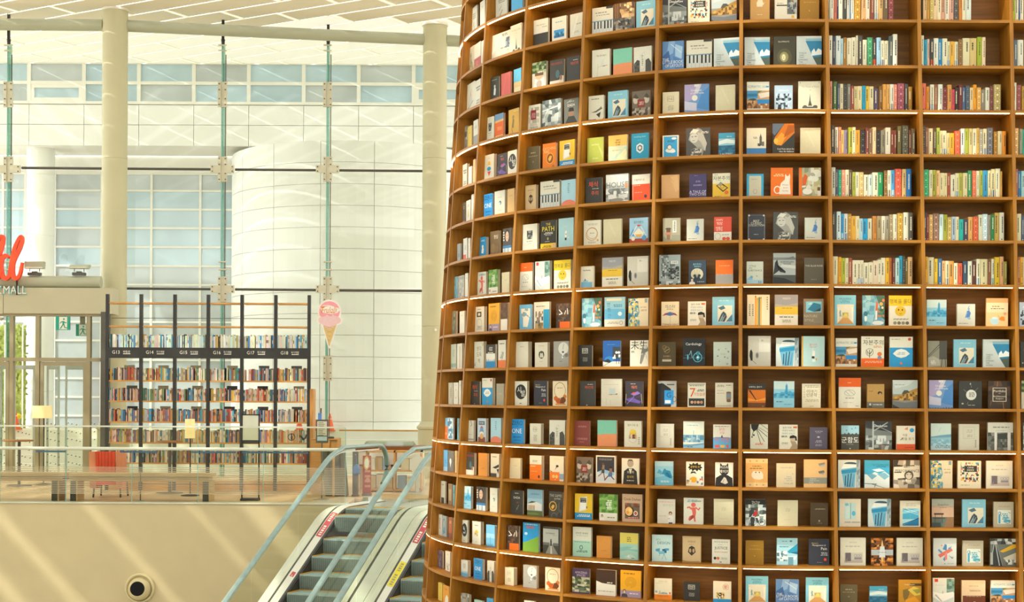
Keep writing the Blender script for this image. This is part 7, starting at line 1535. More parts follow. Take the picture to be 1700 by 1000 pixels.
mb.build('letter_d', M_red, r_, False, off)
mb = MB(); ribbon([(-14, 440), (-4, 428), (3, 405), (4, 393), (-1, 394), (-8, 412), (-12, 440), (-10, 458), (-4, 462), (2, 450)], [4, 6, 6, 5, 5, 6, 7, 6, 5, 3], 30.8, .1, mb); mb.build('letter_l', M_red, r_, False, off)
mb = MB(); mb.tube([P(28, 462, 30.95), P(28, 490, 30.95)], .02, 8); mb.build('support_rod', M_dark, r_, False, off)
# white MALL letters with cyan sides on the header
r_ = empty('wall_lettering', (0, 0, 0), 0, 'white lettering MALL with cyan sides on the grey header', 'sign')
for ch, xc, wd in (('COEX', -28, 62), ('MALL', 24.5, 38)):
    q = P(xc, 481.5, YV-.06); s = YV/F
    if ch in TEXT:
        vs, fs, tw, th = TEXT[ch]; kx, kz = wd*s/tw, 13*s/th
        mb = MB()
        for f in fs: mb.face([(q.x+vs[i][0]*kx, YV-.06, q.z+vs[i][1]*kz) for i in f])
        mb.build('letter_face', M_white, r_)
        mb = MB()
        for f in fs: mb.face([(q.x+.014+vs[i][0]*kx, YV-.045, q.z-.012+vs[i][1]*kz) for i in f])
        mb.build('letter_side', M_cyan, r_)
# exit signs
def exit_sign(x0, x1, y0, y1, Y, lb, flip):
    a, b_, t, u = P(x0, y0, Y), P(x1, y0, Y), P(x0, y0, Y), P(x0, y1, Y); w_, h_ = b_.x-a.x, t.z-u.z
    r_ = empty('exit_sign', ((a.x+b_.x)/2, Y, u.z), 0, lb, 'exit sign', 'green exit signs over the doors')
    mb = MB(); mb.box(-w_/2, w_/2, 0, .06, 0, h_); mb.build('sign_body', M_green, r_)
    mb = MB(); mb.box(-w_*.24, w_*.33, -.006, 0, h_*.04, h_*.96); mb.build('sign_face', M_white, r_)
    mb = MB(); X = lambda x, y: (x*w_, -.01, y*h_)
    for p in ([(.0, .62), (.1, .66), (.14, .4), (.0, .36)], [(.0, .4), (.08, .4), (-.1, .1), (-.2, .06), (-.2, .1)], [(.06, .42), (.14, .42), (.2, .2), (.34, .18), (.34, .12), (.14, .14)], [(.02, .66), (-.14, .6), (-.2, .46), (-.15, .46), (-.1, .54), (.02, .58)], [(.1, .66), (.2, .56), (.3, .56), (.3, .5), (.16, .5), (.1, .56)]): mb.face([X(*q) for q in p])
    mb.face([(w_*(.1+.06*math.cos(t*.63)), -.01, h_*(.8+.08*math.sin(t*.63))) for t in range(10)]); mb.build('pictogram', M_green, r_)
    mb = MB(); mb.box(-w_*.2, w_*.2, .02, .04, h_, max(h_+.06, P(100, 521, Y).z-u.z+.01)); mb.build('hanger', M_bronze, r_)
exit_sign(92.5, 115.5, 525.5, 548, YV+.03, 'green running-man exit sign hung under the vestibule header', 0)
exit_sign(126, 147, 538.5, 558, YV+.3, 'smaller green exit sign built for a reflection in the glass', 0)  # a reflection in the glass, built as a second solid sign
q = P(3, 529, YV-.05); mb = MB(); mb.lathe([(.005, -.05), (.04, -.03), (.055, .0), (.055, .02)], n=14); tag(mb.build('dome_camera', M_steel, None, True, (q.x, YV-.08, q.z)), 'small domed camera under the vestibule header', 'camera')
# hedge behind the doors
root = empty('hedge', (P(20, 560, 36.6).x, 36.6, FZ+.95), 0, 'yellow-green hedge screen outside behind the door glass', 'hedge')
rnd = random.Random(9); mb = MB(); zt = P(20, 540, 36.6).z-FZ-.95
xh0, xh1 = P(-60, 560, 36.6).x-root.location.x, P(42, 560, 36.6).x-root.location.x
for k in range(1500):
    c = Vector((xh0+(xh1-xh0)*rnd.random(), (rnd.random()-.5)*.3, .1+(zt-.1)*rnd.random())); a = rnd.random()*6.3; s = .05+.05*rnd.random()
    d1 = Vector((math.cos(a), .3*(rnd.random()-.5), math.sin(a)))*s; d2 = Vector((-math.sin(a), .6*(rnd.random()-.5), math.cos(a)))*s*.5
    mb.face([c-d1, c+d2, c+d1, c-d2])
tag(mb.build('leaves', M_hedge, root), None, None, None, 'stuff')
mb = MB(); mb.box(xh0, xh1, -.06, .06, 0, zt*.96); mb.build('trellis', pm('hedge_core', 'a4b05c', .9, .3, 12), root)
for k in range(8): mb = MB(); x = xh0+(xh1-xh0)*k/7; mb.box(x-.015, x+.015, -.2, -.17, 0, zt); mb.build('slat', M_frame, root)
# traffic cones on the raised pavement outside
ME = None
for x, y, hpx, lb in ((24.5, 712, 31, 'orange traffic cone seen through the glass doors'), (521, 726, 38, 'orange traffic cone beside the wooden bookcase end panel'), (547.5, 716, 29, 'orange traffic cone behind the small clipboard sign'), (497, 722, 30, 'orange traffic cone glimpsed between the lower bookcase shelves')):
    q = P(x, y, 35.25); r_ = empty('traffic_cone', (q.x, 35.25, FZ+.953), 0, lb, 'traffic cone', 'traffic cones outside'); h_ = max(.3, hpx/F*35.25*1.05)
    h_ = P(x, y-hpx, 35.25).z-FZ-.953
    mb = MB(); mb.lathe([(h_*.27, .02), (h_*.04, h_)], n=14); mb.build('cone_body', M_cone, r_, True)
    mb = MB(); mb.box(-h_*.3, h_*.3, -h_*.3, h_*.3, 0, .03); mb.build('base', M_cone, r_)
    mb = MB(); mb.lathe([(h_*.195, h_*.35), (h_*.15, h_*.52)], n=14); mb.lathe([(h_*.118, h_*.68), (h_*.086, h_*.8)], n=14); mb.build('reflective_band', M_white, r_, True)
q = P(31, 692, 35.6); r_ = empty('bollard', (q.x, 35.6, FZ+.953), 0, 'small yellow-topped bollard beside the cone outside the doors', 'bollard'); hz = q.z-FZ-.953
mb = MB(); mb.tube([(0, 0, 0), (0, 0, hz)], .025, 10); mb.build('post', M_steel, r_, True); mb = MB(); mb.lathe([(.02, hz-.06), (.07, hz-.02), (.07, hz+.03), (.03, hz+.07)], n=14); mb.build('cap', M_ydot, r_, True)

# ================================================================== BALCONY BALUSTRADE
root = empty('balustrade', (0, YB+.08, FZ), 0, 'frameless glass balcony balustrade with a pale handrail', 'balustrade')
Yg = YB+.08; zt = P(300, 709.5, Yg).z-FZ
bx = [-218, -109, .5, 110, 219.5, 329, 438, 574]
for k in range(len(bx)-1):
    a, b_ = P(bx[k]+.5, 800, Yg).x, P(bx[k+1]-.5, 800, Yg).x
    mb = MB(); mb.face([(a, 0, .01), (b_, 0, .01), (b_, 0, zt), (a, 0, zt)]); g = mb.build('glass_panel', M_GLASS2, root)
    mb = MB()
    z1, z0 = P(300, 775, Yg).z-FZ, P(300, 821, Yg).z-FZ; n_ = 16; p_ = (z1-z0)/n_
    for j in range(n_): mb.face([(a, -.004, z0+j*p_), (b_, -.004, z0+j*p_), (b_, -.004, z0+j*p_+p_*.62), (a, -.004, z0+j*p_+p_*.62)])
    tag(mb.build('frosted_stripe', M_FROST, g), None, None, None, 'stuff')
    mb = MB(); mb.box(b_-.004, b_+.004, -.008, .008, .01, zt); mb.build('glass_edge', MATS['green_glass_edge'], root)
a, b_ = P(-230, 709, Yg).x, P(574, 709, Yg).x
mb = MB(); mb.box(a, b_, -.012, .012, zt-.005, zt+.02); mb.build('top_rail', M_rail, root)
zr = P(300, 745.5, Yg).z-FZ
mb = MB(); mb.tube([(a, -.06, zr), (b_-.0, -.06, zr)], .027, 12); mb.build('handrail', M_rail, root, True)
for x in bx: mb = MB(); X = P(x, 745, Yg).x; mb.tube([(X, -.06, zr-.01), (X, 0, zr-.03)], .012, 6); mb.build('rail_bracket', M_steel, root)
for x0, x1 in ((60, 110), (200, 262), (318, 392), (402, 512)):
    a, b_ = P(x0, 750, Yg+.02).x, P(x1, 750, Yg+.02).x; mb = MB(); mb.box(a, b_, .004, .01, P(300, 752.5, Yg).z-FZ, P(300, 749.5, Yg).z-FZ); mb.build('blue_tape', M_blue, root)
for x, s in ((484, 0), (503, 1)):
    q = P(x, 726, Yg); X = q.x; Z = q.z-FZ; mb = MB()
    if s == 0:
        for t in range(18):
            a, b2 = t*math.pi/9, (t+1)*math.pi/9; mb.face([(X+.062*math.cos(a), -.006, Z+.062*math.sin(a)), (X+.05*math.cos(a), -.006, Z+.05*math.sin(a)), (X+.05*math.cos(b2), -.006, Z+.05*math.sin(b2)), (X+.062*math.cos(b2), -.006, Z+.062*math.sin(b2))])
        mb.face([(X-.012, -.006, Z-.045), (X+.014, -.006, Z-.045), (X+.02, -.006, Z+.02), (X-.012, -.006, Z+.02)]); mb.face([(X+.016*math.cos(t*.785), -.006, Z+.036+.014*math.sin(t*.785)) for t in range(8)])
    else:
        for p in ([(-.06, .03), (-.02, .02), (.02, -.03), (-.01, -.03), (-.06, .01)], [(.02, -.02), (.06, .05), (.075, .05), (.05, -.03)], [(-.02, -.02), (.04, -.02), (.02, -.06), (-.01, -.05)]): mb.face([(X+u, -.006, Z+v) for u, v in p])
    mb.build('pictogram_sticker', M_dark, root)
# round nozzle in the beige wall
q = P(232.5, 977, YB); r_ = empty('air_nozzle', (q.x, YB, q.z), 0, 'round cream air nozzle with a dark opening in the beige wall', 'air vent')
M_noz = pm('nozzle_cream', 'd2c498', .45, .03, 8)
mb = MB(); n = 40; pr = [(.245, 0), (.25, .03), (.235, .05), (.215, .045), (.2, .02), (.19, .004)]; mb.lathe(pr, n=n, axis='Y'); mb.build('ring', M_noz, r_, True)
mb = MB(); mb.lathe([(.185, .0), (.183, .05), (.165, .1), (.14, .135), (.125, .15), (.118, .145)], n=n, axis='Y'); o = mb.build('ball', M_noz, r_, True); o.rotation_euler = (-.16, 0, 0); o.location = (0, -.034, -.012)
mb = MB(); mb.lathe([(.119, .138), (.119, .1485)], n=n, axis='Y'); o2 = mb.build('opening', pm('black_opening', '060605', .9, .1, 5), o, True)

# ================================================================== FURNITURE ON THE BALCONY
def bench(x0, x1, legs, lb):
    Y = 25.15; a, b_ = P(x0, 790, Y).x, P(x1, 790, Y).x; r_ = empty('bench', ((a+b_)/2, Y+.22, FZ), 0, lb, 'bench', 'long wooden benches behind the balustrade'); o = -(a+b_)/2
    zt = P(100, 786, Y).z-FZ; mb = MB(); mb.box(a+o, b_+o, -.22, .24, zt-.05, zt); mb.build('seat', M_bench, r_)
    mb = MB(); mb.box(a+o+.05, b_+o-.05, -.16, .2, zt-.13, zt-.05); mb.build('seat_frame', M_bench, r_)
    for l0, l1 in legs:
        p, q = P(l0, 800, Y).x+o, P(l1, 800, Y).x+o; mb = MB(); mb.box(p, q, -.2, .2, 0, zt-.13); lg = mb.build('leg', M_dark, r_)
        mb = MB(); mb.box(q, q+.02, -.2, .2, 0, zt-.13); mb.build('leg_side', M_bench, lg)
bench(-90, 107, ((85, 95), (-80, -70)), 'long wooden bench standing in front of the glass doors')
bench(114, 350, ((116, 126), (336, 346)), 'long wooden bench standing in front of the black bookcase')
# orange lounge chair
q = P(184, 787, 26.3); r_ = empty('lounge_chair', (q.x, 26.3, FZ), 0, 'bright orange-red lounge chair with salmon sides behind the bench', 'chair')
zt = P(184, 750, 26.0).z-FZ
mb = MB(); mb.box(-.25, .25, -.25, .3, .3, .42); mb.build('seat', M_orange, r_)
mb = MB(); k = 6; W_ = .165
pts = [(-W_+2*W_*i/k, -.33-.03*math.sin(math.pi*i/k)) for i in range(k+1)]
for i in range(k):
    (xa, ya), (xb, yb) = pts[i], pts[i+1]; xb -= .007; mb.hexa([(xa, ya, .22), (xb, yb, .22), (xb, yb+.09, .22), (xa, ya+.09, .22), (xa*1.04, ya-.03, zt), (xb*1.04, yb-.03, zt), (xb*1.04, yb+.03, zt), (xa*1.04, ya+.03, zt)])
mb.build('backrest', M_orange, r_)
for s in (-1, 1):
    mb = MB(); xa, xb = s*.17, s*.285
    if s < 0: xa, xb = xb, xa
    mb.hexa([(xa, -.3, .16), (xb, -.3, .16), (xb, -.02, .16), (xa, -.02, .16), (xa+s*.012, -.34, zt), (xb+s*.012, -.34, zt), (xb+s*.012, -.1, zt*.95), (xa+s*.012, -.1, zt*.95)]); mb.build('side_panel', M_salmon, r_)
for sx in (-1, 1):
    for sy in (-1, 1): mb = MB(); mb.tube([(sx*.22, sy*.22, .3), (sx*.24, sy*.25, 0)], .016, 8); mb.build('leg', M_dark, r_)
# bar tables
for x0, x1, y, px, Y, lb in ((5, 55, 731, 32, 29.2, 'tall round bar table in front of the glass doors'), (260, 303, 732.5, 282, 27.2, 'tall brown bar table before the black bookcase')):
    c = P((x0+x1)/2, y, Y); r = (P(x1, y, Y).x-P(x0, y, Y).x)/2; r_ = empty('bar_table', (c.x, Y, FZ), 0, lb, 'table', 'tall tables on the balcony'); z = c.z-FZ
    mb = MB(); mb.lathe([(r*.98, z-.025), (r, z-.02), (r, z), (r*.98, z+.004)], n=32); mb.build('table_top', pm('table_brown', '9c6a38', .5, .06, 9), r_, True)
    px_ = P(px, y, Y).x-c.x; mb = MB(); mb.tube([(px_, 0, .02), (px_, 0, z-.02)], .03, 12); mb.build('pole', M_darkgrey, r_, True)
    mb = MB(); mb.lathe([(.24, 0), (.24, .015), (.05, .03)], px_, 0, 24); mb.build('base', M_darkgrey, r_, True)
# floor lamps
for x0, x1, y0, y1, px, Y, lb in ((54, 86, 674, 694.5, 73, 29.6, 'floor lamp with a wide cream drum shade before the doors'), (307, 323.5, 696, 728, 316, 26.6, 'floor lamp with a tall narrow cream shade before the bookcase')):
    c = P((x0+x1)/2, y1, Y); r = (x1-x0)/2/F*Y; r_ = empty('floor_lamp', (c.x, Y, FZ), 0, lb, 'lamp', 'floor lamps on the balcony'); z0 = c.z-FZ; z1 = P((x0+x1)/2, y0, Y).z-FZ
    mb = MB(); mb.lathe([(r*1.0, z0), (r*.97, z1)], n=28); mb.build('lamp_shade', M_shade, r_, True)
    px_ = P(px, y1, Y).x-c.x; mb = MB(); mb.tube([(px_, 0, .02), (px_, 0, z0+.06)], .012, 8); mb.build('pole', M_dark, r_, True)
    mb = MB(); mb.lathe([(.16, 0), (.16, .012), (.03, .03)], px_, 0, 24); mb.build('base', M_dark, r_, True)
# round-based stanchion
c = P(233, 831, 24.95); r_ = empty('stanchion', (c.x, 24.95, FZ), 0, 'thin post on a round steel base just behind the balustrade', 'stanchion')
mb = MB(); mb.lathe([(.085, 0), (.08, .018), (.02, .035)], n=24); mb.build('base', M_steel, r_, True)
mb = MB(); mb.tube([(0, 0, .02), (0, 0, .5)], .01, 8); mb.build('pole', M_darkgrey, r_, True)
# framed notice board on legs
Y = 25.5; a, b_ = P(401, 700, Y).x, P(431, 700, Y).x; cx_ = (a+b_)/2; hw = (b_-a)/2; z1, z0 = P(416, 688, Y).z-FZ, P(416, 737, Y).z-FZ
r_ = empty('notice_board', (cx_, Y, FZ), 0, 'blank white notice board in a black standing frame', 'sign board')
mb = MB(); mb.box(-hw, hw, 0, .03, z1-.02, z1); mb.box(-hw, -hw+.02, 0, .03, 0, z1); mb.box(hw-.02, hw, 0, .03, 0, z1); mb.box(-hw, hw, 0, .03, z0, z0+.06); mb.build('frame', M_dark, r_)
mb = MB(); mb.box(-hw+.02, hw-.02, .005, .02, z0+.06, z1-.02); mb.build('board', M_board, r_)
mb = MB(); mb.box(-hw, hw, -.1, .1, 0, .04); mb.build('foot', M_dark, r_)
# small notice on a pole
Y = 25.7; a, b_ = P(524.5, 700, Y).x, P(545, 700, Y).x; cx_ = (a+b_)/2; hw = (b_-a)/2; z1, z0 = P(535, 697, Y).z-FZ, P(535, 736, Y).z-FZ
r_ = empty('notice_stand', (cx_, Y, FZ), 0, 'small clipboard notice on a dark pole beside the counter', 'sign board')
mb = MB(); mb.box(-hw, hw, 0, .02, z0, z1); mb.build('frame', M_darkgrey, r_)
mb = MB(); mb.box(-hw*.78, hw*.78, -.006, 0, z0+(z1-z0)*.32, z1-.03); p1 = mb.build('sheet', pm('paper_sheet', 'd4cfb8', .6, .03, 12), r_)
mb = MB(); mb.box(-hw*.78, hw*.78, -.006, 0, z0+.04, z0+(z1-z0)*.28); mb.build('sheet', pm('blue_sheet', 'b4ccd8', .6, .08, 12), r_)
mb = MB(); rnd = random.Random(3)
for j in range(9):
    z = z1-.06-j*.027; mb.box(-hw*.6, -hw*.6+hw*1.2*(.6+.4*rnd.random()), -.009, -.007, z, z+.009)
mb.build('printed_lines', M_darkgrey, p1)
mb = MB(); mb.tube([(0, .01, .02), (0, .01, z0)], .012, 8); mb.build('pole', M_darkgrey, r_, True); mb = MB(); mb.lathe([(.14, 0), (.14, .014), (.03, .03)], n=24); mb.build('base', M_steel, r_, True)

# ================================================================== BLACK STEEL BOOKCASE
Y = 28.0; S = Y/F
px = [177.5, 233.5, 289.5, 345, 401, 457, 512.5]; X = [P(x, 650, Y).x for x in px]
r_ = empty('steel_bookcase', ((X[0]+X[-1])/2, Y+.15, FZ), 0, 'wide open bookcase of black steel posts and oak shelves', 'bookcase'); O = Vector((-(X[0]+X[-1])/2, -Y-.15, -FZ))
for k, x in enumerate(X):
    mb = MB(); zt = P(px[k], 488.5+k*.3, Y).z
    mb.box(x-.03, x+.03, Y-.01, Y+.06, FZ, zt)
    mb.build('post', M_dark, r_, False, O)
sh_y = [502.5, 541.5, 578, 632, 666, 700.5, 735, 769, 800]
zs = [P(345, y, Y).z for y in sh_y]
rnd = random.Random(21)
PAL_A = [lin(c) for c in 'e6e2d2 dcdccc d4dcd8 c4d4d8 e0dcc0 4c98c0 3a80b4 d8d4bc ccc8b4 404844 b8a060 d0e0dc'.split()]
PAL_B = [lin(c) for c in 'd8cdb0 c8b890 b89c78 d4c8a8 a88860 8c4438 c05c40 3c6c90 4c98b4 5c4c44 c8a0a0 7c6c84 2c3c4c c89c3c dcd4c0 946c54 bcb49c 64805c a8b4b4'.split()]
far = MB()
for k in range(6):
    xa, xb = X[k]+.027, X[k+1]-.027
    for j, z in enumerate(zs):
        mb = MB(); mb.box(xa, xb, Y+.01, Y+.29, z-.028, z); mb.build('shelf', M_oak, r_, False, O)
        if j in (0, 1, 8): continue
        x = xa+.004; top = zs[j-1] if j != 2 else zs[2]+.3
        while x < xb-.012:
            wd = .012+rnd.random()*.022; wd = min(wd, xb-x-.002); hgt = (.2 if j != 2 else .215)+rnd.random()*.045; pal = PAL_A if j == 2 else PAL_B
            c = rnd.choice(pal); c = tuple(min(1., v*(.9+.35*rnd.random())) for v in c[:3])+(1,)
            if rnd.random() < .94:
                far.box(x, x+wd, Y+.03+rnd.random()*.01, Y+.2, z+.001, z+hgt, c)
                if rnd.random() < .6: zz = z+hgt*(.15+.5*rnd.random()); far.box(x+wd*.2, x+wd*.8, Y+.0285, Y+.03, zz, zz+hgt*.25, rnd.choice(pal))
            x += wd+.001
        if j in (3, 4, 5):
            m_ = rnd.choice((M_dark, M_darkgrey, M_bronze, M_bronze)); xc = xa+(xb-xa)*(.55+.15*rnd.random()); mb = MB(); mb.box(xc-.1, xc+.1, Y+.215, Y+.222, z+.001, z+.285); mb.build('divider_plate', m_, r_, False, O)
    z = zs[2]; za, zb = P(345, 595.5, Y).z, P(345, 577.5, Y).z
    mb = MB(); mb.box(X[k]+.02, X[k+1]-.02, Y-.012, Y+.004, za, zb-.002); fs = mb.build('sign_panel', M_dark, r_, False, O)
    mb = MB(); xc = X[k]+.17; zc = (za+zb)/2+.01
    put_text(mb, 'G1%d' % (3+k), lambda u, v: (xc+u, Y-.016, zc+v), .062, .14, None)
    put_text(mb, '부동산' if k == 0 else '자기계발', lambda u, v: (xc+.2+u, Y-.016, zc+.008+v), .045, .15, None)
    mb.box(xc+.135, xc+.27, Y-.0165, Y-.0155, zc-.036, zc-.024); mb.build('sign_lettering', M_white, fs)
mb = MB(); mb.box(X[0]-.03, X[-1]+.03, Y+.02, Y+.28, FZ, FZ+.12); mb.build('plinth', M_oak, r_, False, O)
mb = MB(); mb.box(X[-1]+.027, X[-1]+.09, Y-.03, Y+.31, FZ, P(515, 646, Y).z); mb.build('end_panel', M_oakd, r_, False, O)
mb = MB(); mb.tube([(X[0], Y+.3, P(200, 527, Y).z), (X[-1], Y+.3, P(500, 528, Y).z)], .006, 6); mb.build('tie_rod', M_darkgrey, r_, False, O)
tag(far.build('far_books', M_far), 'hundreds of small books on the shelves of the black steel bookcase', 'books', None, 'stuff')

# wooden counter by the bookcase and things round the escalator head
Y = 27.2; a, b_, c_ = P(516.5, 760, Y).x, P(547, 760, Y).x, P(560, 760, Y).x; zt = P(540, 729, Y).z
r_ = empty('wooden_counter', ((a+c_)/2, Y+.3, FZ), 0, 'oak service counter at the end of the black bookcase', 'counter'); O = Vector((-(a+c_)/2, -Y-.3, -FZ))
mb = MB(); mb.box(a, b_, Y, Y+.6, FZ, zt-.02); mb.build('front_panel', M_oak, r_, False, O)
mb = MB(); mb.box(b_, c_, Y+.02, Y+.6, FZ, zt-.02); mb.build('side_panel', M_oakd, r_, False, O)
mb = MB(); mb.box(a-.01, c_, Y-.01, Y+.61, zt-.02, zt); mb.build('counter_top', M_oakd, r_, False, O)
q = P(549, 727, Y+.2); mb = MB(); mb.lathe([(.06, 0), (.07, .02), (.06, .035), (.02, .04)], n=20); tag(mb.build('dark_dish', M_dark, None, True, (q.x, Y+.2, zt+.0005)), 'little dark dish lying on the oak counter', 'dish')
q = P(531, 700, Y+.3); r_ = empty('pen_holder', (q.x, Y+.3, zt+.0005), 0, 'slim holder with a dark stick standing on the oak counter', 'holder')
mb = MB(); mb.box(-.03, .03, -.03, .03, 0, P(531, 686, Y+.3).z-zt); mb.build('body', M_blue, r_); mb = MB(); mb.tube([(.01, 0, .02), (.02, 0, P(531, 678, Y+.3).z-zt)], .012, 8); mb.build('stick', M_dark, r_, True)
# draped dark stand behind the escalator glass
Y = 26.6
def pl(x, y, Y_=Y): return P(x, y, Y_)
q = P(556, 820, Y); r_ = empty('draped_stand', (q.x, Y, FZ), 0, 'dark grey draped stand behind the escalator glass', 'stand'); O = -Vector((q.x, Y, FZ))
mb = MB(); g = []
for y, x0, x1 in ((750, 532, 570), (775, 533, 572), (800, 537, 574), (824, 540, 576)):
    p0, p1 = P(x0, y, Y), P(x1, y, Y); z = max(p0.z, FZ+.002) if y < 824 else FZ+.002; g.append((p0.x, p1.x, z))
for (a0, b0, z0), (a1, b1, z1) in zip(g, g[1:]):
    n_ = 8
    for k in range(n_):
        u0, u1 = k/n_, (k+1)/n_; f = lambda a, b, u: a+(b-a)*u; d0, d1 = .03*math.cos(k*2.2), .03*math.cos((k+1)*2.2)
        mb.face([(f(a1, b1, u0), Y+d0, z1), (f(a1, b1, u1), Y+d1, z1), (f(a0, b0, u1), Y+d1, z0), (f(a0, b0, u0), Y+d0, z0)])
    mb.face([(a1, Y+.3, z1), (a1, Y+.03, z1), (a0, Y+.03, z0), (a0, Y+.3, z0)]); mb.face([(b1, Y+.03, z1), (b1, Y+.3, z1), (b0, Y+.3, z0), (b0, Y+.03, z0)])
mb.face([(g[0][0], Y, g[0][2]), (g[0][1], Y, g[0][2]), (g[0][1], Y+.3, g[0][2]), (g[0][0], Y+.3, g[0][2])])
mb.build('drape', pm('dark_drape', '4e4c3c', .8, .12, 6), r_, False, O)
p0, p1 = P(552, 752, Y-.1), P(555.5, 752, Y-.1); mb = MB(); mb.box(p0.x, p1.x, Y-.09, Y-.05, FZ, p0.z); mb.build('post', M_oak, r_, False, O)
# person in a long dark coat, half hidden by the escalator glass edge
# display table with a glass case
Y = 28.6; a, b_ = P(590, 745, Y).x, P(702, 745, Y).x; z1, z0 = P(650, 741.5, Y).z, P(650, 749.5, Y).z
r_ = empty('display_table', ((a+b_)/2, Y+.4, FZ), 0, 'brown topped display table carrying a long glass case', 'table'); O = Vector((-(a+b_)/2, -Y-.4, -FZ))
mb = MB(); mb.box(a, b_, Y, Y+.8, z0, z1); mb.build('table_top', pm('table_top_brown', '86501e', .5, .08, 7), r_, False, O)
mb = MB(); mb.box(a+.02, b_-.02, Y+.02, Y+.78, z0-.26, z0); mb.build('drawer_panel', M_white, r_, False, O)
mb = MB(); mb.box(a+.02, b_-.02, Y+.05, Y+.76, FZ+.42, FZ+.46); mb.build('shelf', M_oak, r_, False, O)
for x in (a+.04, (a+b_)/2, b_-.04):
    for y_ in (Y+.06, Y+.74): mb = MB(); mb.box(x-.03, x+.03, y_-.03, y_+.03, FZ, z0-.26); mb.build('leg', M_white, r_, False, O)
p0, p1 = P(602, 740, Y+.1).x, P(688, 740, Y+.1).x; zc = P(650, 733.5, Y+.1).z
r_ = empty('glass_case', ((p0+p1)/2, Y+.4, z1+.0005), 0, 'long low glass display case lying on the brown table', 'display case'); O = Vector((-(p0+p1)/2, -Y-.4, -z1))
mb = MB(); mb.hexa([(p0, Y+.1, z1), (p1, Y+.1, z1), (p1, Y+.7, z1), (p0, Y+.7, z1), (p0+.06, Y+.16, zc), (p1-.06, Y+.16, zc), (p1-.06, Y+.64, zc), (p0+.06, Y+.64, zc)]); mb.build('case_glass', M_CASE, r_, False, O)
mb = MB(); mb.box(p0+.05, p1-.05, Y+.15, Y+.65, z1+.001, z1+.02); mb.build('case_tray', M_steel, r_, False, O)
for x in (a, ): pass
# cartons and books on a low rack in front of the table
Y = 27.9; rnd = random.Random(5)
a, b_ = P(607, 800, Y).x, P(700, 800, Y).x
r_ = empty('book_rack', ((a+b_)/2, Y+.2, FZ), 0, 'low oak rack of cream folders behind the escalators', 'rack'); O = Vector((-(a+b_)/2, -Y-.2, -FZ))
zz = [FZ+.02, FZ+.38, FZ+.74]
for z in zz: mb = MB(); mb.box(a, b_, Y, Y+.4, z, z+.03); mb.build('shelf', M_oak, r_, False, O)
for x in (a, (a+b_)/2, b_-.03): mb = MB(); mb.box(x, x+.03, Y, Y+.4, FZ, zz[2]+.03); mb.build('side_panel', M_oak, r_, False, O)
fc = [pm('folder_cream', 'cdbf98', .7, .05, 9), pm('folder_white', 'd8d4c2', .7, .05, 9), pm('folder_tan', 'b59a68', .7, .05, 9), pm('folder_blue', '7c98ac', .7, .05, 9)]
k = 0
for z in zz[:2]:
    x = a+.05
    while x < b_-.12:
        wd = .07+rnd.random()*.1; mb = MB(); hh = .2+rnd.random()*.08; mb.box(-wd/2, wd/2, -.1, .1, 0, hh)
        if abs(x+wd/2-(a+b_)/2) > .1:
            o = mb.build('folder', fc[k % 4], None, False, (x+wd/2, Y+.16, z+.0305)); tag(o, 'upright %s folders in the low oak rack' % ('cream', 'white', 'tan', 'blue')[k % 4], 'folder', '%s folders in the oak rack' % ('cream', 'white', 'tan', 'blue')[k % 4]); k += 1
        x += wd+.01
# red poster stand, blue bag, round white mirror stand
Y = 26.9; q = P(609, 800, Y); r_ = empty('poster_stand', (q.x, Y, FZ), 0, 'dark red poster stand with pale text lines by the escalator', 'poster stand')
z1 = P(609, 757, Y).z-FZ; hw = 7/F*Y; mb = MB(); mb.box(-hw, hw, 0, .02, .04, z1); mb.build('poster', M_redcloth, r_)
mb = MB()
for j in range(6): mb.box(-hw*.5, hw*.8, -.003, -.001, z1-.12-j*.09, z1-.08-j*.09)
mb.face([(hw*.2+.04*math.cos(t*.7), -.004, .28+.05*math.sin(t*.7)) for t in range(9)])
mb.build('printed_lines', pm('poster_pale', 'd89c8c', .6, .05, 9), r_)
mb = MB(); mb.box(-hw, hw, -.12, .14, 0, .04); mb.build('foot', M_darkgrey, r_)
Y = 26.75; q = P(592, 792, Y); r_ = empty('coat_stand', (P(590, 800, Y).x, Y, FZ), 0, 'dark post holding a small blue bag beside the red poster', 'stand')
z1 = P(590, 750, Y).z-FZ; mb = MB(); mb.box(-.05, .05, -.03, .03, .02, z1); mb.build('post', M_darkgrey, r_); mb = MB(); mb.lathe([(.07, 0), (.07, .02), (.05, .03)], n=20); mb.build('base', M_darkgrey, r_, True)
mb = MB(); mb.tube([(0, -.03, z1-.05), (.02, -.1, z1-.06)], .008, 6); mb.build('hook', M_steel, r_)
mb = MB(); zb = P(592, 789, Y-.1).z; mb.lathe([(.035, 0), (.062, .03), (.066, .1), (.05, .16), (.02, .19)], n=14); mb.tube([(0, 0, .18), (-.01, 0, z1+FZ-.06-zb)], .004, 6); tag(mb.build('blue_bag', pm('blue_fabric', '4c74a8', .7, .1, 14), None, True, (P(592, 789, Y-.1).x, Y-.11, zb)), 'small blue bag hanging from the dark post', 'bag')
Y = 27.4; c = P(693, 772, Y); r_ = empty('round_sign_stand', (c.x, Y, FZ), 0, 'pale round-headed sign on a grey post by the second escalator', 'sign stand')
mb = MB(); zc = c.z-FZ; R_ = 13/F*Y
mb.face([(R_*(1 if math.sin(t*.35) < .2 else .95)*math.cos(t*.35), 0, zc+R_*1.15*math.sin(t*.35)) for t in range(18)]); mb.face([(R_*math.cos(t*.35), .03, zc+R_*1.15*math.sin(t*.35)) for t in range(17, -1, -1)])
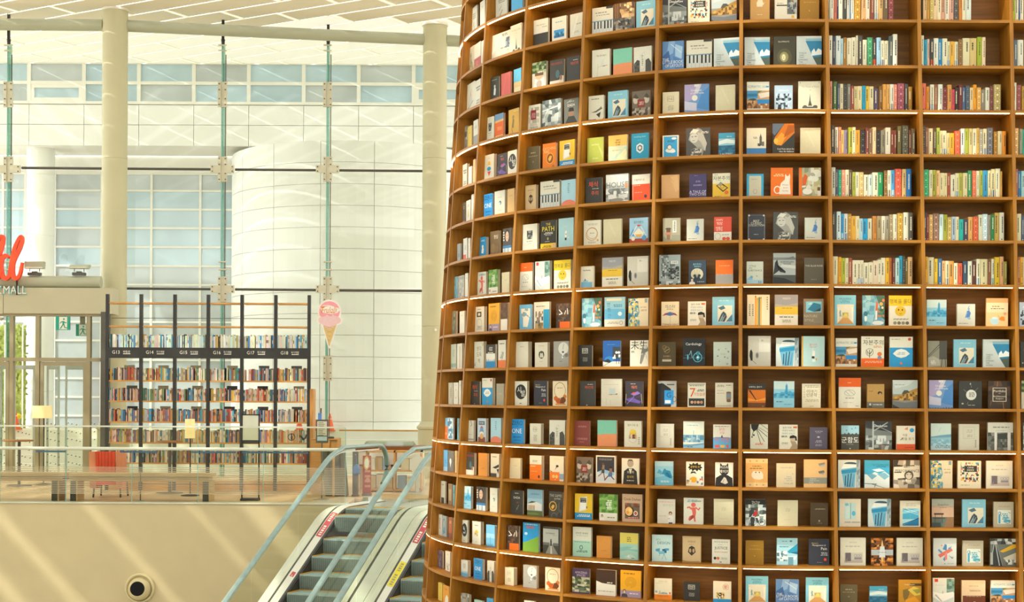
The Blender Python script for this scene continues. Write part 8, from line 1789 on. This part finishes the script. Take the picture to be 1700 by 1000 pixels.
mb.build('sign_head', pm('pale_grey_plastic', 'd0cfc4', .5, .04, 8), r_); mb = MB(); mb.box(-.03, .03, .03, .07, .02, zc); mb.build('post', M_steel, r_); mb = MB(); mb.lathe([(.15, 0), (.15, .02), (.05, .03)], n=20); mb.build('base', M_steel, r_, True)

# ================================================================== ESCALATORS
PHI = math.radians(19); T30 = math.tan(math.radians(30)); EO = Vector((-2.84, 23.86, FZ))
def zn(v):
    a = .35
    if v <= -a: return v*T30
    if v >= a: return 0.
    return -T30*(a-v)**2/(4*a)
VS = [-8.6+.4*i for i in range(20)]+[-.6+.1*i for i in range(13)]+[.9, 1.3, 1.7]
def sweep(mb, sec, vs, col=None, mi=0, close=True):   # section of (u, dz) points swept along the stair line
    k = len(mb.v); n = len(sec)
    for v in vs:
        for u, dz in sec: mb.v.append((u, v, zn(v)+dz))
    for i in range(len(vs)-1):
        for j in range(n if close else n-1):
            q = (j+1) % n; mb.f.append((k+i*n+j, k+i*n+q, k+(i+1)*n+q, k+(i+1)*n+j)); mb.m.append(mi); mb.c.append(col)
    if close:
        mb.f.append(tuple(k+j for j in range(n-1, -1, -1))); mb.f.append(tuple(k+(len(vs)-1)*n+j for j in range(n))); mb.m += [mi]*2; mb.c += [col]*2
W_ = 1.24
stepB = MB(); su0, su1 = .17, W_-.17
k_ = 6
prof = [(0, -.002), (-.006, -.02), (-.008, -.06), (-.008, -.12), (-.004, -.19), (.006, -.245)]
stepB.box(su0, su1, 0, .4, -.02, 0)
for (y0, z0), (y1, z1) in zip(prof, prof[1:]): stepB.face([(su0, y1, z1), (su1, y1, z1), (su1, y0, z0), (su0, y0, z0)])
for u in (su0, su1): stepB.face([(u, 0, -.01), (u, .4, -.01), (u, .4, -.1), (u, .05, -.245)])
me_step = stepB.mesh('step', M_step)
eb = MB()
eb.box(su0, su0+.045, .0, .4, .0005, .006); eb.box(su1-.045, su1, .0, .4, .0005, .006); eb.box(su0, su1, .35, .4, .0005, .006)
me_edge = eb.mesh('yellow_edge', M_yellow)
gv = MB()
for k in range(60):
    u = su0+.02+(su1-su0-.04)*k/59
    for (y0, z0), (y1, z1) in zip(prof[1:], prof[2:]): gv.face([(u-.003, y1-.003, z1), (u+.003, y1-.003, z1), (u+.003, y0-.003, z0), (u-.003, y0-.003, z0)])
me_groove = gv.mesh('riser_groove', M_skirt)
def escalator(off, lb, stickers):
    o = EO+Vector((math.cos(PHI), -math.sin(PHI), 0))*off
    r_ = empty('escalator', o, -PHI, lb, 'escalator', 'escalators beside the round bookcase')
    for side, s, u0 in (('near', 1, 0.), ('far', -1, W_)):
        f = lambda a: u0+s*a
        mb = MB(); sweep(mb, [(f(-.2), .0), (f(-.02), .035), (f(-.02), -.04), (f(-.2), -.04)], VS); mb.build('outer_decking', M_deck, r_)
        mb = MB(); sweep(mb, [(f(-.02), .03), (f(.02), .03), (f(.02), -.02), (f(-.02), -.02)], VS); mb.build('glazing_channel', M_darkgrey, r_)
        mb = MB(); sweep(mb, [(f(.02), .04), (f(.13), .015), (f(.13), -.04), (f(.02), -.02)], VS); mb.build('inner_decking', M_deckin, r_)
        mb = MB(); sweep(mb, [(f(.13), .015), (f(.158), -.0), (f(.158), -.42), (f(.13), -.42)], VS); mb.build('skirt_panel', M_skirt, r_)
        mb = MB(); sweep(mb, [(f(.158), -.02), (f(.168), -.03), (f(.168), -.05), (f(.158), -.05)], VS[:-6]); mb.build('skirt_brush', M_dark, r_)
        mb = MB(); sweep(mb, [(f(-.2), -.04), (f(-.19), -.04), (f(-.19), -.95), (f(-.2), -.95)], VS); mb.build('side_cladding', M_steel, r_)
        v = -8.5
        while v < 1.6:
            v1 = min(v+1.45, 1.7); n_ = 8; mb = MB()
            for i in range(n_):
                a, b_ = v+.006+(v1-v-.012)*i/n_, v+.006+(v1-v-.012)*(i+1)/n_; mb.face([(f(0), a, zn(a)+.03), (f(0), b_, zn(b_)+.03), (f(0), b_, zn(b_)+.89), (f(0), a, zn(a)+.89)])
            mb.build('glass_panel', M_GLASSE, r_); v = v1
        # handrail with its turn-back at the newel
        hp = [(f(0), v, zn(v)+.93+(.03 if v > .3 else 0)) for v in VS]
        c0 = 1.72; Rn = .36; zc = hp[-1][2]-Rn
        for t in range(1, 11): a = math.pi/2-math.pi*t/12; hp.append((f(0), c0+Rn*math.cos(a), zc+Rn*math.sin(a)))
        mb = MB(); mb.tube(hp, .046, 10, ry=.034); mb.build('handrail', M_hand, r_, True)
        mb = MB(); sweep(mb, [(f(-.02), .885), (f(.02), .885), (f(.02), .9), (f(-.02), .9)], VS); mb.build('handrail_track', M_steel, r_)
        mb = MB(); n_ = 14; pts = [(f(0), c0+(Rn-.03)*math.cos(math.pi/2-math.pi*t/n_), zc+(Rn-.03)*math.sin(math.pi/2-math.pi*t/n_)) for t in range(n_+1)]
        mb.face([(f(0), 1.7, .03)]+[(f(0), 1.7, zc-.33)]+pts[::-1]+[(f(0), 1.7, .9)] if False else pts+[(f(0), 1.7, zc-Rn+.03), (f(0), 1.7, zc+Rn-.03)]); mb.build('newel_glass', M_GLASSE, r_)
        mb = MB(); mb.box(f(0)-.05, f(0)+.05, 1.2, 1.75, 0, .1); mb.build('newel_base', M_steel, r_)
    PH_ = .075
    for k in range(-21, 1):
        v = k*.4+PH_; z = v*T30
        if v > -.35: z = min(zn(v+.2), -.002)
        st = inst('step', me_step, r_, (0, v, z)); inst('yellow_edge', me_edge, st); g = inst('riser_groove', me_groove, st); g['kind'] = 'stuff'
    mb = MB(); mb.box(.17, W_-.17, .48, 2.4, -.03, 0); mb.build('landing_plate', M_steel, r_)
    mb = MB(); mb.box(.17, W_-.17, .4, .5, -.03, .006); mb.build('comb_plate', M_yellow, r_)
    mb = MB(); mb.hexa([(-.19, -8.6, -8.6*T30-.94), (W_+.19, -8.6, -8.6*T30-.94), (W_+.19, .3, -.95), (-.19, .3, -.95), (-.19, -8.6, -8.6*T30-.9), (W_+.19, -8.6, -8.6*T30-.9), (W_+.19, .3, -.9), (-.19, .3, -.9)]); mb.build('truss_base', M_darkgrey, r_)
    mats = {'r': M_reds, 'y': M_ydot}
    for kind, v0, v1, ua, ub in stickers:
        n_ = 6; mb = MB(); zz = lambda u: .04-.025*(u-.02)/.11+.003
        for i in range(n_):
            a, b_ = v0+(v1-v0)*i/n_, v0+(v1-v0)*(i+1)/n_; mb.face([(ua, a, zn(a)+zz(ua)), (ub, a, zn(a)+zz(ub)), (ub, b_, zn(b_)+zz(ub)), (ua, b_, zn(b_)+zz(ua))])
        st = mb.build('warning_sticker', mats[kind], r_)
        mb = MB(); rn = random.Random(7); v = v0+.05*(v1-v0)
        while v < v1-.05*(v1-v0):
            wd = .02+.03*rn.random()
            if abs(v-(v0+v1)/2) > .03: mb.face([(ua+.025, v, zn(v)+zz(ua+.025)+.002), (ub-.025, v, zn(v)+zz(ub-.025)+.002), (ub-.025, v+wd, zn(v+wd)+zz(ub-.025)+.002), (ua+.025, v+wd, zn(v+wd)+zz(ua+.025)+.002)])
            v += wd+.018
        if kind == 'r': mb.build('sticker_print', M_white, st)
        else: mb.build('sticker_print', M_bronze, st)
    return r_
e1 = escalator(0., 'first escalator, beside the beige wall, with red and small maroon stickers', [('r', -.72, -.12, .03, .125), ('r', -1.62, -1.52, .05, .11)])
e2 = escalator(1.65, 'second escalator, next to the round bookcase, with a yellow sticker', [('r', -.78, -.2, .03, .125), ('y', -1.72, -1.2, .03, .125)])
# no-entry ring on the first newel
mb = MB()
def ring(mb, ri, ro, y, cx, cz):
    for t in range(24):
        a, b_ = t*math.pi/12, (t+1)*math.pi/12; mb.face([(-.02, cx+ro*math.cos(a), cz+ro*math.sin(a)), (-.02, cx+ri*math.cos(a), cz+ri*math.sin(a)), (-.02, cx+ri*math.cos(b_), cz+ri*math.sin(b_)), (-.02, cx+ro*math.cos(b_), cz+ro*math.sin(b_))])
ring(mb, .085, .115, 0, 1.28, .67)
o = mb.build('warning_ring', pm('amber_sticker', 'd8a028', .5, .05, 20), e1)
mb = MB(); mb.face([(-.018, 1.28+.085*math.cos(t*.35), .67+.085*math.sin(t*.35)) for t in range(18)]); mb.build('ring_face', M_white, o)
mb = MB()
for dx in (-.025, .025): mb.face([(-.023, 1.28+dx-.014, .61), (-.023, 1.28+dx+.014, .61), (-.023, 1.28+dx+.014, .7), (-.023, 1.28+dx-.014, .7)]); mb.face([(-.023, 1.28+dx+.014*math.cos(t*.785), .72+.014*math.sin(t*.785)) for t in range(8)])
mb.build('ring_pictogram', M_dark, o)

# ================================================================== HANGING ICE-CREAM SIGN
Y = facY(546)+.2; s = Y/F; c = P(547, 498, Y)
r_ = empty('ice_cream_sign', (c.x, Y, c.z), 0, 'pink ice cream cone cut-out sign hung on the glass front', 'sign')
def flat(pts, y0, y1, name, m, par):
    mb = MB(); q = [(x*s, -y*s) for x, y in pts]; a = sum(q[i][0]*q[(i+1) % len(q)][1]-q[(i+1) % len(q)][0]*q[i][1] for i in range(len(q)))
    if a < 0: q = q[::-1]
    n_ = len(q); mb.face([(x, y0, z) for x, z in q]); mb.face([(x, y1, z) for x, z in q[::-1]])
    for i in range(n_): j = (i+1) % n_; mb.face([(q[j][0], y0, q[j][1]), (q[i][0], y0, q[i][1]), (q[i][0], y1, q[i][1]), (q[j][0], y1, q[j][1])])
    return mb.build(name, m, par)
def arc(cx_, cy_, r, a0, a1, n_=10): return [(cx_+r*math.cos(math.radians(a0+(a1-a0)*i/n_)), cy_+r*math.sin(math.radians(a0+(a1-a0)*i/n_))) for i in range(n_+1)]
sil = arc(0, 19, 19.5, 185, 355, 16)+[(19, 28)]+arc(14.5, 34, 7.5, -60, 80, 6)+[(13, 42), (2, 79), (0, 81), (-2, 79), (-12.5, 42)]+arc(-13.5, 34, 7.5, 100, 240, 6)+[(-19, 28)]
flat(sil, 0, .02, 'sign_board', pm('sign_white', 'f0ece4', .4, .02, 9), r_)
flat([(-10.5, 40), (12, 40), (10, 47), (.5, 76), (-.5, 76), (-9, 47)], -.006, 0, 'waffle_cone', pm('waffle', 'dcc084', .6, .05, 20), r_)
mb = MB()
for k in range(5):
    for sg in (1, -1):
        y0 = 43+k*7; hw = max(1, 10.5*(1-(y0-41)/38)); p = [(-sg*hw*.9, y0), (sg*hw*.6, y0+5)]
        (xa, ya), (xb, yb) = p; mb.face([(xa*s, -.008, -(ya+.5)*s), (xb*s, -.008, -(yb+.5)*s), (xb*s, -.008, -(yb-.2)*s), (xa*s, -.008, -(ya-.2)*s)])
mb.build('waffle_line', pm('waffle_dark', 'cda860', .6, .05, 20), r_)
low = arc(13.5, 34, 5.5, -70, 90, 6)+arc(0, 38, 10, 10, 170, 6)[1:-1]+arc(-12.5, 34, 5.5, 90, 250, 6)+[(-8, 26), (8, 26)]
flat(low, -.007, 0, 'lower_scoop', pm('pale_pink', 'e8c4c8', .5, .03, 15), r_)
flat(arc(0, 19.5, 17, 150, 390, 20)+[(10, 27), (6, 25), (2, 28), (-4, 25), (-9, 28)], -.009, 0, 'upper_scoop', pm('strawberry_pink', 'f0a0ac', .5, .03, 15), r_)
lab = [(-15, 14), (-10, 9), (0, 9), (14, 13), (18, 17), (13, 22), (4, 24), (-10, 22)]
flat(lab, -.012, -.009, 'name_patch', MATS['sign_white'], r_)
mb = MB(); put_text(mb, 'Frulolli', lambda u, v: (u*1+.2*v, -.0135, -16.8*s+v+.06*u), 10*s, 25*s, None); mb.build('name_lettering', pm('sign_orange', 'e08a2c', .5, .04, 20), r_)
mb = MB(); mb.face([(-14*s, -.0132, -12*s), (-9*s, -.0132, -10.4*s), (0, -.0132, -10*s), (-8*s, -.0132, -11.6*s), (-13*s, -.0132, -15*s)]); mb.face([(-6*s, -.0132, -22*s), (8*s, -.0132, -22.4*s), (10*s, -.0132, -21*s)]); mb.build('name_swoosh', MATS['sign_orange'], r_)
mb = MB(); mb.tube([(0, .01, -.5*s), (0, .01, .35)], .004, 6); mb.build('hanging_wire', M_steel, r_)
